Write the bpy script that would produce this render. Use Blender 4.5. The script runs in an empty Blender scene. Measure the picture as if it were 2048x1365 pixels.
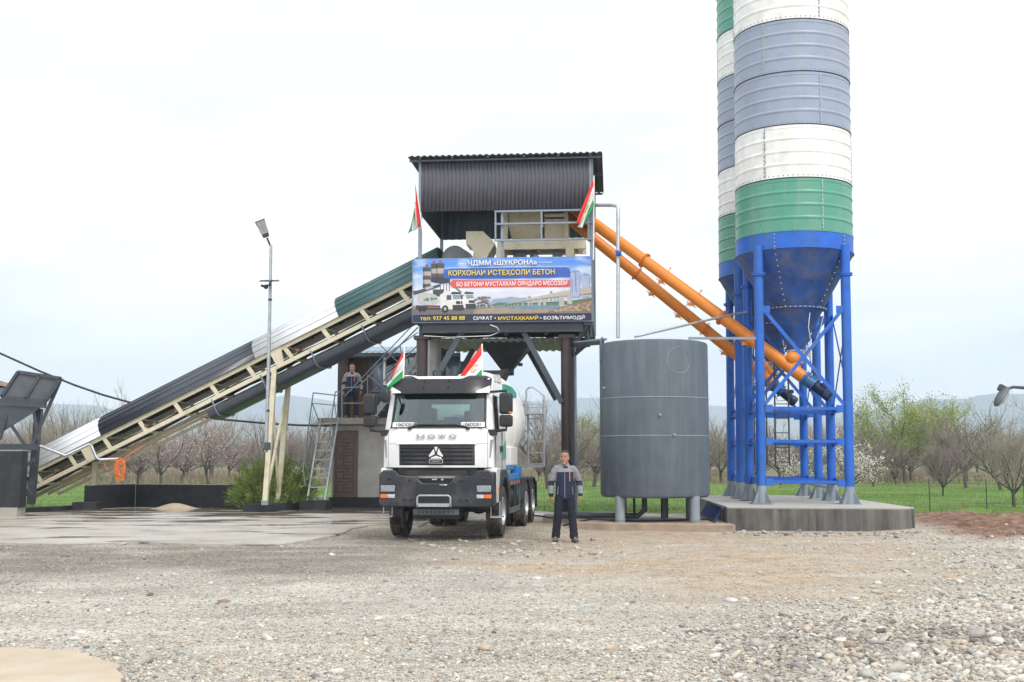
import bpy, bmesh, math, random
import numpy as np
from mathutils import Vector, Matrix, Euler
R = math.radians; PI = math.pi
rnd = random.Random(7)
scn = bpy.context.scene
COL = scn.collection
# ------------------------------------------------------------------ camera
F_PX = 2300.0; CAMZ = 1.66; TH = math.atan(229.5 / F_PX)
cam_d = bpy.data.cameras.new("camera"); cam = bpy.data.objects.new("camera", cam_d); COL.objects.link(cam)
cam_d.sensor_width = 36; cam_d.lens = 36 * F_PX / 2048
cam_d.clip_start = 0.1; cam_d.clip_end = 20000
cam.location = (0, 0, CAMZ); cam.rotation_euler = (PI / 2 + TH, 0, 0)
scn.camera = cam
scn.render.resolution_x = 1024; scn.render.resolution_y = 682
# ------------------------------------------------------------------ world + sun
SUN_EL, SUN_AZ = R(52), R(150)       # azimuth clockwise from +Y
w = bpy.data.worlds.new("World"); scn.world = w; w.use_nodes = True
nt = w.node_tree; nt.nodes.clear()
out = nt.nodes.new("ShaderNodeOutputWorld"); bg = nt.nodes.new("ShaderNodeBackground")
sky = nt.nodes.new("ShaderNodeTexSky"); sky.sky_type = 'NISHITA'; sky.sun_disc = False
sky.sun_elevation = SUN_EL; sky.sun_rotation = SUN_AZ; sky.dust_density = 3
tc = nt.nodes.new("ShaderNodeTexCoord"); mp = nt.nodes.new("ShaderNodeMapping"); mp.inputs[3].default_value = (1.2, 1.2, 5.0)
nz = nt.nodes.new("ShaderNodeTexNoise"); nz.inputs["Scale"].default_value = 2.2; nz.inputs["Detail"].default_value = 5
cr = nt.nodes.new("ShaderNodeValToRGB")
cr.color_ramp.elements[0].position = .38; cr.color_ramp.elements[0].color = (7.9, 8.25, 8.6, 1)
cr.color_ramp.elements[1].position = .58; cr.color_ramp.elements[1].color = (10.7, 10.8, 10.9, 1)
mx = nt.nodes.new("ShaderNodeMix"); mx.data_type = 'RGBA'; mx.inputs[0].default_value = .95
nt.links.new(tc.outputs["Generated"], mp.inputs[0]); nt.links.new(mp.outputs[0], nz.inputs["Vector"])
nt.links.new(nz.outputs[0], cr.inputs[0]); nt.links.new(sky.outputs[0], mx.inputs[6]); nt.links.new(cr.outputs[0], mx.inputs[7])
sxyz = nt.nodes.new("ShaderNodeSeparateXYZ"); nt.links.new(tc.outputs["Generated"], sxyz.inputs[0])
zr_ = nt.nodes.new("ShaderNodeValToRGB"); e_ = zr_.color_ramp.elements; e_[0].position = 0; e_[0].color = (.93, .88, .82, 1); e_[1].position = .30; e_[1].color = (.735, .735, .735, 1)
q_ = e_.new(.10); q_.color = (.80, .78, .75, 1)
nt.links.new(sxyz.outputs[2], zr_.inputs[0])
mg = nt.nodes.new("ShaderNodeMix"); mg.data_type = 'RGBA'; mg.blend_type = 'MULTIPLY'; mg.inputs[0].default_value = 1; nt.links.new(mx.outputs[2], mg.inputs[6]); nt.links.new(zr_.outputs[0], mg.inputs[7])
nt.links.new(mg.outputs[2], bg.inputs[0]); bg.inputs[1].default_value = .136
nt.links.new(bg.outputs[0], out.inputs[0])
sd = bpy.data.lights.new("sun", 'SUN'); sd.energy = 1.5; sd.angle = R(14); sd.color = (1, .965, .91)
so = bpy.data.objects.new("sun", sd); COL.objects.link(so)
sv = Vector((math.sin(SUN_AZ) * math.cos(SUN_EL), math.cos(SUN_AZ) * math.cos(SUN_EL), math.sin(SUN_EL)))
so.rotation_euler = sv.to_track_quat('Z', 'Y').to_euler(); so.location = (20, -20, 40)
vs = scn.view_settings; vs.view_transform = 'Standard'; vs.look = 'None'; vs.exposure = 0.55; vs.gamma = 1
scn.cycles.max_bounces = 6; scn.cycles.volume_bounces = 1; scn.cycles.transparent_max_bounces = 12
# ------------------------------------------------------------------ helpers
CT, ST = math.cos(TH), math.sin(TH)
def P(px, py, Y):
    """world point seen at photo pixel (px,py) at distance Y along the ground"""
    u = (px - 1024) / F_PX; v = (682.5 - py) / F_PX
    d = Vector((u, CT - v * ST, v * CT + ST)); t = Y / d.y
    return Vector((u * t, Y, CAMZ + d.z * t))
def G(px, py, z=0.0):
    u = (px - 1024) / F_PX; v = (682.5 - py) / F_PX
    d = Vector((u, CT - v * ST, v * CT + ST)); t = (z - CAMZ) / d.z
    return Vector((u * t, d.y * t, z))
def L(px, py, z=0.0):
    g = G(px, py, z); return (g.x, g.y)
FR = {}
def tag(o, label=None, cat=None, group=None, kind=None):
    if label: o['label'] = label
    if cat: o['category'] = cat
    if group: o['group'] = group
    if kind: o['kind'] = kind
    return o
def thing(name, label, cat, loc=(0, 0, 0), rz=0.0, group=None):
    o = bpy.data.objects.new(name, None); COL.objects.link(o); o.empty_display_size = .2
    o.location = loc; o.rotation_euler = (0, 0, rz); tag(o, label, cat, group)
    FR[o.name] = Matrix.Translation(loc) @ Matrix.Rotation(rz, 4, 'Z')
    return o
def copy_tree(o, parent=None):
    c = o.copy(); COL.objects.link(c)
    if parent: c.parent = parent
    for ch in list(o.children): copy_tree(ch, c)
    return c
def axes(d):
    d = d.normalized()
    up = Vector((0, 0, 1)) if abs(d.z) < .95 else Vector((0, 1, 0))
    s = d.cross(up).normalized(); u = s.cross(d).normalized()
    return d, s, u
class MB:
    def __init__(s): s.v = []; s.f = []; s.m = []; s.k = 0
    def mat(s, k): s.k = k; return s
    def face(s, pts):
        b = len(s.v); s.v += [tuple(p) for p in pts]; s.f.append(list(range(b, b + len(pts)))); s.m.append(s.k); return s
    def _add(s, vs, fs):
        b = len(s.v); s.v += [tuple(p) for p in vs]
        for f in fs: s.f.append([i + b for i in f]); s.m.append(s.k)
        return s
    def box(s, c, sz, rz=0, rx=0, ry=0):
        h = [x / 2 for x in sz]; M = Euler((rx, ry, rz)).to_matrix(); c = Vector(c)
        vs = [c + M @ Vector((a * h[0], b * h[1], d * h[2])) for a in (-1, 1) for b in (-1, 1) for d in (-1, 1)]
        return s._add(vs, [(0, 1, 3, 2), (4, 6, 7, 5), (0, 4, 5, 1), (2, 3, 7, 6), (0, 2, 6, 4), (1, 5, 7, 3)])
    def bx(s, x0, x1, y0, y1, z0, z1): return s.box(((x0 + x1) / 2, (y0 + y1) / 2, (z0 + z1) / 2), (x1 - x0, y1 - y0, z1 - z0))
    def hexa(s, a, b):  # two quads (lists of 4 points), bottom and top
        return s._add(list(a) + list(b), [(3, 2, 1, 0), (4, 5, 6, 7), (0, 1, 5, 4), (1, 2, 6, 5), (2, 3, 7, 6), (3, 0, 4, 7)])
    def beam(s, p0, p1, w, h=None, roll=0):
        p0, p1 = Vector(p0), Vector(p1); h = h or w; d, a, u = axes(p1 - p0)
        if roll: a, u = a * math.cos(roll) + u * math.sin(roll), u * math.cos(roll) - a * math.sin(roll)
        q = [(-1, -1), (1, -1), (1, 1), (-1, 1)]
        return s.hexa([p0 + a * x * w / 2 + u * y * h / 2 for x, y in q], [p1 + a * x * w / 2 + u * y * h / 2 for x, y in q])
    def tube(s, pts, r, seg=10, caps=True):
        pts = [Vector(p) for p in pts]; n = len(pts); rr = r if isinstance(r, (list, tuple)) else [r] * n
        b = len(s.v); pa = None
        for i, p in enumerate(pts):
            d = (pts[min(i + 1, n - 1)] - pts[max(i - 1, 0)]).normalized()
            if pa is None: _, a, u = axes(d)
            else:
                a = (pa - d * pa.dot(d)).normalized(); u = a.cross(d).normalized()
            pa = a
            for k in range(seg):
                t = 2 * PI * k / seg; s.v.append(tuple(p + (a * math.cos(t) + u * math.sin(t)) * rr[i]))
        for i in range(n - 1):
            for k in range(seg):
                k2 = (k + 1) % seg; s.f.append([b + i * seg + k, b + i * seg + k2, b + (i + 1) * seg + k2, b + (i + 1) * seg + k]); s.m.append(s.k)
        if caps:
            s.f.append([b + k for k in range(seg)][::-1]); s.m.append(s.k)
            s.f.append([b + (n - 1) * seg + k for k in range(seg)]); s.m.append(s.k)
        return s
    def lathe(s, prof, o=(0, 0, 0), axis=(0, 0, 1), seg=32, a0=0, a1=2 * PI, mats=None):
        o = Vector(o); d = Vector(axis).normalized()
        ref = Vector((1, 0, 0)) if abs(d.x) < .9 else Vector((0, 1, 0))
        x = (ref - d * ref.dot(d)).normalized(); y = d.cross(x); full = abs(a1 - a0 - 2 * PI) < 1e-4
        ns = seg if full else seg + 1; b = len(s.v)
        for (r, z) in prof:
            for k in range(ns):
                t = a0 + (a1 - a0) * k / seg; s.v.append(tuple(o + d * z + (x * math.cos(t) + y * math.sin(t)) * r))
        for i in range(len(prof) - 1):
            for k in range(seg):
                k2 = (k + 1) % ns; s.f.append([b + i * ns + k, b + i * ns + k2, b + (i + 1) * ns + k2, b + (i + 1) * ns + k]); s.m.append(mats[i] if mats else s.k)
        return s
    def prism(s, poly, ext):
        """planar polygon (3-D points) extruded by vector ext"""
        poly = [Vector(p) for p in poly]; e = Vector(ext); n = len(poly)
        vs = poly + [p + e for p in poly]
        return s._add(vs, [tuple(range(n))[::-1], tuple(range(n, 2 * n))] + [(i, (i + 1) % n, n + (i + 1) % n, n + i) for i in range(n)])
    def sphere(s, c, r, seg=10, rings=6, sc=(1, 1, 1)):
        c = Vector(c); b = len(s.v)
        for i in range(1, rings):
            t = PI * i / rings
            for k in range(seg):
                p = 2 * PI * k / seg; s.v.append((c.x + r * sc[0] * math.sin(t) * math.cos(p), c.y + r * sc[1] * math.sin(t) * math.sin(p), c.z + r * sc[2] * math.cos(t)))
        s.v += [(c.x, c.y, c.z + r * sc[2]), (c.x, c.y, c.z - r * sc[2])]; T = len(s.v) - 2
        for i in range(rings - 2):
            for k in range(seg):
                k2 = (k + 1) % seg; s.f.append([b + i * seg + k, b + (i + 1) * seg + k, b + (i + 1) * seg + k2, b + i * seg + k2]); s.m.append(s.k)
        for k in range(seg):
            k2 = (k + 1) % seg; s.f.append([T, b + k, b + k2]); s.m.append(s.k)
            q = b + (rings - 2) * seg; s.f.append([T + 1, q + k2, q + k]); s.m.append(s.k)
        return s
    def loft(s, rings):
        """rings: list of equal-length point lists, closed with caps"""
        n = len(rings[0]); b = len(s.v)
        for r in rings: s.v += [tuple(p) for p in r]
        for i in range(len(rings) - 1):
            for k in range(n):
                k2 = (k + 1) % n; s.f.append([b + i * n + k, b + i * n + k2, b + (i + 1) * n + k2, b + (i + 1) * n + k]); s.m.append(s.k)
        s.f.append([b + k for k in range(n)][::-1]); s.m.append(s.k); q = b + (len(rings) - 1) * n
        s.f.append([q + k for k in range(n)]); s.m.append(s.k); return s
    def grid(s, fn, nu, nv, mf=None):
        b = len(s.v)
        for j in range(nv + 1):
            for i in range(nu + 1): s.v.append(tuple(fn(i / nu, j / nv)))
        for j in range(nv):
            for i in range(nu):
                a = b + j * (nu + 1) + i; s.f.append([a, a + 1, a + nu + 2, a + nu + 1]); s.m.append(mf(i, j) if mf else s.k)
        return s
    def corr(s, o, u, v, W, H, pitch=.2, dep=.03, n=None):
        """trapezoid sheet: u across the ribs, v along them"""
        o, u, v = Vector(o), Vector(u).normalized(), Vector(v).normalized(); n = n or u.cross(v).normalized(); prof = [(0, 0)]; x = 0
        while x < W - 1e-6:
            for a, d in ((.38, 0), (.5, dep), (.88, dep), (1.0, 0)):
                if x + a * pitch < W: prof.append((x + a * pitch, d))
            x += pitch
        prof.append((W, 0)); b = len(s.v)
        for (a, d) in prof: s.v.append(tuple(o + u * a + n * d)); s.v.append(tuple(o + u * a + n * d + v * H))
        for i in range(len(prof) - 1): s.f.append([b + 2 * i, b + 2 * i + 2, b + 2 * i + 3, b + 2 * i + 1]); s.m.append(s.k)
        return s
    def build(s, name, mats, parent=None, bev=0, solid=0, local=False, label=None, angle=38, flat=False, fix=True):
        me = bpy.data.meshes.new(name); vs = [Vector(p) for p in s.v]; loc = None
        if parent is not None:
            if not local:
                Mi = FR[parent.name].inverted(); vs = [Mi @ p for p in vs]
        elif not local:
            a = np.array(s.v); loc = Vector(((a[:, 0].min() + a[:, 0].max()) / 2, (a[:, 1].min() + a[:, 1].max()) / 2, a[:, 2].min()))
            vs = [p - loc for p in vs]
        me.from_pydata([tuple(p) for p in vs], [], s.f)
        if not isinstance(mats, (list, tuple)): mats = [mats]
        for m in mats: me.materials.append(m)
        me.polygons.foreach_set("material_index", s.m)
        if fix and not solid:
            bm = bmesh.new(); bm.from_mesh(me); bmesh.ops.recalc_face_normals(bm, faces=bm.faces); bm.to_mesh(me); bm.free()
        if not flat:
            me.polygons.foreach_set("use_smooth", [True] * len(me.polygons)); me.set_sharp_from_angle(angle=R(angle))
        me.update()
        o = bpy.data.objects.new(name, me); COL.objects.link(o)
        if parent is not None: o.parent = parent; FR[o.name] = FR[parent.name]
        else:
            if loc is not None: o.location = loc
            FR[o.name] = Matrix.Translation(loc or (0, 0, 0))
        if solid:
            md = o.modifiers.new("thickness", 'SOLIDIFY'); md.thickness = solid; md.offset = 0
        if bev:
            md = o.modifiers.new("bevel", 'BEVEL'); md.width = bev; md.segments = 2; md.limit_method = 'ANGLE'; md.angle_limit = R(40)
        if label: o['label'] = label
        return o
def fast_mesh(name, V, Fc, mats, cols=None, smooth=True, colname="tint"):
    """numpy arrays -> one mesh object; Fc is (n,3) or (n,4)"""
    me = bpy.data.meshes.new(name); n, k = Fc.shape
    me.vertices.add(len(V)); me.vertices.foreach_set("co", V.astype(np.float32).ravel())
    me.loops.add(n * k); me.loops.foreach_set("vertex_index", Fc.astype(np.int32).ravel())
    me.polygons.add(n); me.polygons.foreach_set("loop_start", np.arange(0, n * k, k, dtype=np.int32))
    for m in mats: me.materials.append(m)
    me.update(calc_edges=True)
    me.polygons.foreach_set("use_smooth", np.full(n, smooth))
    if cols is not None:
        at = me.color_attributes.new(colname, 'FLOAT_COLOR', 'POINT'); at.data.foreach_set("color", cols.astype(np.float32).ravel())
    o = bpy.data.objects.new(name, me); COL.objects.link(o); FR[o.name] = Matrix.Identity(4); return o
def text_mesh(body, name, m, parent, mat4, width=None, height=None, bold=0.0, ext=.002):
    cu = bpy.data.curves.new(name, 'FONT'); cu.body = body; cu.align_x = 'CENTER'; cu.size = 1; cu.extrude = 0; cu.offset = bold
    cu.resolution_u = 3
    to = bpy.data.objects.new("t_tmp", cu); COL.objects.link(to); bpy.context.view_layer.update()
    me = bpy.data.meshes.new_from_object(to.evaluated_get(bpy.context.evaluated_depsgraph_get())); bpy.data.objects.remove(to)
    n = len(me.vertices); a = np.empty(n * 3, np.float32); me.vertices.foreach_get("co", a); a = a.reshape(-1, 3)
    x0, x1, y0, y1 = a[:, 0].min(), a[:, 0].max(), a[:, 1].min(), a[:, 1].max()
    sx = width / (x1 - x0) if width else 1; sy = height / (y1 - y0) if height else sx
    a[:, 0] = (a[:, 0] - (x0 + x1) / 2) * sx; a[:, 1] = (a[:, 1] - y0) * sy
    V = [mat4 @ Vector((float(p[0]), float(p[1]), 0.0)) for p in a]; Fs = [list(p.vertices) for p in me.polygons]
    bpy.data.meshes.remove(me)
    mb = MB(); mb.v = [tuple(p) for p in V]; mb.f = Fs; mb.m = [0] * len(Fs)
    o = mb.build(name, m, parent, flat=True, fix=False)
    if ext: md = o.modifiers.new("thickness", 'SOLIDIFY'); md.thickness = ext; md.offset = 1
    return o
# ------------------------------------------------------------------ materials
def srgb(r, g, b): return tuple((x / 255 / 12.92 if x / 255 <= .04045 else ((x / 255 + .055) / 1.055) ** 2.4) for x in (r, g, b))
def pm(name, col, rough=.5, metal=0.0, var=.12, scale=3.0, bump=0.0, bscale=40.0, dirt=None, damt=.0, dscale=1.5, dlo=.5, streak=False, spec=.5, coat=0.0):
    m = bpy.data.materials.new(name); m.use_nodes = True; t = m.node_tree; b = t.nodes["Principled BSDF"]
    N = lambda k: t.nodes.new("ShaderNode" + k); K = t.links.new
    tc = N("TexCoord"); n1 = N("TexNoise"); n1.inputs["Scale"].default_value = scale; n1.inputs["Detail"].default_value = 6
    K(tc.outputs["Object"], n1.inputs["Vector"])
    mr = N("MapRange"); mr.inputs[1].default_value = .3; mr.inputs[2].default_value = .7; mr.inputs[3].default_value = 1 - var; mr.inputs[4].default_value = 1 + var
    K(n1.outputs[0], mr.inputs[0])
    mul = N("Mix"); mul.data_type = 'RGBA'; mul.blend_type = 'MULTIPLY'; mul.inputs[0].default_value = 1; mul.inputs[6].default_value = (*col, 1)
    K(mr.outputs[0], mul.inputs[7]); last = mul.outputs[2]
    if dirt is not None:
        n2 = N("TexNoise"); n2.inputs["Scale"].default_value = dscale; n2.inputs["Detail"].default_value = 8; n2.inputs["Roughness"].default_value = .65
        if streak:
            mp = N("Mapping"); mp.inputs[3].default_value = (1, 1, .08); K(tc.outputs["Object"], mp.inputs[0]); K(mp.outputs[0], n2.inputs["Vector"])
        else: K(tc.outputs["Object"], n2.inputs["Vector"])
        rp = N("MapRange"); rp.inputs[1].default_value = dlo; rp.inputs[2].default_value = dlo + .22; rp.inputs[3].default_value = 0; rp.inputs[4].default_value = damt
        K(n2.outputs[0], rp.inputs[0]); dm = N("Mix"); dm.data_type = 'RGBA'; K(rp.outputs[0], dm.inputs[0]); K(last, dm.inputs[6]); dm.inputs[7].default_value = (*dirt, 1); last = dm.outputs[2]
    K(last, b.inputs["Base Color"])
    rr = N("MapRange"); rr.inputs[3].default_value = max(0, rough - .08); rr.inputs[4].default_value = min(1, rough + .1); K(n1.outputs[0], rr.inputs[0]); K(rr.outputs[0], b.inputs["Roughness"])
    b.inputs["Metallic"].default_value = metal; b.inputs["Specular IOR Level"].default_value = spec; b.inputs["Coat Weight"].default_value = coat
    if bump:
        nb = N("TexNoise"); nb.inputs["Scale"].default_value = bscale; nb.inputs["Detail"].default_value = 4; K(tc.outputs["Object"], nb.inputs["Vector"])
        bp = N("Bump"); bp.inputs["Strength"].default_value = bump; bp.inputs["Distance"].default_value = .02; K(nb.outputs[0], bp.inputs["Height"]); K(bp.outputs[0], b.inputs["Normal"])
    return m
RUST = (.16, .07, .035); DUST = (.42, .36, .28)
M = {}
M['white'] = pm('white_paint', (.79, .79, .77), .4, dirt=(.58, .55, .48), damt=.5, dlo=.47, dscale=2.5, streak=True)
M['cab'] = pm('cab_white', (.80, .81, .82), .24, var=.05, dirt=(.58, .54, .47), damt=.4, dscale=2.5, dlo=.5, coat=.5)
M['drum'] = pm('drum_white', (.79, .79, .755), .33, var=.05, dirt=(.55, .52, .46), damt=.4)
M['blue'] = pm('blue_paint', (.008, .118, .55), .45, var=.16, dirt=(.06, .14, .28), damt=.7, dscale=2.6, dlo=.47, streak=True)
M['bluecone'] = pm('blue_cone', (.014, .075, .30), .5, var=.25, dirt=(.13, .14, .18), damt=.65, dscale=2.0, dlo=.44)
M['green'] = pm('green_paint', (.085, .315, .23), .4, var=.08, dirt=(.22, .33, .28), damt=.55, dlo=.45, dscale=2.5, streak=True)
M['silogrey'] = pm('silo_grey', (.28, .335, .44), .42, var=.07, dirt=(.34, .35, .37), damt=.55, dlo=.45, dscale=2.5, streak=True)
M['galv'] = pm('galvanised', (.42, .45, .48), .42, metal=.55, var=.16, scale=9)
M['footgrey'] = pm('primer_grey', (.25, .29, .33), .6, var=.12)
M['tank'] = pm('tank_grey', (.086, .110, .138), .55, var=.1, dirt=(.14, .165, .19), damt=.6, dlo=.44, dscale=4, streak=True, bump=.22, bscale=5)
M['steel'] = pm('dark_steel', (.045, .055, .07), .5, var=.2, dirt=(.1, .09, .08), damt=.4)
M['clad'] = pm('dark_cladding', (.098, .098, .118), .7, var=.10, spec=.2, dirt=(.1, .1, .105), damt=.4, streak=True)
M['cladblue'] = pm('blue_grey_sheet', (.10, .135, .175), .42, var=.08)
M['roofblue'] = pm('roof_sheet', (.24, .33, .42), .4, var=.06)
M['deck'] = pm('deck_sheet', (.24, .26, .22), .55, var=.12)
M['brown'] = pm('brown_column', (.045, .032, .03), .45, var=.15)
M['greyrail'] = pm('grey_rail', (.22, .27, .33), .45, var=.1)
M['cream'] = pm('cream_paint', (.70, .65, .49), .5, var=.08, dirt=(.30, .23, .15), damt=.5, dlo=.47, dscale=3)
M['orange'] = pm('orange_paint', (.80, .25, .022), .4, var=.08, dirt=(.3, .13, .05), damt=.35, dscale=3)
M['motor'] = pm('motor_blue', (.02, .035, .12), .4, var=.15)
M['rubber'] = pm('rubber', (.022, .021, .02), .8, var=.2, dirt=(.19, .165, .135), damt=.7, dscale=4, dlo=.44)
M['black'] = pm('black_plastic', (.018, .019, .022), .5, var=.15, dirt=(.1, .09, .08), damt=.25)
M['bumper'] = pm('bumper_navy', (.018, .022, .032), .5, var=.12, bump=.06, bscale=200, dirt=(.13, .12, .105), damt=.5, dlo=.46)
M['visor'] = pm('visor_grey', (.017, .016, .020), .3, var=.1)
M['chrome'] = pm('chrome', (.75, .75, .76), .15, metal=1, var=.05)
M['blackpaint'] = pm('black_bitumen', (.014, .016, .020), .6, var=.3, dirt=(.05, .05, .055), damt=.7, dscale=2, bump=.25, bscale=12)
M['concrete'] = pm('concrete', (.34, .32, .29), .85, var=.18, dirt=(.2, .18, .15), damt=.5, bump=.2, bscale=20)
M['plaster'] = pm('grey_plaster', (.56, .55, .53), .9, var=.15, scale=2, dirt=(.38, .37, .36), damt=.6, dscale=1.2, bump=.15, bscale=30)
M['door'] = pm('brown_door', (.13, .085, .075), .4, var=.12)
M['wood'] = pm('wood_door', (.13, .075, .04), .5, var=.25, scale=5)
M['redsoil'] = pm('tank_slab_edge', (.36, .28, .215), .9, var=.25, bump=.3)
M['belt'] = pm('belt_rubber', (.022, .02, .018), .8, var=.3)
M['cvgrey'] = pm('cover_grey', (.055, .065, .085), .35, var=.06)
M['cvteal'] = pm('cover_teal', (.075, .16, .17), .35, var=.06)
M['cvwhite'] = pm('cover_white', (.72, .75, .78), .35, var=.04)
M['bingrey'] = pm('bin_grey', (.085, .105, .125), .5, var=.12, dirt=(.14, .13, .12), damt=.4)
M['sand'] = pm('sand', (.42, .34, .25), .95, var=.15, bump=.4, bscale=60)
M['aggregate'] = pm('aggregate', (.22, .16, .11), .95, var=.35, scale=8, bump=.5, bscale=40)
M['skin'] = pm('skin', (.36, .19, .125), .5, var=.06)
M['hair'] = pm('dark_hair', (.02, .016, .013), .7, var=.2)
M['navy'] = pm('navy_cloth', (.011, .018, .055), .85, var=.12, bump=.15, bscale=25)
M['navy2'] = pm('navy_trousers', (.007, .009, .024), .85, var=.15, bump=.2, bscale=18)
M['greycloth'] = pm('grey_cloth', (.225, .222, .25), .85, var=.08, bump=.15, bscale=25)
M['shoe'] = pm('brown_suede', (.14, .105, .08), .8, var=.15)
M['red'] = pm('flag_red', (.72, .035, .03), .7, var=.05)
M['fwhite'] = pm('flag_white', (.82, .82, .82), .7, var=.03)
M['fgreen'] = pm('flag_green', (.015, .28, .075), .7, var=.05)
M['gold'] = pm('gold', (.62, .36, .04), .5, var=.05)
M['hose'] = pm('hose_orange', (.75, .2, .04), .5, var=.1)
M['amber'] = pm('amber_lens', (.75, .17, .02), .2, var=.03)
M['lampglass'] = pm('lamp_glass', (.62, .64, .66), .12, metal=.6, var=.25, scale=25)
M['truckblue'] = pm('chassis_blue', (.02, .19, .52), .4, var=.1, dirt=(.2, .19, .17), damt=.3)
M['redwhite'] = pm('reflector_red', (.55, .06, .04), .4, var=.1)
M['cable'] = pm('black_cable', (.02, .022, .026), .6, var=.1)
def glass(name, tint, rough=.02, alpha=.6):
    m = bpy.data.materials.new(name); m.use_nodes = True; t = m.node_tree; t.nodes.clear()
    o = t.nodes.new("ShaderNodeOutputMaterial"); mx = t.nodes.new("ShaderNodeMixShader"); tr = t.nodes.new("ShaderNodeBsdfTransparent"); gl = t.nodes.new("ShaderNodeBsdfGlossy")
    fr = t.nodes.new("ShaderNodeFresnel"); fr.inputs[0].default_value = 1.55
    ad = t.nodes.new("ShaderNodeMath"); ad.operation = 'ADD'; ad.inputs[1].default_value = alpha; ad.use_clamp = True
    tr.inputs[0].default_value = (*tint, 1); gl.inputs[1].default_value = rough; gl.inputs[0].default_value = (.8, .85, .88, 1)
    t.links.new(fr.outputs[0], ad.inputs[0]); t.links.new(ad.outputs[0], mx.inputs[0]); t.links.new(tr.outputs[0], mx.inputs[1]); t.links.new(gl.outputs[0], mx.inputs[2]); t.links.new(mx.outputs[0], o.inputs[0]); return m
M['glass'] = glass('windscreen_glass', (.42, .54, .53), .02, .10)
M['winglass'] = glass('window_glass', (.3, .36, .38), .03, .12)
def tintmat(name, rough=.8, attr="tint", var=.15, bump=0, bscale=60, trans=0):
    m = bpy.data.materials.new(name); m.use_nodes = True; t = m.node_tree; b = t.nodes["Principled BSDF"]
    a = t.nodes.new("ShaderNodeVertexColor"); a.layer_name = attr; n = t.nodes.new("ShaderNodeTexNoise"); n.inputs["Scale"].default_value = 12
    tc = t.nodes.new("ShaderNodeTexCoord"); t.links.new(tc.outputs["Object"], n.inputs["Vector"])
    mr = t.nodes.new("ShaderNodeMapRange"); mr.inputs[1].default_value = .3; mr.inputs[2].default_value = .7; mr.inputs[3].default_value = 1 - var; mr.inputs[4].default_value = 1 + var; t.links.new(n.outputs[0], mr.inputs[0])
    mu = t.nodes.new("ShaderNodeMix"); mu.data_type = 'RGBA'; mu.blend_type = 'MULTIPLY'; mu.inputs[0].default_value = 1
    t.links.new(a.outputs[0], mu.inputs[6]); t.links.new(mr.outputs[0], mu.inputs[7]); t.links.new(mu.outputs[2], b.inputs["Base Color"])
    b.inputs["Roughness"].default_value = rough
    return m
M['pebble'] = tintmat('pebble_stone', .75, var=.25)
M['blade'] = tintmat('grass_blade', .7, var=.2)
M['bark'] = pm('bark', (.10, .085, .08), .9, var=.3, scale=6)
M['twig'] = pm('twig', (.23, .19, .175), .9, var=.25, scale=2)
M['paletwig'] = pm('pale_twig', (.30, .26, .22), .9, var=.2, scale=2)
M['pinkblossom'] = pm('pink_blossom', (.62, .42, .45), .8, var=.2)
M['whiteblossom'] = pm('white_blossom', (.75, .73, .66), .8, var=.1)
M['budgreen'] = pm('bud_green', (.20, .25, .06), .8, var=.25, scale=1.5)
M['willow'] = pm('willow_leaf', (.30, .36, .10), .8, var=.25, scale=1.2)
M['conifer'] = pm('conifer_leaf', (.20, .27, .055), .8, var=.45, scale=2.5)
# ------------------------------------------------------------------ ground zones (world plan)
NP = np.random.RandomState(11)
def vnoise(x, y, sc, seed=0):
    """smooth value noise, numpy"""
    r = np.random.RandomState(seed).rand(256, 256); X = x * sc; Y = y * sc
    xi = np.floor(X).astype(int); yi = np.floor(Y).astype(int); fx = X - xi; fy = Y - yi
    fx = fx * fx * (3 - 2 * fx); fy = fy * fy * (3 - 2 * fy)
    g = lambda a, b: r[a % 256, b % 256]
    return (g(xi, yi) * (1 - fx) + g(xi + 1, yi) * fx) * (1 - fy) + (g(xi, yi + 1) * (1 - fx) + g(xi + 1, yi + 1) * fx) * fy
def fbm(x, y, sc, seed=0, o=4):
    s = 0; a = .5
    for i in range(o): s = s + a * vnoise(x, y, sc * 2 ** i, seed + i); a *= .5
    return s
def poly_mask(x, y, poly, soft=.25, seed=0, wob=.5):
    """1 inside, 0 outside, soft noisy edge"""
    x = x + (fbm(x, y, 1.3, seed + 50) - .47) * wob; y = y + (fbm(x, y, 1.1, seed + 60) - .47) * wob * 1.6
    n = len(poly); ins = np.zeros(x.shape, bool); d = np.full(x.shape, 1e9)
    for i in range(n):
        (x0, y0), (x1, y1) = poly[i], poly[(i + 1) % n]
        c = ((y0 > y) != (y1 > y)) & (x < (x1 - x0) * (y - y0) / ((y1 - y0) if y1 != y0 else 1e-9) + x0); ins ^= c
        ex, ey = x1 - x0, y1 - y0; t = np.clip(((x - x0) * ex + (y - y0) * ey) / (ex * ex + ey * ey + 1e-12), 0, 1)
        d = np.minimum(d, np.hypot(x - x0 - t * ex, y - y0 - t * ey))
    sd = np.where(ins, d, -d); return np.clip(sd / soft * .5 + .5, 0, 1)
Z_DIRT = [L(840, 1100), L(1010, 1098), L(1260, 1100), L(1480, 1085), L(1830, 1092), L(1900, 1110), L(1850, 1150), L(1750, 1175), L(1690, 1205), L(1520, 1212), L(1330, 1188), L(1180, 1150), L(980, 1142)]
Z_DIRT2 = [L(700, 1050), L(1180, 1035), L(1450, 1060), L(1830, 1064), L(1830, 1095), L(1450, 1100), L(1100, 1112), L(820, 1125)]
Z_DARK = [(-18, 19.5), L(0, 1080), L(300, 1084), L(560, 1084), L(690, 1066), L(820, 1060), L(1060, 1062), L(1050, 1085), L(900, 1112), L(700, 1142), L(480, 1152), L(250, 1138), L(0, 1160), (-18, 15)]
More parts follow.
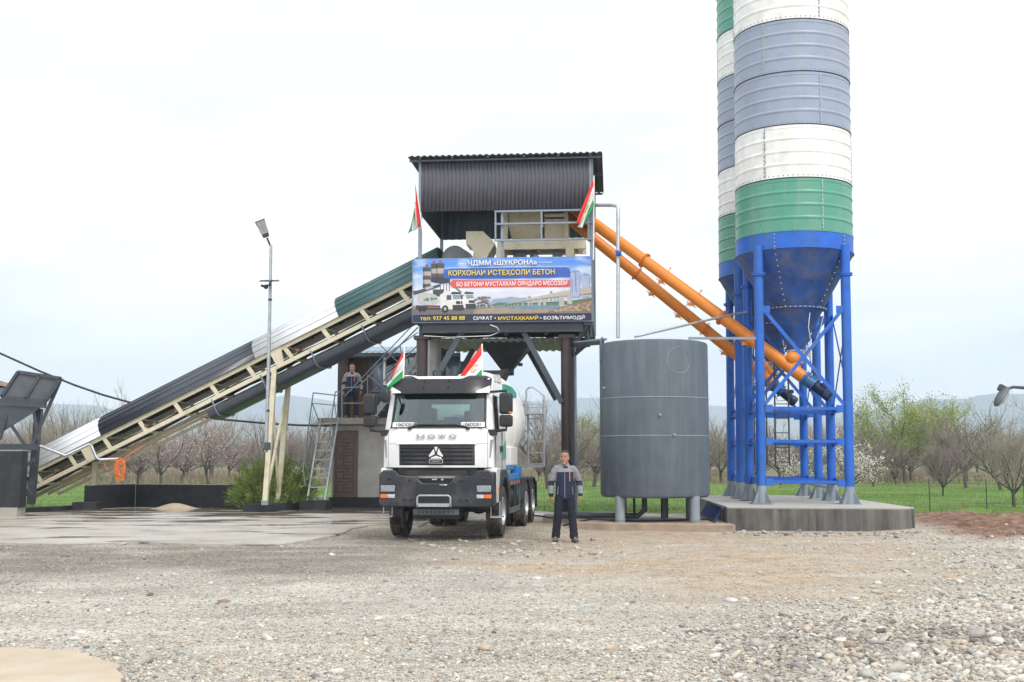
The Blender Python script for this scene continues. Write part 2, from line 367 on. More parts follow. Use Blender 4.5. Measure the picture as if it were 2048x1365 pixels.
Z_SOIL = [L(1800, 1040), L(1830, 1024), L(1950, 1029), L(2120, 1024), (26, 33), (26, 22), L(2130, 1084), L(1960, 1084), L(1870, 1062)]
Z_COB = [L(1835, 1066), L(2050, 1078), L(2250, 1090), L(2250, 1365), L(1600, 1365), L(1560, 1300), L(1690, 1200), L(1900, 1150), L(1760, 1105)]
Z_DAMP = [L(1480, 1268), L(1640, 1235), L(1900, 1245), L(2100, 1262), L(2100, 1300), L(1800, 1290), L(1620, 1330), L(1500, 1335)]
def grass_mask(x, y):
    b = np.interp(x, [-60, -17, -11.5, -9, -7, -4, 0, 3, 5.6, 8.7, 10, 14, 60], [34, 35.2, 36.2, 36.4, 36.5, 37, 35.5, 33.8, 33.5, 31.8, 31.2, 30.4, 29])
    return np.clip((y - b + (fbm(x, y, .7, 5) - .47) * 2.6) / .5 + .5, 0, 1)
def hgt(x, y):
    near = np.clip((36 - y) / 6, 0, 1) * np.clip((y - 4) / 2, 0, 1)
    soil = poly_mask(x, y, Z_SOIL, 1.6, 3, .8)
    return (fbm(x, y, .9, 21) - .9) * .05 * near + soil * (fbm(x, y, 1.3, 33) * .42 - .02)
xs = np.unique(np.concatenate([np.arange(-13, 14.01, .1), np.linspace(13.5, 60, 60), np.linspace(-60, -13.5, 60), np.linspace(60, 3200, 16), np.linspace(-3200, -60, 16)]))
ys = np.unique(np.concatenate([[-60, -20, 0, 4], np.arange(6, 37.01, .1), np.linspace(37.5, 120, 90), np.geomspace(125, 4150, 22)]))
GX, GY = np.meshgrid(xs, ys); gx, gy = GX.ravel(), GY.ravel()
gz = hgt(gx, gy)
V = np.stack([gx, gy, gz], 1); nx, ny = len(xs), len(ys)
ii = (np.arange(ny - 1)[:, None] * nx + np.arange(nx - 1)[None, :]).ravel()
Fq = np.stack([ii, ii + 1, ii + nx + 1, ii + nx], 1)
def zones(x, y):
    d = np.maximum(poly_mask(x, y, Z_DIRT, 1.3, 1, 2.2), .95 * poly_mask(x, y, Z_DIRT2, 1.4, 2, 2.0)) * np.clip(.3 + (fbm(x, y * 1.8, .9, 81) - .26) * 3.2, .3, 1)
    k = poly_mask(x, y, Z_DARK, 1.3, 7, 2.4) * np.clip(.85 + (fbm(x, y * 2, .8, 83) - .4) * 2.2, .5, 1); g = grass_mask(x, y); s = poly_mask(x, y, Z_SOIL, .5, 3, .8)
    k = np.maximum(k, .75 * poly_mask(x, y, Z_DAMP, .6, 9, 1.0) * fbm(x, y, 1.5, 71) * 2)
    return d, k, g, s
zd, zk, zg, zs = zones(gx, gy)
gm = bpy.data.materials.new("ground_gravel"); gm.use_nodes = True; t = gm.node_tree; b = t.nodes["Principled BSDF"]
def N(k, **kw):
    n = t.nodes.new("ShaderNode" + k)
    for a, v in kw.items(): setattr(n, a, v)
    return n
K = t.links.new
def mixc(f, a, c, mode='MIX'):
    m = N("Mix", data_type='RGBA', blend_type=mode)
    for i, x in ((0, f), (6, a), (7, c)):
        if hasattr(x, "is_output"): K(x, m.inputs[i])
        else: m.inputs[i].default_value = x if i == 0 else (*x, 1)
    return m.outputs[2]
def ramp(src, stops):
    r = N("ValToRGB"); e = r.color_ramp.elements
    while len(e) < len(stops): e.new(.5)
    for q, (p, c) in zip(e, stops): q.position = p; q.color = (*c, 1)
    K(src, r.inputs[0]); return r.outputs[0]
tc = N("TexCoord").outputs["Object"]
def vor(sc):
    v = N("TexVoronoi"); v.inputs["Scale"].default_value = sc; v.inputs["Randomness"].default_value = 1; K(tc, v.inputs["Vector"])
    s = N("SeparateColor"); K(v.outputs["Color"], s.inputs[0]); return v, s.outputs[0]
def noise(sc, det=5):
    n = N("TexNoise"); n.inputs["Scale"].default_value = sc; n.inputs["Detail"].default_value = det; K(tc, n.inputs["Vector"]); return n.outputs[0]
v1, c1 = vor(42); v2, c2 = vor(17)
stones = [(0, (.12, .118, .11)), (.12, (.27, .265, .255)), (.4, (.40, .385, .355)), (.62, (.50, .485, .455)), (.8, (.43, .36, .28)), (1, (.60, .585, .55))]
light = mixc(ramp(c2, [(.72, (0, 0, 0)), (.76, (1, 1, 1))]), ramp(c1, stones), ramp(c1, [(0, (.4, .38, .34)), (1, (.56, .54, .5))]))
dirtc = ramp(noise(3.2, 8), [(.3, (.22, .145, .085)), (.5, (.38, .27, .17)), (.7, (.46, .355, .245))])
dirtst = mixc(ramp(c1, [(.62, (0, 0, 0)), (.7, (1, 1, 1))]), dirtc, (.44, .40, .34))
dark = mixc(.3, ramp(c1, [(0, (.06, .056, .05)), (.5, (.19, .17, .145)), (.8, (.29, .255, .21)), (1, (.42, .39, .34))]), (.22, .19, .155))
soil = ramp(noise(5, 9), [(.3, (.11, .06, .04)), (.55, (.23, .14, .095)), (.75, (.32, .23, .165))])
gr = ramp(noise(.35, 6), [(.35, (.085, .165, .022)), (.55, (.12, .215, .04)), (.75, (.20, .225, .08))])
far = ramp(noise(.02, 4), [(.45, (.21, .175, .12)), (.66, (.13, .18, .055))])
ge = N("NewGeometry"); sp = N("SeparateXYZ"); K(ge.outputs["Position"], sp.inputs[0])
fr = N("MapRange"); fr.inputs[1].default_value = 72; fr.inputs[2].default_value = 92; K(sp.outputs[1], fr.inputs[0])
gr = mixc(fr.outputs[0], gr, far)
va = N("VertexColor"); va.layer_name = "zone"; sc = N("SeparateColor"); K(va.outputs[0], sc.inputs[0])
big = noise(.55, 6); bigr = N("MapRange"); bigr.inputs[1].default_value = .3; bigr.inputs[2].default_value = .7; bigr.inputs[3].default_value = .8; bigr.inputs[4].default_value = 1.12; K(big, bigr.inputs[0])
mps = N("Mapping"); mps.inputs[3].default_value = (.22, 1.5, 1); mps.inputs[2].default_value = (0, 0, .12); K(tc, mps.inputs[0]); nst = N("TexNoise"); nst.inputs["Scale"].default_value = 1.0; nst.inputs["Detail"].default_value = 6; K(mps.outputs[0], nst.inputs[0])
stm = N("MapRange"); stm.inputs[1].default_value = .36; stm.inputs[2].default_value = .62; stm.inputs[3].default_value = .82; stm.inputs[4].default_value = 1.08; K(nst.outputs[0], stm.inputs[0])
c = mixc(1.0, mixc(1.0, light, bigr.outputs[0], 'MULTIPLY'), stm.outputs[0], 'MULTIPLY')
c = mixc(1.0, c, (1.02, 1.005, .97), 'MULTIPLY')
c = mixc(sc.outputs[0], c, dirtst); c = mixc(sc.outputs[1], c, dark); c = mixc(va.outputs[1], c, soil); c = mixc(sc.outputs[2], c, gr)
K(c, b.inputs["Base Color"]); b.inputs["Roughness"].default_value = .9; b.inputs["Specular IOR Level"].default_value = .25
bp = N("Bump"); bp.inputs["Strength"].default_value = .8; bp.inputs["Distance"].default_value = .012; bp.invert = True
K(v1.outputs["Distance"], bp.inputs["Height"]); K(bp.outputs[0], b.inputs["Normal"])
g = fast_mesh("ground", V, Fq, [gm], np.stack([zd, zk, zg, zs], 1), True, "zone"); tag(g, kind='structure')
# ------------------------------------------------------------------ concrete yard (wet) and patch
ym = bpy.data.materials.new("wet_concrete"); ym.use_nodes = True; t = ym.node_tree; b = t.nodes["Principled BSDF"]; K = t.links.new
tc = N("TexCoord").outputs["Object"]
col = ramp(noise(.9, 8), [(.3, (.32, .265, .20)), (.5, (.42, .385, .33)), (.7, (.48, .45, .405))])
mp = N("Mapping"); mp.inputs[3].default_value = (.35, 1.1, 1); K(tc, mp.inputs[0]); nw = N("TexNoise"); nw.inputs["Scale"].default_value = 1.1; nw.inputs["Detail"].default_value = 7; K(mp.outputs[0], nw.inputs[0])
sp = N("SeparateXYZ"); K(tc, sp.inputs[0]); yr = N("MapRange"); yr.inputs[1].default_value = -3; yr.inputs[2].default_value = 7; yr.inputs[3].default_value = -.05; yr.inputs[4].default_value = .17; K(sp.outputs[1], yr.inputs[0])
ad = N("Math", operation='ADD'); K(nw.outputs[0], ad.inputs[0]); K(yr.outputs[0], ad.inputs[1])
wet = ramp(ad.outputs[0], [(.52, (0, 0, 0)), (.60, (1, 1, 1))])
wc = mixc(wet, col, mixc(1.0, col, (.50, .46, .42), 'MULTIPLY')); K(wc, b.inputs["Base Color"])
ro = N("MapRange"); ro.inputs[3].default_value = .42; ro.inputs[4].default_value = .10; K(wet, ro.inputs[0]); K(ro.outputs[0], b.inputs["Roughness"])
bp = N("Bump"); bp.inputs["Strength"].default_value = .12; bp.inputs["Distance"].default_value = .01; K(noise(7, 6), bp.inputs["Height"]); K(bp.outputs[0], b.inputs["Normal"])
def sheet(name, poly, m, z, wob=.08, step=.25, seed=1):
    r = random.Random(seed); pts = []
    for i in range(len(poly)):
        (x0, y0), (x1, y1) = poly[i], poly[(i + 1) % len(poly)]; n = max(1, int(math.hypot(x1 - x0, y1 - y0) / step))
        for k in range(n): pts.append((x0 + (x1 - x0) * k / n + r.uniform(-wob, wob), y0 + (y1 - y0) * k / n + r.uniform(-wob, wob) * 1.6))
    mb = MB(); mb.prism([(x, y, z - .1) for x, y in pts], (0, 0, .1)); return mb.build(name, m)
yard = sheet("concrete_yard", [L(-300, 1086), L(0, 1087), L(120, 1090), L(280, 1086), L(420, 1090), L(560, 1091), L(640, 1078), L(690, 1066), L(700, 1058), L(760, 1049), (-2.2, 27.2), (-1.8, 37.2), (-7, 38), (-14, 37.0), (-21, 36.2)], ym, .012, .05, .12)
tag(yard, kind='structure')
patch = sheet("concrete_patch", [L(-200, 1298), L(60, 1299), L(150, 1304), L(190, 1318), L(232, 1330), L(244, 1352), L(236, 1378), L(180, 1420), L(-250, 1450)], pm('pale_concrete', (.47, .385, .285), .85, var=.1, scale=3, dirt=(.52, .47, .4), damt=.8, dscale=2), .012, .025, .06, 3)
tag(patch, kind='structure')
# ------------------------------------------------------------------ hills
def hill_mesh(name, prof, Yr, depth, m, seed):
    pr = np.array(prof); NX = 160; NR = 26; px = np.linspace(pr[0, 0], pr[-1, 0], NX); py = np.interp(px, pr[:, 0], pr[:, 1])
    Vv = np.zeros((NR, NX, 3))
    for j in range(NX):
        p = P(px[j], py[j], Yr)
        for i in range(NR):
            f = i / (NR - 1); yy = Yr - depth * (1 - f) if f <= 1 else Yr
            h = p.z * (f ** 1.25)
            Vv[i, j] = (p.x, yy, h)
    x, y = Vv[:, :, 0], Vv[:, :, 1]
    rid = (fbm(x + 9000, y * .5 + 9000, 1 / 260, seed, 5) - .47); fz = np.linspace(0, 1, NR)[:, None]
    Vv[:, :, 2] += rid * 150 * np.sin(fz * PI) + (fbm(x + 9000, y + 500, 1 / 90, seed + 9) - .47) * 14 * fz
    Vv[0, :, 2] = -2
    i0 = (np.arange(NR - 1)[:, None] * NX + np.arange(NX - 1)[None, :]).ravel()
    o = fast_mesh(name, Vv.reshape(-1, 3), np.stack([i0, i0 + 1, i0 + NX + 1, i0 + NX], 1), [m]); tag(o, kind='structure'); return o
hm = pm('hill_grass', (.10, .115, .075), .95, var=.35, scale=.004, dirt=(.19, .15, .11), damt=.7, dscale=.009)
hill_mesh("hills", [(-700, 835), (-300, 820), (-100, 812), (106, 806), (150, 808), (185, 810), (230, 822), (300, 832), (380, 812), (430, 803), (506, 793), (530, 795), (572, 790), (600, 794), (640, 797), (673, 803), (760, 806), (900, 800), (1000, 803), (1090, 801), (1145, 798), (1199, 796), (1300, 802), (1418, 811), (1467, 815), (1600, 822), (1707, 821), (1800, 830), (2000, 840), (2400, 850), (2800, 850)], 3900, 1500, hm, 3)
hill_mesh("hills", [(1560, 868), (1640, 848), (1700, 832), (1770, 820), (1802, 811), (1855, 801), (1911, 800), (1939, 799), (1953, 794), (1993, 788), (2047, 790), (2150, 780), (2300, 790), (2600, 810)], 3000, 1200, hm, 8)
# ------------------------------------------------------------------ haze
hz = MB(); hz.bx(-3300, 3300, -80, 4200, -3.2, 330); hm2 = bpy.data.materials.new("haze_air"); hm2.use_nodes = True; t = hm2.node_tree; t.nodes.clear()
o = t.nodes.new("ShaderNodeOutputMaterial"); pv = t.nodes.new("ShaderNodeVolumePrincipled"); pv.inputs["Density"].default_value = .00042; pv.inputs["Color"].default_value = (.70, .83, 1, 1)
t.links.new(pv.outputs[0], o.inputs["Volume"]); hzo = hz.build("haze", hm2); tag(hzo, kind='stuff')
def zat(py, Y): return P(1024, py, Y).z
# ------------------------------------------------------------------ silo pad
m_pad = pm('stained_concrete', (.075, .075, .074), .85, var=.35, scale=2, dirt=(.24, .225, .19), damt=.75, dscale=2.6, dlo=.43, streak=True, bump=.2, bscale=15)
pad = thing('concrete_pad', 'dark stained concrete pad carrying the two striped silos', 'foundation', (7, 29.8, 0))
q = [G(1447, 1056), G(1806, 1060.5), G(1823, 1059), G(1700, 1012), G(1398, 1004)]
q = [Vector((4.88, 26.35, 0)), Vector((8.75, 25.75, 0)), Vector((9.05, 26.1, 0)), Vector((9.35, 34.0, 0)), Vector((5.35, 34.3, 0))]
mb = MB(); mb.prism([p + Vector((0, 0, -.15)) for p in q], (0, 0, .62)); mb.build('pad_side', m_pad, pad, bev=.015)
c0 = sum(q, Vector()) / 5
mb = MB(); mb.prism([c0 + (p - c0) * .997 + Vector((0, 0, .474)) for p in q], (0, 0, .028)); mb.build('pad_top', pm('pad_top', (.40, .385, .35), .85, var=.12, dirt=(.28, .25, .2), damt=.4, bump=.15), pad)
# ------------------------------------------------------------------ silos
def silo(cx, cy, label, group):
    t = thing('cement_silo', label, 'silo', (cx, cy, .5), R(-4), group); Rr = 1.45
    zc1, zc0, st = 6.61, 6.20, 1.337
    def rg(mb, z, r, n=72, s=.022):
        for k in range(n):
            a = 2 * PI * k / n; mb.sphere((r * math.cos(a), r * math.sin(a), z), s, 5, 4)
    for i, mk in enumerate(['green', 'white', 'silogrey', 'silogrey', 'white', 'green']):
        z = zc1 + i * st; prof = [(Rr, z + .001), (Rr + .02, z + .002), (Rr + .02, z + .026), (Rr, z + .028), (Rr, z + .05)]
        for b in (.30, .62, .94):
            for a, e in ((-.065, 0), (-.046, 0), (-.040, .002), (-.022, .012), (0, .018), (.022, .012), (.040, .002), (.046, 0), (.065, 0)): prof.append((Rr + e, z + b + a + .04))
        prof += [(Rr, z + st - .10), (Rr + .008, z + st - .095), (Rr + .008, z + st - .085), (Rr, z + st - .08), (Rr, z + st - .02)]
        o = MB().lathe(prof, seg=80).build('shell_ring', M[mk], t, local=True, angle=50)
        bb = MB(); rg(bb, z + .055, Rr + .008, 76, .017); sa = R(-72 if i % 2 == 0 else -128)
        for s_ in (sa, sa + PI * .66, sa - PI * .66):
            for k in range(12):
                zz = z + .08 + k * .1; bb.sphere(((Rr + .012) * math.cos(s_), (Rr + .012) * math.sin(s_), zz), .018, 5, 4)
            bb.box(((Rr + .006) * math.cos(s_ + .018), (Rr + .006) * math.sin(s_ + .018), z + .67), (.02, .008, 1.25), rz=s_ + PI / 2)
        bo = bb.build('bolts', M['galv'] if mk != 'white' else M['footgrey'], o, local=True); bo['kind'] = 'stuff'
    ztop = zc1 + 6 * st
    MB().lathe([(Rr + .03, ztop), (Rr + .03, ztop + .04), (Rr, ztop + .05), (.3, ztop + .45), (0, ztop + .47)], seg=64).build('roof', M['silogrey'], t, local=True)
    rl = MB()
    for k in range(16):
        a = 2 * PI * k / 16; x, y = Rr * math.cos(a), Rr * math.sin(a); rl.tube([(x, y, ztop), (x, y, ztop + 1.0)], .018, 6)
        a2 = a + 2 * PI / 16; x2, y2 = Rr * math.cos(a2), Rr * math.sin(a2)
        for h in (.5, 1.0): rl.tube([(x, y, ztop + h), (x2, y2, ztop + h)], .016, 6)
    rl.build('top_railing', M['blue'], t, local=True)
    MB().lathe([(Rr + .02, zc1), (Rr + .012, zc1 - .01), (Rr + .012, zc0 + .03), (Rr + .03, zc0 + .02), (Rr + .03, zc0), (Rr, zc0)], seg=80).build('collar', M['blue'], t, local=True)
    cone = MB().lathe([(Rr + .01, zc0), (.70, 4.87), (.76, 4.865), (.76, 4.825), (.69, 4.82), (.19, 3.88), (.19, 3.80)], seg=64).build('cone', M['bluecone'], t, local=True)
    bb = MB(); rg(bb, 4.845, .765, 40, .022)
    for a in (R(-118), R(-45), R(60), R(150)):
        for k in range(11):
            f = k / 10; rr_ = Rr + .02 + (.72 - Rr) * f; zz = zc0 + (4.87 - zc0) * f; bb.sphere((rr_ * math.cos(a), rr_ * math.sin(a), zz), .02, 5, 4)
        for k in range(4): bb.sphere(((Rr + .025) * math.cos(a), (Rr + .025) * math.sin(a), zc0 + .05 + k * .1), .022, 5, 4)
    bb.build('bolts', M['galv'], cone, local=True)['kind'] = 'stuff'
    vv = MB(); vv.lathe([(.0, 3.82), (.22, 3.82), (.22, 3.78), (.16, 3.77), (.16, 3.68), (.21, 3.67), (.21, 3.63), (.14, 3.62), (.14, 3.54), (.2, 3.53), (.2, 3.49), (0, 3.49)], seg=20); vv.box((.26, -.05, 3.72), (.2, .12, .12)); vv.build('butterfly_valve', M['galv'], t, local=True)
    w_ = MB()
    for k in range(3):
        a = -1.2 + k * 1.1; w_.tube([(.7 * math.cos(a), .7 * math.sin(a), 4.7), (.62 * math.cos(a) , .62 * math.sin(a), 4.35), (.5 * math.cos(a + .3), .5 * math.sin(a + .3), 4.0), (.22, 0, 3.75)], .012, 5)
    w_.build('aeration_hose', M['fwhite'], t, local=True)
    h = 1.05
    for sx in (-1, 1):
        for sy in (-1, 1):
            x, y = sx * h, sy * h
            lg = MB(); lg.tube([(x, y, .42), (x, y, 6.32)], .118, 16); lg.lathe([(.118, 5.60), (.175, 5.60), (.175, 5.63), (.118, 5.63)], (x, y, 0), seg=16); lg.lathe([(.118, 5.56), (.17, 5.56), (.17, 5.59), (.118, 5.59)], (x, y, 0), seg=16)
            for k in range(4):
                a = k * PI / 2 + PI / 4; lg.box((x - sx * .1, y - sy * .1, 6.15), (.12, .02, .3), rz=math.atan2(sy, sx))
            lo = lg.build('leg', M['blue'], t, local=True)
            ft = MB(); ft.tube([(x, y, .02), (x, y, .43)], .121, 16); ft.bx(x - .26, x + .26, y - .26, y + .26, .003, .02)
            for k in range(4):
                a = k * PI / 2 + PI / 4; d = Vector((math.cos(a), math.sin(a), 0)); n = Vector((-d.y, d.x, 0)) * .006
                ft.prism([Vector((x, y, .02)) + d * .1 - n, Vector((x, y, .02)) + d * .31 - n, Vector((x, y, .34)) + d * .115 - n], n * 2)
            ft.build('foot', M['footgrey'], lo, local=True)
    def gus(mb, x, y, z, ax, s):  # plate
        if ax == 'x': mb.bx(x - .09, x + .09, y - .012, y + .012, z - .09, z + .09)
        else: mb.bx(x - .012, x + .012, y - .09, y + .09, z - .09, z + .09)
    for z in (.52, 1.50, 2.30):
        for s in (-1, 1):
            b = MB(); b.bx(-h + .12, h - .12, s * h - .05, s * h + .03, z - .035, z - .024); b.bx(-h + .12, h - .12, s * h - .05, s * h - .035, z - .035, z + .045); gus(b, -h + .2, s * h - .055, z, 'x', s); gus(b, h - .2, s * h - .055, z, 'x', s); b.build('cross_beam', M['blue'], t, local=True)
            b = MB(); b.bx(s * h - .03, s * h + .05, -h + .12, h - .12, z - .045, z - .03); b.bx(s * h + .035, s * h + .05, -h + .12, h - .12, z - .045, z + .06); gus(b, s * h + .055, -h + .2, z, 'y', s); gus(b, s * h + .055, h - .2, z, 'y', s); b.build('cross_beam', M['blue'], t, local=True)
    zl, zh = 2.40, 4.72
    for s in (-1, 1):
        for k in (-1, 1):
            b = MB(); b.beam((-h * k + .1 * k, s * h - .07 - .012 * k, zl), (h * k - .1 * k, s * h - .07 - .012 * k, zh), .012, .085); gus(b, h * k - .16 * k, s * h - .06, zh, 'x', s); b.build('brace', M['blue'], t, local=True)
            b = MB(); b.beam((s * h + .07 + .012 * k, -h * k + .1 * k, zl), (s * h + .07 + .012 * k, h * k - .1 * k, zh), .085, .012, PI / 2); gus(b, s * h + .06, h * k - .16 * k, zh, 'y', s); b.build('brace', M['blue'], t, local=True)
    d = MB(); d.bx(-h + .15, h - .15, -h + .0, -h + .75, 2.33, 2.345); d.build('work_platform', M['steel'], t, local=True)
    l = MB()
    for x in (-.33, .03): l.tube([(x, h + .28, .9), (x, h + .28, 6.2)], .022, 6)
    for k in range(14): l.tube([(-.33, h + .28, 1.0 + k * .38), (.03, h + .28, 1.0 + k * .38)], .014, 6)
    l.build('ladder', M['steel'], t, local=True)
    t.rotation_euler = (0, R(.5), R(-4)); return t
SF = (7.15, 29.02); SB = (7.36, 32.62)
silo(*SF, 'front striped cement silo on blue legs, the nearer and larger looking of the pair', 'striped cement silos')
silo(*SB, 'rear striped cement silo on blue legs, half hidden behind the nearer one', 'striped cement silos')
# ------------------------------------------------------------------ screw conveyors
def screw(p0, p1, inlet, label):
    p0, p1, inlet = Vector(p0), Vector(p1), Vector(inlet); d = (p1 - p0).normalized()
    t = thing('screw_conveyor', label, 'screw conveyor', p0, 0, 'orange screw conveyors'); Lg = (p1 - p0).length
    MB().tube([p0, p1], .158, 24).build('tube', M['orange'], t)
    for f in (.33, .66):
        b = MB()
        for e in (-.02, .015): b.lathe([(.158, e), (.215, e), (.215, e + .018), (.158, e + .018)], p0 + d * Lg * f, d, 24)
        for k in range(12):
            a = 2 * PI * k / 12; _, ax, u = axes(d); b.sphere(p0 + d * (Lg * f + .03) + (ax * math.cos(a) + u * math.sin(a)) * .19, .016, 5, 4)
        b.build('flange', M['orange'], t)
    for f in (.22, .44, .57):
        b = MB(); c = p0 + d * Lg * f; _, ax, u = axes(d); b.box(c - u * .19, (.14, .16, .08)); b.tube([c - u * .2 - d * .16, c - u * .2 + d * .16], .012, 6); b.tube([c + u * .15, c + u * .24], .012, 6); b.lathe([(.03, .24), (.05, .25), (.03, .26)], c, u, 10); b.build('inspection_hatch', M['orange'], t)
    e = p0 + d * .42
    b = MB(); b.tube([inlet, inlet - Vector((0, 0, .12)), e + Vector((0, 0, .30)), e], [.17, .165, .15, .16], 20); b.lathe([(.16, -.02), (.21, -.02), (.21, .02), (.16, .02)], inlet, (0, 0, 1), 20); b.sphere(e + Vector((0, 0, .28)), .18, 16, 10); b.build('inlet_spout', M['orange'], t)
    mo = MB(); mo.lathe([(0, .06), (.2, .06), (.2, .0), (.17, -.02), (.15, -.22), (.19, -.23), (.19, -.27), (0, -.28)], p0, d, 20); _, ax, u = axes(d); mo.box(p0 - d * .14 + u * .08, (.2, .2, .2)); g_ = mo.build('gearbox', pm('gearbox_blue', (.03, .12, .3), .4), t)
    m2 = MB(); prof = [(0, -.27), (.13, -.27)]
    for k in range(10): prof += [(.14, -.28 - k * .03), (.12, -.288 - k * .03), (.12, -.303 - k * .03), (.14, -.309 - k * .03)]
    prof += [(.145, -.59), (.145, -.72), (.11, -.75), (0, -.75)]; m2.lathe(prof, p0, d, 20); m2.box(p0 - d * .45 + u * .16, (.13, .15, .1)); m2.build('motor', M['motor'], t)
    MB().tube([p0 - d * .4 + u * .2, p0 - d * .5 + ax * .2 - u * .1, p0 - d * .35 + ax * .2 - u * .25, p0 + d * .1 + ax * .18], .012, 6).build('motor_cable', M['greyrail'], t)
screw(P(1612, 759, 28.75), P(1140, 412, 31.6), (SF[0], SF[1] - .02, 3.99), 'orange screw conveyor from the front silo up into the tower, the upper tube')
screw(P(1549, 772, 32.2), P(1136, 436, 32.6), (SB[0], SB[1] - .02, 3.99), 'orange screw conveyor from the rear silo up into the tower, the lower tube')
# ------------------------------------------------------------------ water tank on slab
sl = MB(); q = [G(1150, 1049), G(1452, 1060), Vector((5.0, 29.4, 0)), Vector((1.5, 29.2, 0))]; q[0] = Vector((1.45, 26.6, 0)); q[1] = Vector((4.95, 25.75, 0))
sl.prism([p + Vector((0, 0, -.1)) for p in q], (0, 0, .24)); tag(sl.build('tank_slab', M['redsoil'], bev=.02), 'low earth stained concrete slab beneath the grey tank', 'foundation')
TC = Vector((3.385, 27.45, .14)); tk = thing('water_tank', 'large plain grey steel tank standing on short legs', 'tank', TC, R(-7)); Rt = 1.285
MB().lathe([(0, .56), (Rt - .06, .56), (Rt - .01, .60), (Rt, .65), (Rt, 4.12), (Rt - .02, 4.17), (Rt - .08, 4.19), (0, 4.24)], seg=96).build('shell', M['tank'], tk, local=True)
for z in (1.98, 2.86):
    MB().lathe([(Rt - .002, z - .012), (Rt + .009, z - .008), (Rt + .009, z + .008), (Rt - .002, z + .012)], seg=96).build('weld_seam', M['footgrey'], tk, local=True)
b = MB(); ac = R(-90 + 27)
pts = []
for k in range(41):
    a = 2 * PI * k / 40; s = ac + .30 * math.cos(a) / Rt; pts.append(((Rt + .003) * math.cos(s), (Rt + .003) * math.sin(s), 3.70 + .30 * math.sin(a)))
b.tube(pts, .007, 5, False); b.build('manhole_weld', M['footgrey'], tk, local=True)
b = MB()
for a_, z in ((-84, 2.45), (-152, 3.1), (-70, 2.0)):
    a = R(a_); b.tube([((Rt - .02) * math.cos(a), (Rt - .02) * math.sin(a), z), ((Rt + .06) * math.cos(a), (Rt + .06) * math.sin(a), z)], .03, 10)
b.build('pipe_stub', M['footgrey'], tk, local=True)
b = MB(); a = R(-160); e = Vector((math.cos(a), math.sin(a), 0)); b.tube([e * (Rt + .03) + Vector((0, 0, 3.75)), e * (Rt + .03) + Vector((0, 0, 4.22)), e * (Rt - .0) + Vector((0, .03, 4.32)), e * (Rt - .04) + Vector((0, .06, 4.22))], .022, 8); b.box(e * (Rt + .02) + Vector((0, 0, 3.95)), (.05, .12, .4), rz=a); b.build('lifting_lug', M['tank'], tk, local=True)
for x, y in ((-.80, -.86), (.90, -.80), (-.8, .8), (.85, .8)):
    b = MB(); b.tube([(x, y, 0), (x, y, .60)], .115, 18); b.lathe([(.115, .05), (.128, .05), (.128, .07), (.115, .07)], (x, y, 0), seg=18); b.build('leg', M['footgrey'], tk, local=True)
b = MB(); b.tube([(-.25, -.2, .58), (-.25, -.2, .25), (-.4, -.3, .12), (-2.4, .2, .12)], .065, 12); b.tube([(.2, -.1, .58), (.2, -.1, .05)], .07, 12); b.tube([(.28, .2, .58), (.28, .2, .05)], .03, 8); b.tube([(-.5, .4, .58), (-.5, .4, .05)], .03, 8); b.build('outlet_pipe', M['steel'], tk, local=True)
def hose(name, pts, r, m, label, cat='hose'):
    # catmull smoothing
    p = [Vector(x) for x in pts]; o = []
    for i in range(len(p) - 1):
        a, b_, c, d = p[max(i - 1, 0)], p[i], p[i + 1], p[min(i + 2, len(p) - 1)]
        for k in range(6):
            t = k / 6; o.append(.5 * ((2 * b_) + (c - a) * t + (2 * a - 5 * b_ + 4 * c - d) * t * t + (3 * b_ - a - 3 * c + d) * t ** 3))
    o.append(p[-1]); return tag(MB().tube(o, r, 8).build(name, m), label, cat)
hose('ground_hose', [(1.2, 27.2, .04), (1.9, 26.95, .2), (2.5, 26.9, .17), (3.2, 26.8, .17), (3.9, 27.1, .17), (4.7, 27.6, .17)], .022, M['cable'], 'black hose lying on the slab under the grey tank')
hose('ground_hose', [(1.5, 27.6, .05), (1.9, 27.15, .19), (2.3, 27.0, .17), (2.8, 27.2, .17), (2.5, 27.5, .17), (2.0, 27.4, .17)], .014, pm('green_hose', (.08, .22, .12), .5), 'thin green hose looped beside the left tank leg')
hose('ground_hose', [(-.2, 30.5, .1), (.6, 29.6, .14), (1.0, 29.0, .12), (1.5, 28.4, .15), (2.2, 28.0, .17)], .02, M['cable'], 'black cable running from the tower foot to the tank slab')
# blue ladder lying against the pad's left side
ld = thing('steel_ladder', 'dark blue steel ladder leaning on the left side of the silo pad', 'ladder', (5.0, 28, .1))
a0, a1, b0, b1 = Vector((5.18, 33.0, .50)), Vector((4.80, 26.45, .47)), Vector((4.78, 32.4, .14)), Vector((4.62, 26.4, .16))
a0, b0 = Vector((5.0, 29.6, .50)), Vector((4.74, 29.4, .15))
for x, y in ((a0, a1), (b0, b1)): MB().beam(x, y, .03, .06).build('rail', M['steel'], ld)
for k in range(10):
    f = (k + .5) / 10; MB().beam(a0.lerp(a1, f), b0.lerp(b1, f), .03, .05).build('rung', M['motor'], ld)
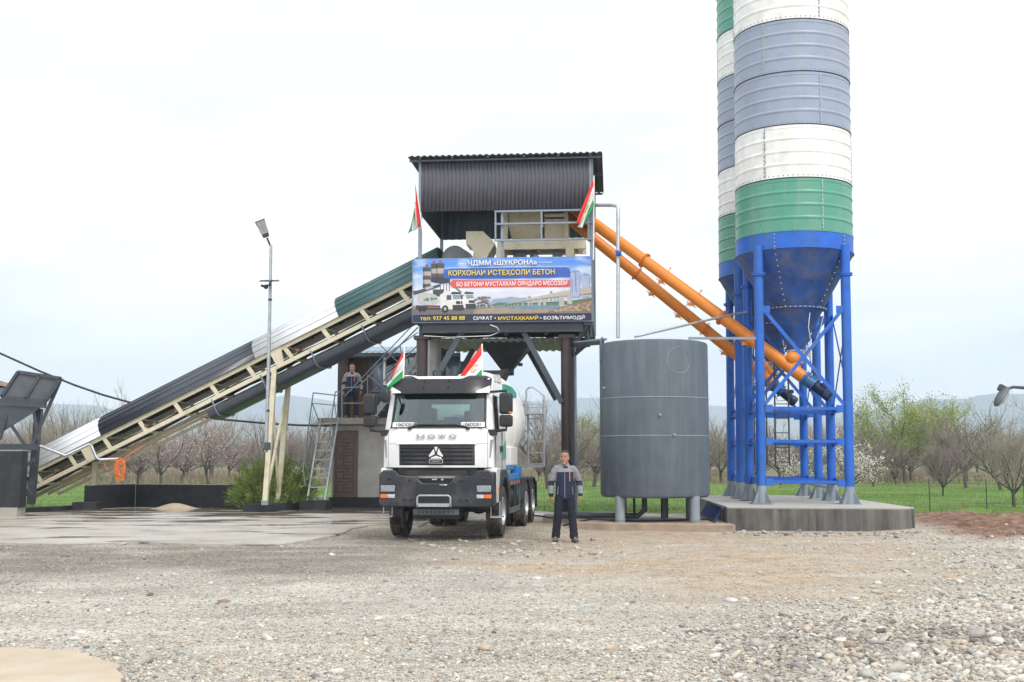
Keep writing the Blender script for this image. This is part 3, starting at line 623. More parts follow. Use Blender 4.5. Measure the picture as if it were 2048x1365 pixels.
# ------------------------------------------------------------------ tower
TO = Vector((-.17, 29.75, 0)); RZ = R(-5); TM = Matrix.Translation(TO) @ Matrix.Rotation(RZ, 4, 'Z')
T = thing('batching_tower', 'dark clad concrete mixing tower on four brown columns', 'tower', TO, RZ)
def tl(p): return TM.inverted() @ Vector(p)
XL, XR, D = -2.30, 2.28, 3.9
cxl, cxr = -2.22, 1.58
for x in (cxl, cxr):
    for y in (.2, 3.6):
        b = MB(); b.tube([(x, y, .02), (x, y, 4.78)], .15, 20); b.bx(x - .25, x + .25, y - .25, y + .25, 0, .03); b.bx(x - .2, x + .2, y - .18, y + .18, 4.70, 4.795); b.build('column', M['brown'], T, local=True)
b = MB(); b.bx(cxr - .6, cxr + .55, -.25, .6, -.05, .16); b.build('footing', M['concrete'], T, local=True)
b = MB(); b.tube([(cxr + .21, .3, .1), (cxr + .21, .3, 4.8)], .035, 10); b.build('conduit', M['greyrail'], T, local=True)
zp0, zp1 = 4.80, 5.08
b = MB(); b.bx(XL + .12, XR - .25, -.02, .14, zp0 + .08, zp1); b.bx(XL + .12, XR - .25, -.1, .2, zp1, zp1 + .03); b.bx(XL + .12, XR - .25, -.1, .2, zp0 + .05, zp0 + .08); b.build('edge_beam', M['steel'], T, local=True, bev=.006)
b = MB(); b.bx(XL + .12, XR - .25, 3.7, 3.85, zp0, zp1); b.build('edge_beam', M['steel'], T, local=True)
for x in (XL + .05, -1.1, 0, 1.05, XR - .2):
    b = MB(); b.bx(x - .05, x + .05, .15, 3.7, zp0, zp1 - .02); b.build('floor_beam', M['steel'], T, local=True)
b = MB(); b.bx(XL - .1, XR, .16, D, zp1 + .035, zp1 + .065); b.build('floor_plate', M['steel'], T, local=True)
b = MB(); b.corr((XL + .2, .3, zp0 - .06), (1, 0, 0), (0, 1, 0), 4.0, 3.7, .2, -.03); b.build('soffit_sheet', M['deck'], T, local=True, solid=.002)
b = MB(); b.prism([(XR - .24, -.1, zp1 + .03), (XR, -.1, zp1 + .03), (XR, D, zp1 + .03), (XR - .24, D, zp1 + .03)], (0, 0, -.10)); b.beam((XR - .05, -.06, zp1 + 1.4), (XR - .05, -.06, zp0 - .1), .05, .05); b.beam((cxr + .18, .2, zp0 - .3), (XR - .1, -.02, zp1 - .02), .08, .1); b.build('side_bracket', M['steel'], T, local=True)
def tz(px, py, y):  # world pixel at depth of local y plane -> local (x, y, z)
    Yw = TO.y + y; 
    for _ in range(6):
        p = P(px, py, Yw); q = tl(p); Yw += (y - q.y)
    return q
for (a, c, y) in (((930, 655), (850, 795), .1), ((1042, 655), (1124, 806), .1), ((962, 672), (890, 800), 3.5), ((1040, 672), (1112, 800), 3.5)):
    b = MB(); b.beam(tz(*a, y), tz(*c, y), .16, .14); b.build('diagonal_brace', M['steel'] if y > 1 else pm('brace_grey', (.055, .07, .09), .5), T, local=True)
b = MB(); hz_ = [(-.85, 1.1, 4.78), (.6, 1.1, 4.78), (.6, 2.5, 4.78), (-.85, 2.5, 4.78)]; lo = [(-.30, 1.62, 4.03), (.06, 1.62, 4.03), (.06, 1.98, 4.03), (-.30, 1.98, 4.03)]
b.hexa(lo, hz_); b.lathe([(.0, 3.86), (.19, 3.86), (.19, 4.06), (0, 4.06)], (-.12, 1.8, 0), seg=18); b.box((.25, 1.75, 4.15), (.12, .12, .08)); b.build('discharge_hopper', pm('hopper_dark', (.028, .032, .042), .45, var=.2), T, local=True)
b = MB(); b.tube([tz(866, 690, 1.2) + Vector((0, 0, .3)), tz(864, 780, 1.2)], .23, 18); b.build('dust_duct', pm('duct_galv', (.30, .31, .32), .5, metal=.4, var=.3, scale=3, dirt=(.5, .5, .5), damt=.8, streak=True), T, local=True)
MB().tube([tz(848, 672, -.05), tz(900, 675, .0), tz(980, 672, -.05), tz(1000, 664, -.05), tz(994, 655, -.1), tz(980, 650, -.12)], .012, 6).build('loose_cable', M['fwhite'], T, local=True)
# upper frame
z_wall0, z_wall1 = zat(421, 29.75), zat(318, 29.75); z_rf = zat(305, 29.3)
for x in (XL + .03, XR - .03):
    for y in (.03, D - .03):
        b = MB(); b.bx(x - .045, x + .045, y - .045, y + .045, zp1 + .07, z_wall1); b.build('post', M['greyrail'], T, local=True)
b = MB(); b.corr((XL, 0, z_wall0), (1, 0, 0), (0, 0, 1), XR - XL, z_wall1 - z_wall0, .105, .022, n=Vector((0, -1, 0))); b.build('front_cladding', M['clad'], T, local=True, solid=.003)
b = MB(); b.corr((XL, D, z_wall0 - .02), (1, 0, 0), (0, 0, 1), XR - XL, z_wall1 - z_wall0, .21, .03, n=Vector((0, 1, 0))); b.build('back_cladding', M['cladblue'], T, local=True, solid=.003)
b = MB(); b.corr((XL, .02, z_wall0), (0, 1, 0), (0, 0, 1), D, z_wall1 - z_wall0, .21, .03, n=Vector((-1, 0, 0))); b.build('side_cladding', M['clad'], T, local=True, solid=.003)
b = MB(); b.corr((XR, .02, z_wall0), (0, 1, 0), (0, 0, 1), D, z_wall1 - z_wall0, .21, .03, n=Vector((1, 0, 0))); b.build('side_cladding', M['clad'], T, local=True, solid=.003)
b = MB(); b.corr((XL - .28, -.22, z_rf), (1, 0, 0), (0, 1, 0), XR - XL + .55, D + .77, .165, .026); b.build('roof', M['clad'], T, local=True, solid=.004)
b = MB()
for x in (XL + .05, -1.4, -.45, .5, 1.4, XR - .05): b.bx(x - .03, x + .03, -.20, D + .4, z_rf - .07, z_rf - .012)
for y in (-.12, 1.8, D + .25): b.bx(XL - .24, XR + .24, y - .03, y + .03, z_rf - .12, z_rf - .075)
b.build('rafters', M['steel'], T, local=True)
# gallery railing and feed equipment
zr0 = zat(481, 29.7); zr2 = zat(423, 29.7); zr1 = zat(448, 29.7)
xs_ = [tz(991, 450, -.05).x, tz(1083, 450, -.05).x, tz(1177, 450, -.05).x]
b = MB()
for x in xs_: b.bx(x - .022, x + .022, -.07, -.026, zr0, zr2 - .03)
for z in (zr0, zr1, zr2): b.bx(xs_[0] - .03, XR, -.075, -.02, z - .025, z + .02)
b.build('railing', M['greyrail'], T, local=True)
xm = tz(1004, 450, -.03).x
b = MB(); b.bx(xm - .035, xm + .035, .0, .07, zp1 + .07, z_wall0); b.build('post', M['greyrail'], T, local=True)
b = MB(); z5 = zat(500, 30.5); z4 = zat(484, 30.5); b.bx(xm - .2, XR - .2, .7, .82, z5, z4); b.bx(xm - .2, XR - .2, 1.5, 1.62, z5, z4); b.bx(xm - .2, XR - .2, .7, 1.6, z4, z4 + .03)
for x in (xm, xm + .9, xm + 1.7, XR - .35): b.bx(x - .05, x + .05, .82, 1.5, z5 + .02, z4)
b.build('gallery_floor', M['cream'], T, local=True)
for x in (tz(1001, 500, .8).x, tz(1140, 500, .8).x):
    for y in (.76, 1.56): b = MB(); b.bx(x - .11, x + .11, y - .06, y + .06, zp1 + .07, z5); b.build('gallery_post', M['cream'], T, local=True)
hx0, hx1 = tz(1018, 440, 1.3).x, tz(1086, 440, 1.3).x; zt = zat(424, 31) + .35
b = MB(); zb = zat(455, 31); b.bx(hx0, hx1, 1.2, 2.2, zb, zt); b.hexa([(hx0 + .1, 1.45, z4 + .05), (hx1 - .1, 1.45, z4 + .05), (hx1 - .1, 1.95, z4 + .05), (hx0 + .1, 1.95, z4 + .05)], [(hx0, 1.2, zb), (hx1, 1.2, zb), (hx1, 2.2, zb), (hx0, 2.2, zb)]); b.bx(hx0 - .14, hx0 - .02, 1.1, 1.2, z4, zt); b.bx(hx0 - .05, hx1 + .05, 1.17, 1.2, zb - .03, zb + .03); b.build('weigh_hopper', M['cream'], T, local=True)
b = MB(); a = tz(1089, 430, 1.2).x; c = tz(1136, 430, 1.2).x; b.tube([(a, 1.2, zat(433, 31)), (c, 1.2, zat(433, 31))], .06, 10); b.bx(c - .1, c, 1.15, 1.35, z4, zat(428, 31)); b.bx(a, c, 1.25, 2.2, z4 + .05, zat(440, 31)); b.build('cement_hopper', M['cream'], T, local=True)
b = MB(); c0_ = tz(1040, 512, 1.6); b.box(c0_, (.34, .5, .28)); c1_ = tz(1060, 510, 1.4); b.tube([c1_, c1_ + Vector((.2, 0, 0))], .09, 10); c2_ = tz(1115, 510, 1.4); b.box(c2_, (.26, .4, .14)); b.box(c2_ + Vector((0, 0, -.15)), (.12, .3, .2)); c3 = tz(1072, 517, .8); b.sphere(c3, .1, 10, 6); b.build('mixer_motors', M['greyrail'], T, local=True)
b = MB(); b.bx(tz(960, 530, 1).x, tz(1175, 530, 1).x, .6, 3.2, zp1 + .07, zat(520, 30.5)); b.build('mixer', M['cream'], T, local=True, bev=.02)
b = MB(); b.beam(tz(1012, 506, 2.5), tz(1035, 496, 2.5), .03, .03); b.beam(tz(1012, 497, 2.6), tz(1140, 512, 2.6), .02, .02); b.build('tie_rods', M['steel'], T, local=True)
# feed chute (plate outline with round cut)
ch = [(932, 463), (966, 463), (986, 482), (988, 492), (972, 519), (940, 519)]; arc = [(946, 512), (947, 503), (943, 494), (937, 490), (932, 489)]
b = MB(); pl = [tz(x, y, .9) for x, y in ch + arc]; b.prism(pl, (0, .9, 0)); b.beam(tz(988, 486, .85), tz(968, 520, .85), .10, .08); b.build('feed_chute', M['cream'], T, local=True)
# banner
BN0 = TM @ Vector((XL - .12, -.16, 0)); bw = 4.66; zb0, zb1 = zat(644, 29.7), zat(518, 29.7); bh = zb1 - zb0
exec_banner = True
# pipes
def pipe(name, pts, r, m, label, cat='pipe', seg=10): return tag(MB().tube(pts, r, seg).build(name, m), label, cat)
vp = thing('water_pipe', 'thin galvanised pipe bending down from the tower to the grey tank', 'pipe', P(1237, 672, 27.9)); 
MB().tube([P(1180, 411, 29.6), P(1225, 411, 28.6), P(1232, 412, 28.5), P(1236, 417, 28.45), P(1236, 430, 28.4), P(1236, 676, 27.9)], .045, 10).build('tube', M['galv'], vp)
b = MB(); c = P(1237, 507, 28.2); b.lathe([(.046, -.07), (.075, -.06), (.075, .06), (.046, .07)], c, seg=12); b.box(c + Vector((0, -.08, .0)), (.08, .1, .05)); b.build('valve', M['blue'], vp)
sr = thing('steel_rail', 'grey steel rail from the top of the tank to the silo leg', 'rail', P(1400, 677, 27.6)); MB().beam(P(1378, 677, 27.3), P(1513, 677, 28.0), .04, .06).build('bar', M['greyrail'], sr)
pipe('conduit_pipe', [P(1270, 674, 28), P(1470, 628, 29.2), P(1500, 624, 30.3)], .03, M['galv'], 'pale sloping pipe from the tank roof to the silo legs')
sb = thing('pipe_bracket', 'grey bracket beam between the tower column and the tank top', 'bracket', P(1150, 690, 30)); MB().beam(P(1140, 691, 30), P(1206, 686, 28), .07, .09).build('bar', M['steel'], sb); MB().beam(P(1147, 712, 30), P(1172, 690, 29.3), .07, .07).build('strut', M['steel'], sb); MB().tube([P(1140, 687, 30), P(1212, 679, 28)], .035, 8).build('pipe', M['greyrail'], sb)
# ------------------------------------------------------------------ banner
B = thing('advert_banner', 'wide printed banner with lettering hung across the tower front', 'banner', BN0 + Vector((0, 0, zb0)), RZ)
BM = FR[B.name] @ Matrix.Rotation(PI / 2, 4, 'X')
FRB = FR[B.name]
S_ = bw / 1840.0; SY = bh / 625.0
def pmat(n, c, **k): return pm(n, c, .55, var=.06, **k)
bs = bpy.data.materials.new("banner_print"); bs.use_nodes = True; t = bs.node_tree; b = t.nodes["Principled BSDF"]; K = t.links.new
tc = N("TexCoord").outputs["Object"]; sp = N("SeparateXYZ"); K(tc, sp.inputs[0])
nn = N("TexNoise"); nn.inputs["Scale"].default_value = 1.6; nn.inputs["Detail"].default_value = 6; mp = N("Mapping"); mp.inputs[3].default_value = (.6, 1, 1.8); K(tc, mp.inputs[0]); K(mp.outputs[0], nn.inputs[0])
d1 = N("MapRange"); d1.inputs[1].default_value = 0; d1.inputs[2].default_value = bh; K(sp.outputs[2], d1.inputs[0])
skyc = ramp(d1.outputs[0], [(.28, (.50, .55, .64)), (.5, (.66, .66, .76)), (.72, (.22, .42, .76)), (1, (.06, .20, .66))])
cl = N("MapRange"); cl.inputs[1].default_value = .48; cl.inputs[2].default_value = .68; K(nn.outputs[0], cl.inputs[0])
K(mixc(cl.outputs[0], skyc, (.74, .79, .86)), b.inputs["Base Color"]); b.inputs["Roughness"].default_value = .6
def wav(x, y): return .012 * math.sin(x * 3.1 + y * 2) + .008 * math.sin(x * 7 - y * 3)
pb = MB(); pb.grid(lambda u, v: (u * bw, wav(u * bw, v * bh), v * bh), 48, 14); po = pb.build('printed_sheet', bs, B, local=True, solid=.006)
BMATS = {}
def bmat(c):
    k = tuple(round(x, 3) for x in c)
    if k not in BMATS: BMATS[k] = pm('banner_ink', k, .5, var=.08, scale=6)
    return BMATS[k]
ART = {}
def bp_(pts, col, lay):
    """printed shape: zoom pixel coordinates on the banner"""
    poly = [Vector(((x - 120) * S_, 0, (722 - y) * SY)) for x, y in pts]
    col = tuple(v * (.72 if max(col) < .7 else .95) for v in col); key = tuple(round(v, 3) for v in col); mb = ART.setdefault(key, MB())
    bm = bmesh.new(); vs = [bm.verts.new(p) for p in poly]; f = bm.faces.new(vs)
    xs2 = np.arange(.1, bw, .1)
    x0, x1 = min(p.x for p in poly), max(p.x for p in poly)
    for xc in xs2:
        if x0 < xc < x1: bmesh.ops.bisect_plane(bm, geom=bm.verts[:] + bm.edges[:] + bm.faces[:], plane_co=(xc, 0, 0), plane_no=(1, 0, 0))
    for f in bm.faces: mb.face([(v.co.x, wav(v.co.x, v.co.z) - .0045 - .0016 * lay, v.co.z) for v in f.verts])
    bm.free()
def rect(x0, x1, y0, y1, col, lay): bp_([(x0, y0), (x1, y0), (x1, y1), (x0, y1)], col, lay)
# ground, water, hills, city
bp_([(120, 560), (400, 585), (780, 580), (1000, 575), (1400, 600), (1960, 590), (1960, 655), (120, 655)], (.33, .28, .24), 1)
bp_([(120, 590), (500, 600), (760, 600), (740, 655), (120, 655)], (.20, .19, .19), 2)
bp_([(900, 590), (1200, 585), (1600, 610), (1560, 640), (760, 645), (800, 605)], (.45, .36, .27), 2)
bp_([(960, 560), (1640, 560), (1640, 605), (1500, 618), (1150, 600), (960, 578)], (.20, .34, .46), 2)
bp_([(900, 545), (960, 500), (1050, 495), (1130, 480), (1230, 495), (1300, 490), (1300, 560), (900, 560)], (.36, .50, .66), 1)
bp_([(930, 562), (1000, 535), (1200, 545), (1700, 530), (1960, 500), (1960, 565), (930, 570)], (.14, .24, .12), 2)
r = random.Random(2); x = 1310
while x < 1740:
    w2 = r.uniform(18, 34); h2 = r.uniform(30, 110) * (.5 + (x - 1310) / 500); rect(x, x + w2, 530 - h2, 530, r.choice([(.45, .53, .68), (.36, .42, .58), (.55, .6, .7)]), 2); x += w2 + r.uniform(2, 18)
bp_([(1745, 240), (1790, 225), (1840, 235), (1848, 260), (1848, 500), (1745, 500)], (.30, .37, .60), 2)
for k in range(9): rect(1752 + k * 10, 1757 + k * 10, 250, 490, (.55, .62, .80), 3)
bp_([(1862, 275), (1900, 260), (1938, 270), (1945, 300), (1945, 500), (1862, 500)], (.36, .42, .60), 2)
for k in range(7): rect(1868 + k * 10, 1873 + k * 10, 285, 490, (.58, .64, .78), 3)
bp_([(1030, 563), (1300, 505), (1600, 445), (1960, 392), (1960, 455), (1600, 485), (1300, 522)], (.62, .55, .47), 3)
bp_([(1030, 566), (1300, 522), (1600, 485), (1960, 455), (1960, 468), (1600, 495), (1300, 530)], (.30, .26, .23), 3)
for (x0, x1, yt, yb) in ((1630, 1680, 485, 580), (1715, 1765, 475, 560), (1415, 1445, 512, 572), (1470, 1495, 508, 568), (1310, 1330, 530, 574), (1345, 1360, 527, 570), (1250, 1264, 540, 574), (1205, 1215, 548, 575), (1170, 1178, 553, 575), (1140, 1146, 558, 575), (1110, 1116, 560, 575)): rect(x0, x1, yt, yb, (.58, .55, .52), 4)
bp_([(1520, 630), (1640, 590), (1760, 560), (1880, 528), (1960, 520), (1960, 640), (1520, 640)], (.30, .21, .14), 4)
for k in range(70):
    x = r.uniform(1570, 1945); y = r.uniform(535 + (1945 - x) * .24, 632); s = r.uniform(9, 20)
    bp_([(x + s * math.cos(a) * r.uniform(.8, 1.2), y + s * .62 * math.sin(a)) for a in [i * PI / 3 for i in range(6)]], r.choice([(.50, .38, .27), (.42, .32, .23), (.58, .47, .36)]), 5)
for k in range(60):
    x = r.gauss(855, 36); y = r.uniform(478, 575); s = r.uniform(8, 22); bp_([(x + s * math.cos(a) * r.uniform(.5, 1.2), y + s * .7 * math.sin(a) * r.uniform(.5, 1.2)) for a in [i * PI / 4 for i in range(8)]], r.choice([(.20, .18, .18), (.28, .25, .24), (.14, .14, .14)]), 3)
# printed silos
for (x0, x1, y0, y1) in ((225, 308, 180, 385), (312, 364, 145, 290), (360, 448, 140, 292)):
    n5 = 5; hh = (y1 - y0) / n5
    for i, c in enumerate([(.07, .13, .13), (.62, .52, .46), (.12, .12, .16), (.62, .52, .46), (.07, .13, .12)]):
        if y1 < 300 and i > 2: break
        k = hh if y1 > 300 else (y1 - y0) / 3
        rect(x0, x1, y0 + i * k, y0 + (i + 1) * k, c, 2); rect(x0, x0 + (x1 - x0) * .22, y0 + i * k, y0 + (i + 1) * k, tuple(v * .6 for v in c), 3)
    rect((x0 + x1) / 2 - 14, (x0 + x1) / 2 + 16, y0 - 28, y0, (.55, .10, .06), 2)
bp_([(308, 285), (400, 270), (510, 292), (505, 335), (420, 345), (310, 325)], (.06, .065, .08), 4)
for x in (405, 440, 470, 498): rect(x, x + 7, 335, 420, (.12, .12, .13), 4)
bp_([(120, 410), (160, 410), (410, 345), (410, 372), (250, 420), (130, 455)], (.10, .11, .14), 4); bp_([(250, 380), (330, 358), (335, 382), (258, 405)], (.58, .58, .58), 5)
bp_([(500, 325), (640, 435), (625, 440), (490, 340)], (.18, .18, .18), 3)
rect(330, 440, 400, 470, (.09, .09, .10), 3)
# printed mixers
def ptruck(ox, s, full):
    f = lambda pts: [(ox + x * s, 430 + y * s) for x, y in pts]
    if full:
        bp_(f([(-240, 40), (-225, 10), (-180, 0), (-110, 5), (-40, 25), (-20, 60), (-25, 110), (-60, 128), (-150, 122), (-215, 100), (-238, 75)]), (.66, .64, .61), 5); bp_(f([(-180, 75), (-120, 45), (-30, 55), (-30, 70), (-130, 85)]), (.10, .30, .29), 6)
        bp_(f([(-250, 125), (0, 130), (0, 170), (-250, 165)]), (.06, .06, .07), 5); bp_(f([(-130, 138), (-10, 142), (-10, 156), (-130, 152)]), (.45, .16, .10), 6)
        for x in (-205, -165): bp_(f([(x + 20 * math.cos(i * PI / 5), 168 + 20 * math.sin(i * PI / 5)) for i in range(10)]), (.03, .03, .03), 6)
    bp_(f([(0, 25), (40, 2), (130, 0), (210, 5), (222, 30), (235, 120), (235, 170), (60, 170), (5, 150)]), (.70, .70, .70), 7); bp_(f([(130, 25), (212, 30), (225, 68), (140, 72)]), (.25, .42, .52), 8); bp_(f([(70, 30), (115, 28), (120, 75), (70, 78)]), (.10, .12, .15), 8)
    bp_(f([(165, 90), (232, 90), (234, 118), (168, 118)]), (.05, .05, .06), 8); bp_(f([(130, 128), (240, 124), (252, 170), (240, 180), (135, 178)]), (.06, .06, .07), 8); bp_(f([(185, 0), (215, 2), (220, 22), (110, 20), (130, -4)]), (.06, .06, .07), 8)
    if full:
        bp_(f([(55 + 34 * math.cos(i * PI / 6), 165 + 36 * math.sin(i * PI / 6)) for i in range(12)]), (.03, .03, .03), 9); bp_(f([(55 + 17 * math.cos(i * PI / 6), 165 + 18 * math.sin(i * PI / 6)) for i in range(12)]), (.5, .5, .5), 10)
ptruck(620 - 70, .92, False); ptruck(405, 1.0, True)
# bands
bp_([(440, 205), (520, 198), (1200, 195), (1700, 200), (1745, 215), (1745, 295), (1200, 300), (500, 296), (445, 288)], (.06, .16, .62), 6)
bp_([(510, 335), (540, 308), (1000, 318), (1400, 322), (1745, 325), (1742, 390), (1400, 388), (900, 384), (540, 388), (515, 365)], (.72, .10, .085), 6)
rect(590, 686, 142, 147, (.8, .84, .9), 6); rect(1422, 1560, 142, 147, (.8, .84, .9), 6); rect(450, 1740, 186, 190, (.66, .74, .86), 6)
rect(120, 1960, 650, 722, (.028, .035, .10), 6)
mbs = list(ART.items()); am = MB(); mats = []
for i, (kcol, mb) in enumerate(mbs):
    off = len(am.v); am.v += mb.v; am.f += [[j + off for j in f] for f in mb.f]; am.m += [i] * len(mb.f); mats.append(bmat(kcol))
am.build('printed_picture', mats, B, local=True, flat=True, fix=False)
YEL, WHT, SHD = pm('banner_yellow', (.80, .62, .03), .5, var=.03), pm('banner_white', (.80, .80, .80), .5, var=.03), pm('banner_shadow', (.03, .05, .16), .5)
def btext(s, x0, x1, ytop, ybot, m, bold=.012, shadow=True):
    w_ = (x1 - x0) * S_; h_ = (ybot - ytop) * SY; cx = ((x0 + x1) / 2 - 120) * S_; z = (722 - ybot) * SY
    for k, (dx, dz, dy, mm) in enumerate(([(.005, -.006, -.042, SHD)] if shadow else []) + [(0, 0, -.048, m)]):
        mt = Matrix.Translation((cx + dx, dy, z + dz)) @ Matrix.Rotation(PI / 2, 4, 'X')
        o = text_mesh(s, 'lettering' if mm is not SHD else 'lettering_shadow', mm, None, mt, w_, h_, bold, .001)
        # text_mesh without parent recentres; re-add as local child
        loc = o.location.copy(); o.parent = B; FR[o.name] = FR[B.name]; o.location = loc
btext('ЧДММ «ШУКРОНА»', 694, 1408, 116, 178, WHT, .016)
btext('КОРХОНАИ ИСТЕҲСОЛИ БЕТОН', 492, 1588, 214, 278, YEL, .014)
btext('БО БЕТОНИ МУСТАХКАМ ОЯНДАРО МЕСОЗЕМ', 578, 1715, 331, 384, WHT, .014, False)
btext('тел: 937 45 88 88', 203, 665, 668, 706, YEL, .008, False)
btext('СИФАТ •', 752, 985, 671, 710, WHT, .014, False); btext('МУСТАҲКАМЙ', 1008, 1418, 668, 718, YEL, .014, False); btext('• БОЗЪТИМОДЙ', 1436, 1893, 668, 718, WHT, .014, False)
fr_ = MB(); 
for a, c in (((-.02, .03, 0), (bw + .02, .03, 0)), ((-.02, .03, bh), (bw + .02, .03, bh)), ((0, .03, 0), (0, .03, bh)), ((bw, .03, 0), (bw, .03, bh))): fr_.beam(a, c, .04, .04)
fr_.build('hanging_frame', M['greyrail'], B, local=True)
# ------------------------------------------------------------------ flags
def flag(name, HT, HB, FT, FB, pole, label, Y, seed, emb=False, amp=.05):
    p = lambda q: P(q[0], q[1], Y)
    t = thing(name, label, 'flag', p(pole[1]), 0, 'national flags on poles'); a, b2, c, d = p(HT), p(HB), p(FT), p(FB)
    def fn(u, v):
        top = a.lerp(c, u); bot = b2.lerp(d, u); q = top.lerp(bot, v)
        ph = seed + v * 9.0 + u * 2.5; return q + Vector((.25 * amp * math.sin(ph * 1.3) * u, amp * math.sin(ph) * (.25 + u), .2 * amp * math.cos(ph * .8) * u * v))
    mb = MB(); mb.grid(fn, 20, 21, lambda i, j: 0 if j < 6 else (1 if j < 15 else 2)); cl_ = mb.build('cloth', [M['red'], M['fwhite'], M['fgreen']], t, solid=.004, angle=80)
    if emb:
        e = MB()
        for k in range(7):
            aa = PI * (.08 + k * .14); u, v = .42 + .17 * math.cos(aa) * 1.0, .50 - .15 * math.sin(aa); q = fn(u, v) + Vector((0, -.014, 0)); e.sphere(q, .016, 5, 4, (1, .3, 1))
        for k in range(5):
            u = .34 + k * .045; q = fn(u, .55) + Vector((0, -.014, 0)); q2 = fn(u + .02, .50 - (.03 if k % 2 else 0)) + Vector((0, -.014, 0)); e.tube([q, q2, fn(u + .045, .55) + Vector((0, -.014, 0))], .008, 5)
        e.build('emblem', M['gold'], cl_)
    MB().tube([p(pole[0]), p(pole[1])], .016, 8).build('pole', M['fwhite'], t); return t
flag('flag', (831, 357), (829, 428), (842, 454), (816, 467), ((830, 354), (849, 492)), 'drooping red white and green flag at the left edge of the tower', 29.45, .5, True, .09)
flag('flag', (1187, 356), (1188, 412), (1153, 447), (1164, 462), ((1188, 352), (1187, 520)), 'drooping red white and green flag at the right edge of the tower', 29.15, 2.0, True, .10)
# ------------------------------------------------------------------ belt conveyor
CA, CB = Vector((-16.0, 36.5, 0)), Vector((-1.9, 32.7, 0)); dh = (CB - CA).normalized(); nh = Vector((-dh.y, dh.x, 0))
def cvp(px, py, off=0.0):
    u = (px - 1024) / F_PX; v = (682.5 - py) / F_PX; d = Vector((u, CT - v * ST, v * CT + ST)); o = Vector((0, 0, CAMZ)); A = CA + nh * off
    t = (A - o).dot(nh) / d.dot(nh); return o + d * t
U0, U1 = cvp(33, 960), cvp(825, 564); cd = (U1 - U0).normalized(); cu = nh.cross(cd); cu = cu if cu.z > 0 else -cu
Lv = (cvp(910, 524) - U0).dot(cd); LOW = (cvp(400, 811) - U0).dot(cu)
def C_(s, off, h): return U0 + cd * s + nh * off + cu * h
def sof(px, py=None):
    q = P(px, 900, 34); 
    f = lambda s: 1024 + F_PX * (C_(s, 0, 0).x / (C_(s, 0, 0).y))
    lo, hi = -3, 25
    for _ in range(40):
        m = (lo + hi) / 2; lo, hi = (m, hi) if f(m) < px else (lo, m)
    return lo
CV = thing('belt_conveyor', 'long sloping covered belt conveyor rising from the left to the tower', 'conveyor', (CA + CB) / 2, 0)
S0 = -.6
for off in (0, .95):
    b = MB(); b.beam(C_(S0, off, 0), C_(Lv, off, 0), .012, .15); b.beam(C_(S0, off + .03, .07), C_(Lv, off + .03, .07), .07, .012); b.beam(C_(S0, off + .03, -.07), C_(Lv, off + .03, -.07), .07, .012); b.build('upper_rail', M['cream'], CV)
    b = MB(); b.beam(C_(S0, off, LOW), C_(Lv, off, LOW), .012, .12); b.beam(C_(S0, off + .03, LOW + .055), C_(Lv, off + .03, LOW + .055), .07, .012); b.beam(C_(S0, off + .03, LOW - .055), C_(Lv, off + .03, LOW - .055), .07, .012); b.build('lower_rail', M['cream'], CV)
k = 0; s = .7
while s < Lv - .3:
    b = MB()
    for off in (.02, .97): b.beam(C_(s, off, -.07), C_(s + .10, off, LOW + .06), .02, .13)
    b.beam(C_(s + .1, .05, LOW), C_(s + .1, .95, LOW), .06, .06); b.beam(C_(s, .05, -.03), C_(s, .95, -.03), .05, .05)
    b.build('frame_upright', M['cream'], CV); s += 1.32
def arch(s0, s1, mk):
    prof = []; n = 11
    for i in range(n + 1):
        a = R(-14) + (PI + R(28)) * i / n; c_ = (.475 + .55 * -math.cos(a), .17 + .54 * math.sin(a)); prof.append((a, c_))
    pts = []
    for i in range(n):
        (a, c0_), (a2, c1_) = prof[i], prof[i + 1]; r0 = Vector((-math.cos(a), math.sin(a))); pts += [Vector(c0_) - r0 * .012, Vector(c0_) + r0 * .014, Vector(c0_) * .9 + Vector(c1_) * .1, Vector(c0_) * .12 + Vector(c1_) * .88]
    pts.append(Vector(prof[-1][1])); b = MB(); o = len(b.v)
    for s_ in (s0, s1):
        for p in pts: b.v.append(tuple(C_(s_, p.x, p.y)))
    m_ = len(pts)
    for i in range(m_ - 1): b.f.append([i, i + 1, m_ + i + 1, m_ + i]); b.m.append(0)
    b.build('cover', M[mk], CV, solid=.004, angle=15)
bd = [S0 + .1, sof(46), sof(208), sof(512), sof(678), sof(884)]
for i, mk in enumerate(['cvteal', 'cvwhite', 'cvgrey', 'cvwhite', 'cvteal']): arch(bd[i] + (.0 if i == 0 else -.015), bd[i + 1], mk)
b = MB(); b.beam(C_(S0, .475, .14), C_(Lv, .475, .14), .72, .03); b.beam(C_(S0, .12, .16), C_(Lv - .3, .12, .16), .02, .16); b.beam(C_(S0, .83, .16), C_(Lv - .3, .83, .16), .02, .16); b.build('belt', M['belt'], CV)
b = MB(); nseg = 30
pts_ = [C_(S0 + (Lv - S0) * i / nseg, .475, LOW + .13 - .05 * abs(math.sin(i * .8))) for i in range(nseg + 1)]
for i in range(nseg): b.beam(pts_[i], pts_[i + 1], .70, .07)
b.build('return_belt', M['belt'], CV)
k = 0; s = .3
while s < Lv - .4:
    b = MB()
    for off in (-.0, .95): b.beam(C_(s, off, .06), C_(s + .02, off, .21), .05, .05); b.beam(C_(s + .08, off, .07), C_(s + .0, off, .17), .03, .02)
    b.build('idler_bracket', M['greyrail'], CV); s += 1.02
for px in (110, 286, 345, 585):
    s = sof(px); b = MB(); b.tube([C_(s, .0, LOW + .18), C_(s, .95, LOW + .18)], .05, 10); b.build('return_roller', pm('roller_rust', (.2, .09, .06), .6), CV)
sd0 = Lv - .1
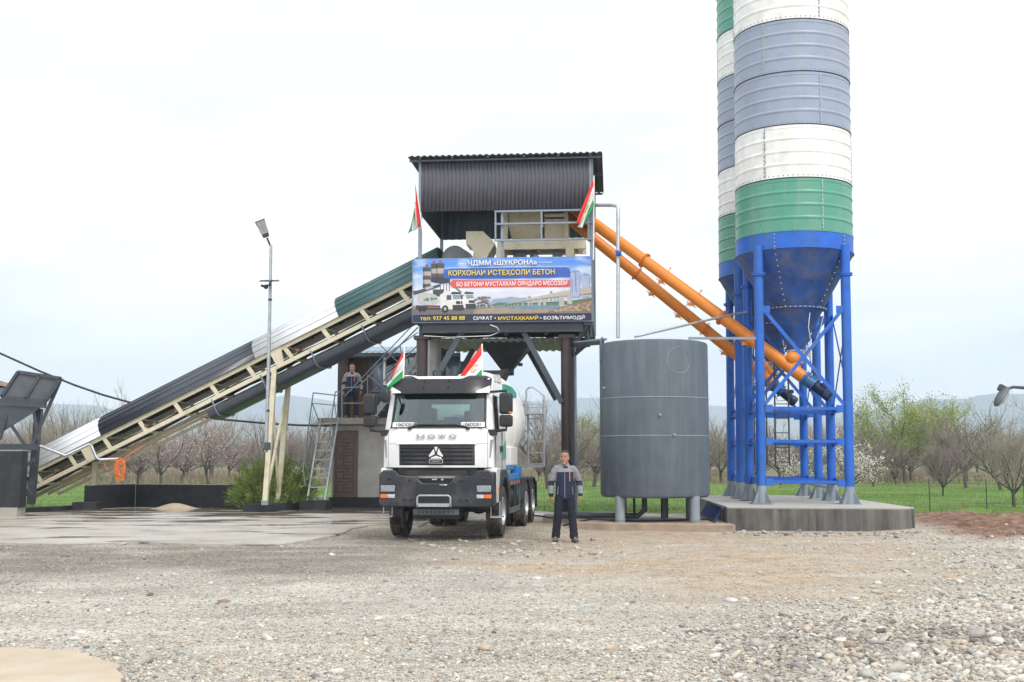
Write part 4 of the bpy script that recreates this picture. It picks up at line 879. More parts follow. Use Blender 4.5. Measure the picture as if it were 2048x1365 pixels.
b = MB(); c0 = C_(sd0 + .1, .0, .10); b.tube([c0 + nh * .1, c0 + nh * .85], .36, 24); b.lathe([(.34, -.02), (.37, -.02), (.37, .02), (.34, .02)], c0 + nh * .1, nh, 24); b.build('head_pulley', M['footgrey'], CV)
g0, g1 = sof(388) + .15, sof(830)
b = MB(); n = 12; o = 0
for s_ in (g0, g1):
    for i in range(n + 1):
        a = PI * i / n; b.v.append(tuple(C_(s_, .475 - .49 * math.copysign(abs(math.cos(a)) ** .45, math.cos(a)), LOW - .26 - .26 * math.sin(a) ** .4)))
for i in range(n): b.f.append([i, i + 1, n + 2 + i, n + 1 + i]); b.m.append(0)
b.f.append(list(range(n + 1))); b.m.append(0); b.build('belly_pan', M['cvgrey'], CV)
s = g0 + .3
while s < g1:
    pts = [C_(s, -.02, LOW)] + [C_(s + .02, .475 - .52 * math.copysign(abs(math.cos(PI * i / 10)) ** .45, math.cos(PI * i / 10)), LOW - .26 - .29 * abs(math.sin(PI * i / 10)) ** .4) for i in range(11)]; b = MB()
    for i in range(len(pts) - 1): b.beam(pts[i], pts[i + 1], .07, .012)
    b.build('pan_strap', M['greyrail'], CV); s += 1.75
b = MB(); b.beam(C_(.2, 1.5, -.62), C_(sof(790), 1.5, -.62), .05, .09); b.beam(C_(.2, 1.0, -.60), C_(sof(790), 1.0, -.60), .05, .07)
s = .4
while s < sof(690): b.beam(C_(s, .98, -.60), C_(s, 1.52, -.60), .05, .03); s += .8
b.build('walkway', M['cream'], CV)
def leg2(a, c, e, f, nm='support_leg'):
    for p, q in ((a, c), (e, f)): b = MB(); b.beam(p, q, .14, .17); b.build(nm, M['cream'], CV)
    b = MB(); b.beam(Vector(a) * .82 + Vector(c) * .18, Vector(f) * .97 + Vector(e) * .03, .06, .06); b.beam(Vector(e) * .82 + Vector(f) * .18, Vector(c) * .97 + Vector(a) * .03, .06, .06); b.beam(Vector(a) * .9 + Vector(c) * .1, Vector(e) * .9 + Vector(f) * .1, .08, .08); b.build('cross_bracing', M['cream'], CV)
    for q in (c, f): MB().box(Vector(q) + Vector((0, 0, .06)), (.18, .2, .13)).build('leg_shoe', M['footgrey'], CV)
LG0 = G(530, 1010, .24)
leg2(cvp(549, 742), LG0, C_(sof(549), .95, -.1), G(556, 1005, .24))
b = MB(); s = sof(549); b.prism([C_(s - .2, -.03, .06), C_(s + .2, -.03, .06), C_(s + .1, -.03, LOW - .06), C_(s - .12, -.03, LOW - .06)], nh * .05); b.build('gusset_plate', M['cream'], CV); b = MB(); s = sof(172); b.prism([C_(s - .16, -.03, .0), C_(s + .16, -.03, .0), C_(s + .26, -.03, LOW - .05), C_(s - .05, -.03, LOW - .05)], nh * .05); b.build('gusset_plate', M['cream'], CV)
leg2(P(191, 918, 36.45), P(187, 1006, 36.65), P(230, 912, 37.3), P(228, 1006, 37.6))
b = MB()
for k in range(5): f = k / 4; p = P(222, 921, 36.9).lerp(P(203, 985, 36.9), f); b.box(p, (.3, .18, .03))
b.beam(P(213, 918, 36.9), P(192, 990, 36.9), .03, .08); b.beam(P(232, 918, 36.9), P(214, 985, 36.9), .03, .08); b.build('step_ladder', M['cream'], CV)
hr = MB(); hr.tube([P(70, 893, 34.2), P(82, 893, 34.3), P(130, 912, 34.6), P(178, 889, 34.9), P(183, 893, 34.9), P(193, 917, 34.9), P(200, 920, 34.9), P(236, 918, 35.2)], .045, 10); tag(hr.build('guard_pipe', M['galv']), 'bent galvanised pipe rail in front of the lower end of the conveyor', 'pipe')
# orange hose coil
b = MB(); r = random.Random(4)
for k in range(13):
    c = P(241 + r.uniform(-3, 3), 937 + r.uniform(-3, 6), 35.0); a_, h_ = r.uniform(.07, .17), r.uniform(.22, .33); pts = [c + Vector((a_ * math.cos(t) + r.uniform(-.008, .008), r.uniform(-.03, .03), h_ * math.sin(t))) for t in [2 * PI * i / 18 for i in range(19)]]; b.tube(pts, .012, 6, False)
b.tube([P(243, 921, 35), P(265, 905, 35.1), P(290, 890, 35.2)], .012, 6); b.tube([P(235, 921, 35), P(212, 920, 35), P(209, 930, 35), P(216, 942, 35)], .012, 6)
tag(b.build('hose_coil', M['hose']), 'orange hose coil hanging on the pipe under the conveyor', 'hose')
# ------------------------------------------------------------------ feed bin with aggregate
FB = thing('feed_bin', 'dark grey steel aggregate bin on legs at the left edge', 'hopper', P(40, 912, 34.5).xy.to_3d(), 0)
YB = 34.2
def fp(px, py, y=YB): return P(px, py, y)
b = MB(); b.prism([fp(37, 744), fp(123, 757), fp(92, 803), fp(4, 794)], (0.05, .03, -.01)); b.build('flared_panel', M['bingrey'], FB)
b = MB()
for (p, q) in (((37, 744), (123, 757)), ((123, 757), (92, 803)), ((37, 744), (4, 794)), ((4, 794), (92, 803)), ((80, 752), (52, 798))): b.beam(fp(*p) + Vector((0, -.03, 0)), fp(*q) + Vector((0, -.03, 0)), .06, .09)
b.beam(fp(-200, 790), fp(92, 810), .10, .20); b.build('rim_frame', M['steel'], FB)
b = MB(); b.hexa([fp(-260, 868, 34.4), fp(0, 868, 34.4), fp(-5, 868, 36.4), fp(-260, 868, 36.4)], [fp(-260, 808, 34.2), fp(86, 814, 34.2), fp(80, 812, 37.2), fp(-260, 806, 37.2)]); b.build('hopper_body', M['bingrey'], FB)
b = MB(); b.hexa([fp(-260, 795, 34.3), fp(2, 795, 34.3), fp(2, 795, 37), fp(-260, 795, 37)], [fp(-260, 776, 34.3), fp(14, 776, 34.3), fp(12, 776, 37), fp(-260, 776, 37)]); b.build('side_plate', M['cladblue'], FB)
for (p, q, w_) in (((78, 818), (62, 1009), .19),): b = MB(); b.beam(fp(*p, 34.6), fp(*q, 34.75), w_, w_); b.build('leg', M['steel'], FB)
b = MB(); b.beam(fp(-200, 893), fp(78, 895), .12, .18); b.build('lower_beam', M['steel'], FB)
for (p, q) in (((122, 758), (64, 892)), ((40, 745), (0, 880)), ((66, 815), (76, 880)), ((22, 850), (51, 892)), ((31, 810), (6, 840)), ((68, 920), (34, 945)), ((32, 963), (64, 992))): b = MB(); b.beam(fp(*p, 34.3), fp(*q, 34.3), .06, .09); b.build('strut', M['steel'], FB)
sa = MB(); n = 24
hv = []
def heap(u, v):
    p0 = P(-120, 778, 34.4).lerp(P(22, 778, 34.4), u); y = 34.4 + 2.4 * v; e = (math.sin(PI * min(1, u * .5 + .5))) * math.sin(PI * min(1, max(.0, v * .8 + .2))); return Vector((p0.x, y, p0.z + .55 * e + .05 * fbm(np.array([u * 8]), np.array([v * 8]), 1.0, 3)[0]))
sa.grid(heap, 26, 14); tag(sa.build('aggregate_heap', M['aggregate'], fix=False), 'brown aggregate heaped in the grey bin', 'aggregate')
# ------------------------------------------------------------------ low walls, blocks
def block(name, pts, z0, z1, m, label, cat='wall', bev=.015, top=None):
    b = MB(); b.prism([Vector((x, y, z0)) for x, y in pts], (0, 0, z1 - z0)); return tag(b.build(name, m, bev=bev), label, cat)
rw = thing('retaining_wall', 'tall black painted wall block at the left edge, under the grey bin', 'wall', G(0, 1035)); X0 = G(38, 1035)
b = MB(); b.bx(X0.x - 4, X0.x, X0.y, X0.y + .42, .26, 1.79); b.build('wall', M['blackpaint'], rw, bev=.01)
b = MB(); b.bx(X0.x - 4, X0.x - .04, X0.y - .06, X0.y + .5, -.05, .26); b.build('footing', M['concrete'], rw, bev=.01)
b = MB(); b.bx(X0.x - 4, X0.x - .02, X0.y + .04, X0.y + .38, 1.79, 1.82); b.build('coping', M['concrete'], rw)
def L3(px, py): g = G(px, py); return (g.x, g.y)
a, c, e = G(178, 1020), G(270, 1014.5), G(523, 1018); n1 = (c - a).normalized(); n2 = (e - c).normalized(); o1 = Vector((-n1.y, n1.x, 0)) * .22; o2 = Vector((-n2.y, n2.x, 0)) * .22
lw = thing('low_wall', 'long low black painted wall bent once in front of the grass', 'wall', c)
b = MB(); b.prism([a, c, c + o1 * .8, a + o1], (0, 0, .74)); b.build('wall_panel', M['blackpaint'], lw, bev=.012)
b = MB(); b.prism([c, e, e + o2, c + o2], (0, 0, .73)); b.build('wall_panel', M['blackpaint'], lw, bev=.012)
b = MB(); b.prism([a + Vector((0, 0, .742)) + o1 * .1, c + Vector((0, 0, .742)) + o1 * .1, c + o1 * .7 + Vector((0, 0, .742)), a + o1 * .9 + Vector((0, 0, .742))], (0, 0, .012)); b.prism([c + Vector((0, 0, .732)) + o2 * .1, e + Vector((0, 0, .732)) + o2 * .1, e + o2 * .9 + Vector((0, 0, .732)), c + o2 * .9 + Vector((0, 0, .732))], (0, 0, .012)); b.build('coping', M['concrete'], lw)
p = G(143, 1021); block('step_block', [(p.x, p.y), (p.x + .72, p.y + .05), (p.x + .72, p.y + .6), (p.x, p.y + .6)], -.03, .24, M['blackpaint'], 'low black step at the left end of the bent wall', 'block')
p, q = G(34, 1028), G(142, 1021); block('kerb', [(p.x, p.y), (q.x, q.y), (q.x, q.y + .15), (p.x, p.y + .15)], -.03, .15, M['blackpaint'], 'low black kerb between the tall block and the bent wall', 'kerb')
p = G(485, 1025); block('conveyor_footing', [(p.x, p.y), (p.x + .78, p.y - .02), (p.x + 1.6, p.y + 2.0), (p.x + .75, p.y + 2.0)], -.03, .235, M['blackpaint'], 'flat black footing under the cream conveyor legs', 'foundation')
p = G(598, 1021.5); SBK = p.copy(); block('ladder_footing', [(p.x, p.y), (p.x + .80, p.y), (p.x + .92, p.y + .55), (p.x + .1, p.y + .55)], -.03, .30, M['blackpaint'], 'black block carrying the foot of the steel ladder', 'foundation')
b = MB(); 
c = G(347, 1019); b.grid(lambda u, v: Vector((c.x + (u - .5) * 1.5, c.y + .2 + (v - .5) * .6, .012 + .17 * max(0, math.cos((u - .5) * PI)) ** 1.5 * max(0, math.cos((v - .5) * PI)))), 20, 10); tag(b.build('sand_pile', M['sand'], fix=False), 'small pale heap of sand on the wet concrete before the bent wall', 'sand')
# ------------------------------------------------------------------ lamp pole with camera
LP = thing('lamp_pole', 'galvanised lamp pole clamped to the conveyor leg, tilted flood lamp on top', 'street lamp', P(533, 895, 33.35))
pt = [P(532, 905, 33.35), P(537, 745, 33.35), P(540, 600, 33.35), P(542, 491, 33.35)]; MB().tube(pt, [.055, .055, .048, .045], 12).build('pole', M['galv'], LP)
MB().tube([P(541, 493, 33.35), P(534, 476, 33.3)], .03, 8).build('arm', M['black'], LP)
c0, c1 = P(533, 475, 33.3), P(519, 441, 33.1); d = (c1 - c0).normalized(); sdir = Vector((.93, .25, .25)).normalized(); sdir = (sdir - d * sdir.dot(d)).normalized(); nn_ = d.cross(sdir)
b = MB(); b.hexa([c0 - sdir * .09 - nn_ * .03, c0 + sdir * .09 - nn_ * .03, c0 + sdir * .09 + nn_ * .03, c0 - sdir * .09 + nn_ * .03], [c1 - sdir * .15 - nn_ * .03, c1 + sdir * .15 - nn_ * .03, c1 + sdir * .15 + nn_ * .03, c1 - sdir * .15 + nn_ * .03]); b.build('lamp_housing', M['steel'], LP, bev=.01)
sg = -1 if nn_.y > 0 else 1
b = MB()
for i in range(2):
    for j in range(6):
        f0, f1 = .24 + j * .12, .335 + j * .12; x0, x1 = (-.125 + i * .128), (-.125 + i * .128 + .12); q = [c0 + d * (c1 - c0).length * f + sdir * x + nn_ * .033 * sg for f, x in ((f0, x0), (f0, x1), (f1, x1), (f1, x0))]; b.prism(q, nn_ * .012 * sg)
b.build('led_panel', M['lampglass'], LP)
b = MB(); c = P(535, 893, 33.3); b.box(c, (.14, .2, .22)); b.box(P(533, 898, 33.2), (.2, .1, .05)); b.build('clamp', M['steel'], LP)
b = MB(); c = P(539, 742, 33.35)
for py in (822, 600): b.lathe([(.05, -.03), (.06, -.03), (.06, .03), (.05, .03)], P(535.5 if py > 700 else 540, py, 33.35), seg=10)
b.build('band', M['motor'], LP)
SC = thing('security_camera', 'black security camera under a small sheet roof on the lamp pole', 'camera', P(530, 570, 33.2))
b = MB(); b.corr(P(515, 564, 33.0) , (.98, -.05, 0), (.15, .9, .16), .5, .45, .16, .04); b.build('sheet_roof', M['steel'], SC, solid=.006)
b = MB(); c = P(532, 572, 33.15); b.tube([P(541, 570, 33.3), c], .025, 8); b.sphere(c + Vector((0, 0, -.03)), .07, 12, 8); b.tube([c + Vector((-.05, 0, -.02)), c + Vector((-.13, -.06, -.0))], .035, 10); b.build('camera_body', M['black'], SC)
# ------------------------------------------------------------------ cabin building
YC = 37.4
CBN = thing('control_cabin', 'two storey control cabin of grey plaster and dark sheet below the conveyor', 'building', P(740, 912, YC).xy.to_3d(), 0)
def cp(px, py, y=YC): return P(px, py, y)
xa, xb = cp(664, 900).x, -1.7; zs = cp(700, 838).z; zst = zs; zr = cp(700, 706).z
b = MB(); b.bx(xa, xb, YC, YC + 3.6, .33, zs - .22); b.build('plaster_wall', M['plaster'], CBN)
b = MB(); b.bx(xa - .06, xb, YC - .12, YC + 3.6, -.05, .33); b.build('plinth', M['blackpaint'], CBN, bev=.01)
b = MB(); b.bx(cp(636, 840, 36.5).x, xb, 36.45, YC + 3.5, zs - .20, zs); b.build('balcony_slab', M['concrete'], CBN, bev=.01)
xd0, xd1 = cp(692, 800, YC).x, cp(741, 800).x; xl = cp(677, 800).x
b = MB(); b.bx(xd1, xb, YC, YC + .1, zs, zr); b.bx(xl, xl + .1, YC, YC + 3.4, zs, zr); b.bx(xl, xb, YC + 3.4, YC + 3.5, zs, zr); b.bx(xd0, xd1, YC, YC + .1, zr - .15, zr); b.build('sheet_wall', M['cladblue'], CBN)
b = MB(); b.corr((xd1 + .02, YC, zs), (1, 0, 0), (0, 0, 1), xb - xd1, zr - zs, .25, .02, n=Vector((0, -1, 0))); b.build('wall_cladding', M['cladblue'], CBN, solid=.002)
b = MB(); b.bx(xl - .03, xd0, YC - .05, YC - .005, zs, zr); b.build('corner_trim', M['brown'], CBN)
b = MB(); b.bx(xl + .1, xd1 + .3, YC + .55, YC + .6, zs, zr + .05); 
b.build('inner_door', M['wood'], CBN)
b = MB(); b.bx(xd0 - .0, xd0 + .06, YC - .03, YC + .55, zs, zr - .1); b.bx(xd1 - .05, xd1 + .02, YC - .04, YC + .1, zs, zr - .15); b.build('door_frame', M['brown'], CBN)
b = MB(); b.bx(xl, xb, YC + .1, YC + 3.4, zs, zs + .02); b.build('floor', M['wood'], CBN)
wx0, wx1, wz0, wz1 = cp(770, 800).x, cp(832, 800).x, cp(800, 768).z, cp(800, 714).z
wf = MB()
for a in ((wx0, wx1, wz0 - .05, wz0), (wx0, wx1, wz1, wz1 + .06), (wx0 - .06, wx0, wz0 - .05, wz1 + .06), (wx1, wx1 + .06, wz0 - .05, wz1 + .06), ((wx0 + wx1) / 2 - .03, (wx0 + wx1) / 2 + .03, wz0, wz1)): wf.bx(a[0], a[1], YC - .06, YC - .024, a[2], a[3])
wo = wf.build('window', M['fwhite'], CBN); b = MB(); b.bx(wx0, wx1, YC - .045, YC - .035, wz0, wz1); b.build('pane', M['winglass'], wo); b = MB(); b.bx(wx0, wx1, YC - .03, YC - .026, wz0, wz1); b.build('blind', M['steel'], wo)
b = MB(); e0 = Vector((xl - .35, YC - .22, zr - .02)); vv_ = Vector((0, .99, .13)); b.corr(e0, (1, 0, 0), vv_, xb - xl + .6, 4.6, .2, .035); b.build('roof', M['roofblue'], CBN, solid=.004)
b = MB(); b.bx(xl - .33, xb, YC - .21, YC - .17, zr - .14, zr - .03); b.build('fascia', M['steel'], CBN)
# ornate lower door
dx0, dx1, dz0, dz1 = cp(668, 900).x, cp(716, 900).x, .33, cp(690, 862).z
b = MB(); b.bx(dx0, dx1, YC - .05, YC - .004, dz0, dz1); dr = b.build('door', M['door'], CBN, bev=.008)
b = MB(); wd_ = dx1 - dx0; hd = dz1 - dz0
for a in ((0, .10, 0, 1), (.9, 1, 0, 1), (.1, .9, 0, .06), (.1, .9, .88, 1)): b.bx(dx0 + a[0] * wd_, dx0 + a[1] * wd_, YC - .065, YC - .052, dz0 + a[2] * hd, dz0 + a[3] * hd)
for k in range(4):
    z = dz0 + hd * (.09 + k * .195)
    for (x0, x1, z0, z1) in ((.16, .42, 0, .09), (.16, .58, .10, .14), (.46, .82, 0, .045), (.46, .64, .055, .095), (.62, .82, .055, .14), (.16, .82, .15, .18)):
        b.bx(dx0 + x0 * wd_, dx0 + x1 * wd_, YC - .10, YC - .052, z + z0 * hd, z + z1 * hd)
b.build('embossed_panel', M['door'], dr, bev=.012)
b = MB(); b.tube([(dx1 - .16, YC - .08, dz0 + .95), (dx1 - .16, YC - .08, dz0 + 1.12)], .02, 8); b.build('handle', M['steel'], dr)
# balcony rails and access stair
SR = thing('balcony_railing', 'thin grey railing along the cabin balcony beside the upper worker', 'railing', cp(684, 838, 36.6))
b = MB(); y = 36.55
b.tube([cp(684, 838, y), cp(684, 776, y), cp(716, 775, y)], .022, 8); b.tube([cp(684, 807, y), cp(724, 807, y)], .018, 8); b.tube([cp(716, 775, y), cp(836, 655, 35.2)], .024, 8); b.tube([cp(724, 807, y), cp(836, 690, 35.2)], .02, 8); b.tube([cp(690, 792, y), cp(836, 640, 35.0)], .018, 8)
for (p_, q_) in (((735, 750), (790, 795)), ((760, 690), (832, 760)), ((780, 705), (836, 665)), ((735, 752), (735, 795)), ((770, 715), (775, 765)), ((800, 690), (806, 735))): b.tube([cp(*p_, 36.1), cp(*q_, 36.0)], .018, 8)
b.build('rails', M['greyrail'], SR)
ST_ = thing('access_stair', 'steep pale steel stair from the cabin balcony up to the tower', 'stair', cp(750, 838, 36.3))
for dy in (0, .7): b = MB(); b.beam(cp(742, 840, 36.2 + dy), cp(838, 712, 35.0 + dy), .04, .2); b.build('stringer', M['galv'], ST_)
b = MB()
for k in range(9):
    f = (k + .5) / 9; b.box(cp(742, 840, 36.2).lerp(cp(838, 712, 35.0), f) + Vector((0, .35, 0)), (.24, .7, .03))
b.build('treads', M['galv'], ST_)
# steel ladder stair left of the cabin
SL = thing('ladder_stair', 'galvanised steel ladder stair leaning on the cabin balcony', 'ladder', SBK + Vector((.4, .3, .3)))
l0, l1 = P(615, 1003, SBK.y + .3), P(642, 838, 36.4); r0, r1 = P(650, 1003, SBK.y + .3), P(677, 836, 36.4); l0.z = r0.z = .30
for p_, q_ in ((l0, l1), (r0, r1)): b = MB(); b.beam(p_, q_, .05, .14); b.build('stringer', M['galv'], SL)
b = MB()
for k in range(9): f = (k + .4) / 9; b.beam(l0.lerp(l1, f), r0.lerp(r1, f), .18, .03)
b.build('treads', M['galv'], SL)
for (p_, q_, s_) in ((l0, l1, -.1), (r0, r1, .05)):
    b = MB(); o_ = Vector((s_ - .12, -.3, .85)); d_ = q_ - p_; a_ = p_ + d_ * .12 + o_ * .75; e_ = q_ + o_ * .95; b.tube([p_ + d_ * .06 + o_ * .35, a_, e_], .02, 8)
    for f in (.25, .6, .93): b.tube([p_ + d_ * f, p_ + d_ * (f - .04) + o_ * .88], .016, 6)
    b.tube([e_, e_ + Vector((.75, .25, -.08))] if s_ < 0 else [e_, e_ + Vector((.1, .15, 0))], .02, 8)
    if s_ < 0: m_ = a_.lerp(e_, .86); b.tube([m_, m_ + Vector((.78, .25, -.06))], .016, 6)
    b.build('handrail', M['greyrail'], SL)
# cables
pts = [P(-40, 692, 38.5), P(0, 707, 38.5), P(80, 743, 38.6), P(150, 771, 38.7), P(205, 790, 38.8), P(255, 804, 38.9), P(330, 823, 39), P(430, 838, 39), P(530, 847, 39), P(600, 851, 38.6), P(664, 852, 37.6)]
tag(MB().tube(pts, .035, 8).build('power_cable', M['cable']), 'thick black cable sagging behind the conveyor to the cabin', 'cable')
# hanging lamp at right
HL = thing('street_lamp', 'grey cobra head lamp on a curved arm reaching in from the right edge', 'street lamp', (13.4, 25.2, 0))
MB().tube([(13.4, 25.2, 0), (13.4, 25.2, 4.2)], .07, 12).build('pole', M['galv'], HL)
p0 = P(2016, 778, 25); MB().tube([p0, P(2026, 774.5, 25), P(2048, 776, 25), P(2090, 779, 25), P(2200, 760, 25.1), Vector((13.4, 25.2, 4.0))], [.03, .034, .036, .04, .045, .05], 10).build('arm', M['steel'], HL)
h0, h1 = P(2017, 777, 25), P(1993, 812, 24.8); d = (h1 - h0).normalized(); s2 = Vector((0, 1, 0)); s2 = (s2 - d * s2.dot(d)).normalized(); n3 = s2.cross(d); n3 = n3 if n3.x < 0 else -n3
def hr_(f, hw, t0, t1):
    c = h0.lerp(h1, f); return [c + s2 * hw * math.cos(a) + n3 * ((t1 if math.sin(a) > 0 else t0) * abs(math.sin(a))) * (1 if math.sin(a) > 0 else -1) for a in [2 * PI * i / 16 for i in range(16)]]
b = MB(); b.loft([hr_(0, .05, .02, .05), hr_(.12, .10, .03, .10), hr_(.4, .14, .03, .13), hr_(.75, .13, .03, .11), hr_(.95, .09, .02, .07), hr_(1.0, .05, .01, .03)]); b.build('lamp_head', M['bingrey'], HL)
b = MB(); b.loft([hr_(.15, .07, .05, -.02), hr_(.3, .11, .085, -.02), hr_(.7, .11, .085, -.02), hr_(.95, .06, .05, -.01)]); b.build('lens', M['lampglass'], HL)
b = MB(); b.box(h0.lerp(h1, .22) + n3 * .13, (.12, .12, .14), ry=.5); b.build('sensor_box', M['steel'], HL, bev=.01)
# wire fence at the right
FN = thing('wire_fence', 'thin wire fence on slim posts along the green crop at right', 'fence', P(1852, 912, 32.2).xy.to_3d())
fpx = [(1700, 37.5), (1852, 33.0), (1965, 32.4), (2040, 31.8), (2130, 31.2)]
for px, Y in fpx[1:]:
    x = (px - 1024) / F_PX * Y; b = MB(); b.tube([(x, Y, 0), (x, Y, 1.0)], .016, 6); b.build('post', M['steel'], FN)
b = MB()
for z in (.35, .9):
    b.tube([((px - 1024) / F_PX * Y, Y, z + .02 * math.sin(px)) for px, Y in fpx], .004, 4)
b.build('wire', M['steel'], FN)
sg_ = pipe('steel_offcut', [Vector((7.95, 31.6, .95)), Vector((8.5, 30.3, .80))], .06, M['galv'], 'short pale steel pipe propped on the rear beams of the silo frame')
# ------------------------------------------------------------------ mixer truck
TR = thing('mixer_truck', 'white concrete mixer truck with dark bumper parked under the tower', 'truck', (-1.5, 22.75, 0), R(-7.5))
def tb(mb, name, m, par=TR, **k): return mb.build(name, m, par, local=True, **k)
def y0(z):
    return float(np.interp(z, [1.2, 1.45, 1.85, 2.05, 2.22, 2.90, 3.0, 3.22, 3.3], [.10, .07, .045, .06, .11, .34, .38, .52, .62]))
def hw(z): return float(np.interp(z, [1.2, 1.45, 2.2, 2.9, 3.25], [1.11, 1.115, 1.10, 1.045, .98]))
def FS(x, z, o=0.0):
    """cab front surface, pushed out by o"""
    h = hw(z); e = abs(x) / h; return Vector((x, y0(z) + .16 * e ** 5 + .05 * e * e - o, z))
def fpatch(mb, x0, x1, z0, z1, o=0, nx=14, nz=6, th=.02, sh=None):
    f = sh or (lambda u, v: (x0 + (x1 - x0) * u, z0 + (z1 - z0) * v))
    a = []
    for oo in (o, o - th):
        base = len(mb.v)
        for j in range(nz + 1):
            for i in range(nx + 1):
                x, z = f(i / nx, j / nz); mb.v.append(tuple(FS(x, z, oo)))
        a.append(base)
    W = nx + 1
    for j in range(nz):
        for i in range(nx):
            q = [j * W + i, j * W + i + 1, (j + 1) * W + i + 1, (j + 1) * W + i]; mb.f.append([a[0] + k for k in q]); mb.m.append(mb.k); mb.f.append([a[1] + k for k in q[::-1]]); mb.m.append(mb.k)
    ring = [i for i in range(nx)] + [j * W + nx for j in range(nz)] + [nz * W + nx - i for i in range(nx)] + [(nz - j) * W for j in range(nz)]
    for k in range(len(ring)):
        i, j = ring[k], ring[(k + 1) % len(ring)]; mb.f.append([a[0] + j, a[0] + i, a[1] + i, a[1] + j]); mb.m.append(mb.k)
    return mb
CD = 2.05   # cab depth
# cab shell: one part
b = MB(); ws = .965
fpatch(b, -1.0, 1.0, 1.90, 2.215, 0, 20, 5)
fpatch(b, -1.0, -.76, 1.43, 1.893, 0); fpatch(b, .76, 1.0, 1.43, 1.893, 0); fpatch(b, -.76, .76, 1.43, 1.47, 0)
for s in (-1, 1):
    fpatch(b, 0, 0, 1.43, 2.2, 0, 6, 8, sh=lambda u, v, s=s: (s * (1.008 + (hw(1.43 + .77 * v) - 1.008) * u), 1.43 + .77 * v))
    fpatch(b, 0, 0, 2.2, 2.92, .0, 4, 8, .05, sh=lambda u, v, s=s: (s * (ws - .03 * v + (hw(2.2 + .72 * v) - ws + .03 * v) * u), 2.2 + .72 * v))
fpatch(b, -ws, ws, 2.89, 2.96, 0, 16, 2, .04); fpatch(b, -1.03, 1.03, 2.955, 3.24, -.02, 16, 5, .04)
# roof + fairing, sides, back
def sd(s, ya, yb, z0, z1, mb, th=.05):
    q = lambda y, z: Vector((s * hw(z), y, z)); f = lambda z: FS(s * hw(z), z).y
    ya0, ya1 = (f(z0), f(z1)) if ya is None else (ya, ya); i = Vector((-s * th, 0, 0)); Q = [q(ya0, z0), q(yb, z0), q(yb, z1), q(ya1, z1)]; mb.prism(Q, i)
for s in (-1, 1):
    for z0, z1 in ((1.25, 1.45), (1.45, 1.85), (1.85, 2.15)): sd(s, None, .6, z0, z1, b); sd(s, .6, CD, z0, z1, b)
    for z0, z1 in ((2.15, 2.5), (2.5, 2.88)): sd(s, None, .52, z0, z1, b); sd(s, 1.42, CD, z0, z1, b)
    sd(s, None, CD, 2.88, 3.0, b); sd(s, None, CD, 3.0, 3.2, b)
b.bx(-1.08, -.62, CD - .05, CD, 1.25, 2.9); b.bx(.42, 1.08, CD - .05, CD, 1.25, 2.9); b.bx(-.62, .42, CD - .05, CD, 1.25, 2.42); b.bx(-.62, .42, CD - .05, CD, 2.76, 2.9); b.bx(-1.03, 1.03, CD - .05, CD, 2.9, 3.2)
b.hexa([(-1.0, .5, 3.19), (1.0, .5, 3.19), (1.0, CD, 3.19), (-1.0, CD, 3.19)], [(-.94, .62, 3.27), (.94, .62, 3.27), (.94, CD, 3.30), (-.94, CD, 3.30)]); b.bx(-1.05, 1.05, .15, CD, 1.22, 1.27)
cab = tb(b, 'cab', M['cab'], angle=30)
b = MB(); b.hexa([(-.9, .95, 3.28), (.9, .95, 3.28), (.96, 2.1, 3.28), (-.96, 2.1, 3.28)], [(-.7, 1.5, 3.52), (.7, 1.5, 3.52), (.85, 2.1, 3.60), (-.85, 2.1, 3.60)]); 
b = MB()
for s in (-1, 1): b.hexa([(s * .82, 1.0, 3.28), (s * .99, 1.0, 3.2), (s * 1.02, 2.1, 3.2), (s * .85, 2.1, 3.28)], [(s * .8, 1.15, 3.34), (s * .95, 1.15, 3.33), (s * .98, 2.1, 3.40), (s * .85, 2.1, 3.40)])
tb(b, 'roof_fairing', M['cab'], bev=.02)
b = MB(); fpatch(b, -ws, ws, 2.235, 2.895, -.005, 18, 8, .006); tb(b, 'windscreen', M['glass'])
b = MB()
fpatch(b, -ws - .01, ws + .01, 2.205, 2.24, .004, 16, 1, .01); fpatch(b, -ws, ws, 2.885, 2.91, .004, 16, 1, .01)
for s in (-1, 1): fpatch(b, 0, 0, 2.2, 2.9, .004, 1, 6, .012, sh=lambda u, v, s=s: (s * (ws - .035 - .03 * v + .04 * u), 2.215 + .69 * v))
tb(b, 'windscreen_seal', M['black'], cab)
# visor: dark panel with swept ends
def vs_(u, v):
    x = -1.02 + 2.04 * u; e = abs(x) / 1.02; lo = 2.90 if e < .76 else 2.90 + (e - .76) / .24 * .13; hi = 3.285 - (.09 if .35 < .0 else 0)
    hi = 3.20 if e < .44 else (3.20 + .07 * min(1, (e - .44) / .14)); hi = hi - max(0, e - .9) * .5; return (x, lo + (hi - lo) * v)
b = MB(); fpatch(b, 0, 0, 0, 0, .17, 40, 6, .10, sh=vs_); vz = tb(b, 'sun_visor', M['visor'], angle=45)
b = MB()
for x, z in ((-.92, 3.2), (.92, 3.2), (-.30, 3.16), (.2, 3.16), (-.30, 3.03), (.2, 3.03)): p = FS(x, z, .185); b.sphere(p, .018, 8, 5)
tb(b, 'bolt', M['black'], vz)
for s in (-1, 1):
    b = MB(); fpatch(b, 0, 0, 0, 0, .182, 4, 3, .17, sh=lambda u, v, s=s: (s * (.77 + .245 * u), 2.915 + (.02 + .13 * u) * v)); tb(b, 'corner_lamp', M['cab'])
for x in (-.22, -.05, .28): 
    b = MB(); b.tube([(x, .8, 3.26), (x, .8, 3.38), (x + .05, .75, 3.40)], .02, 8); tb(b, 'roof_marker', M['black'])
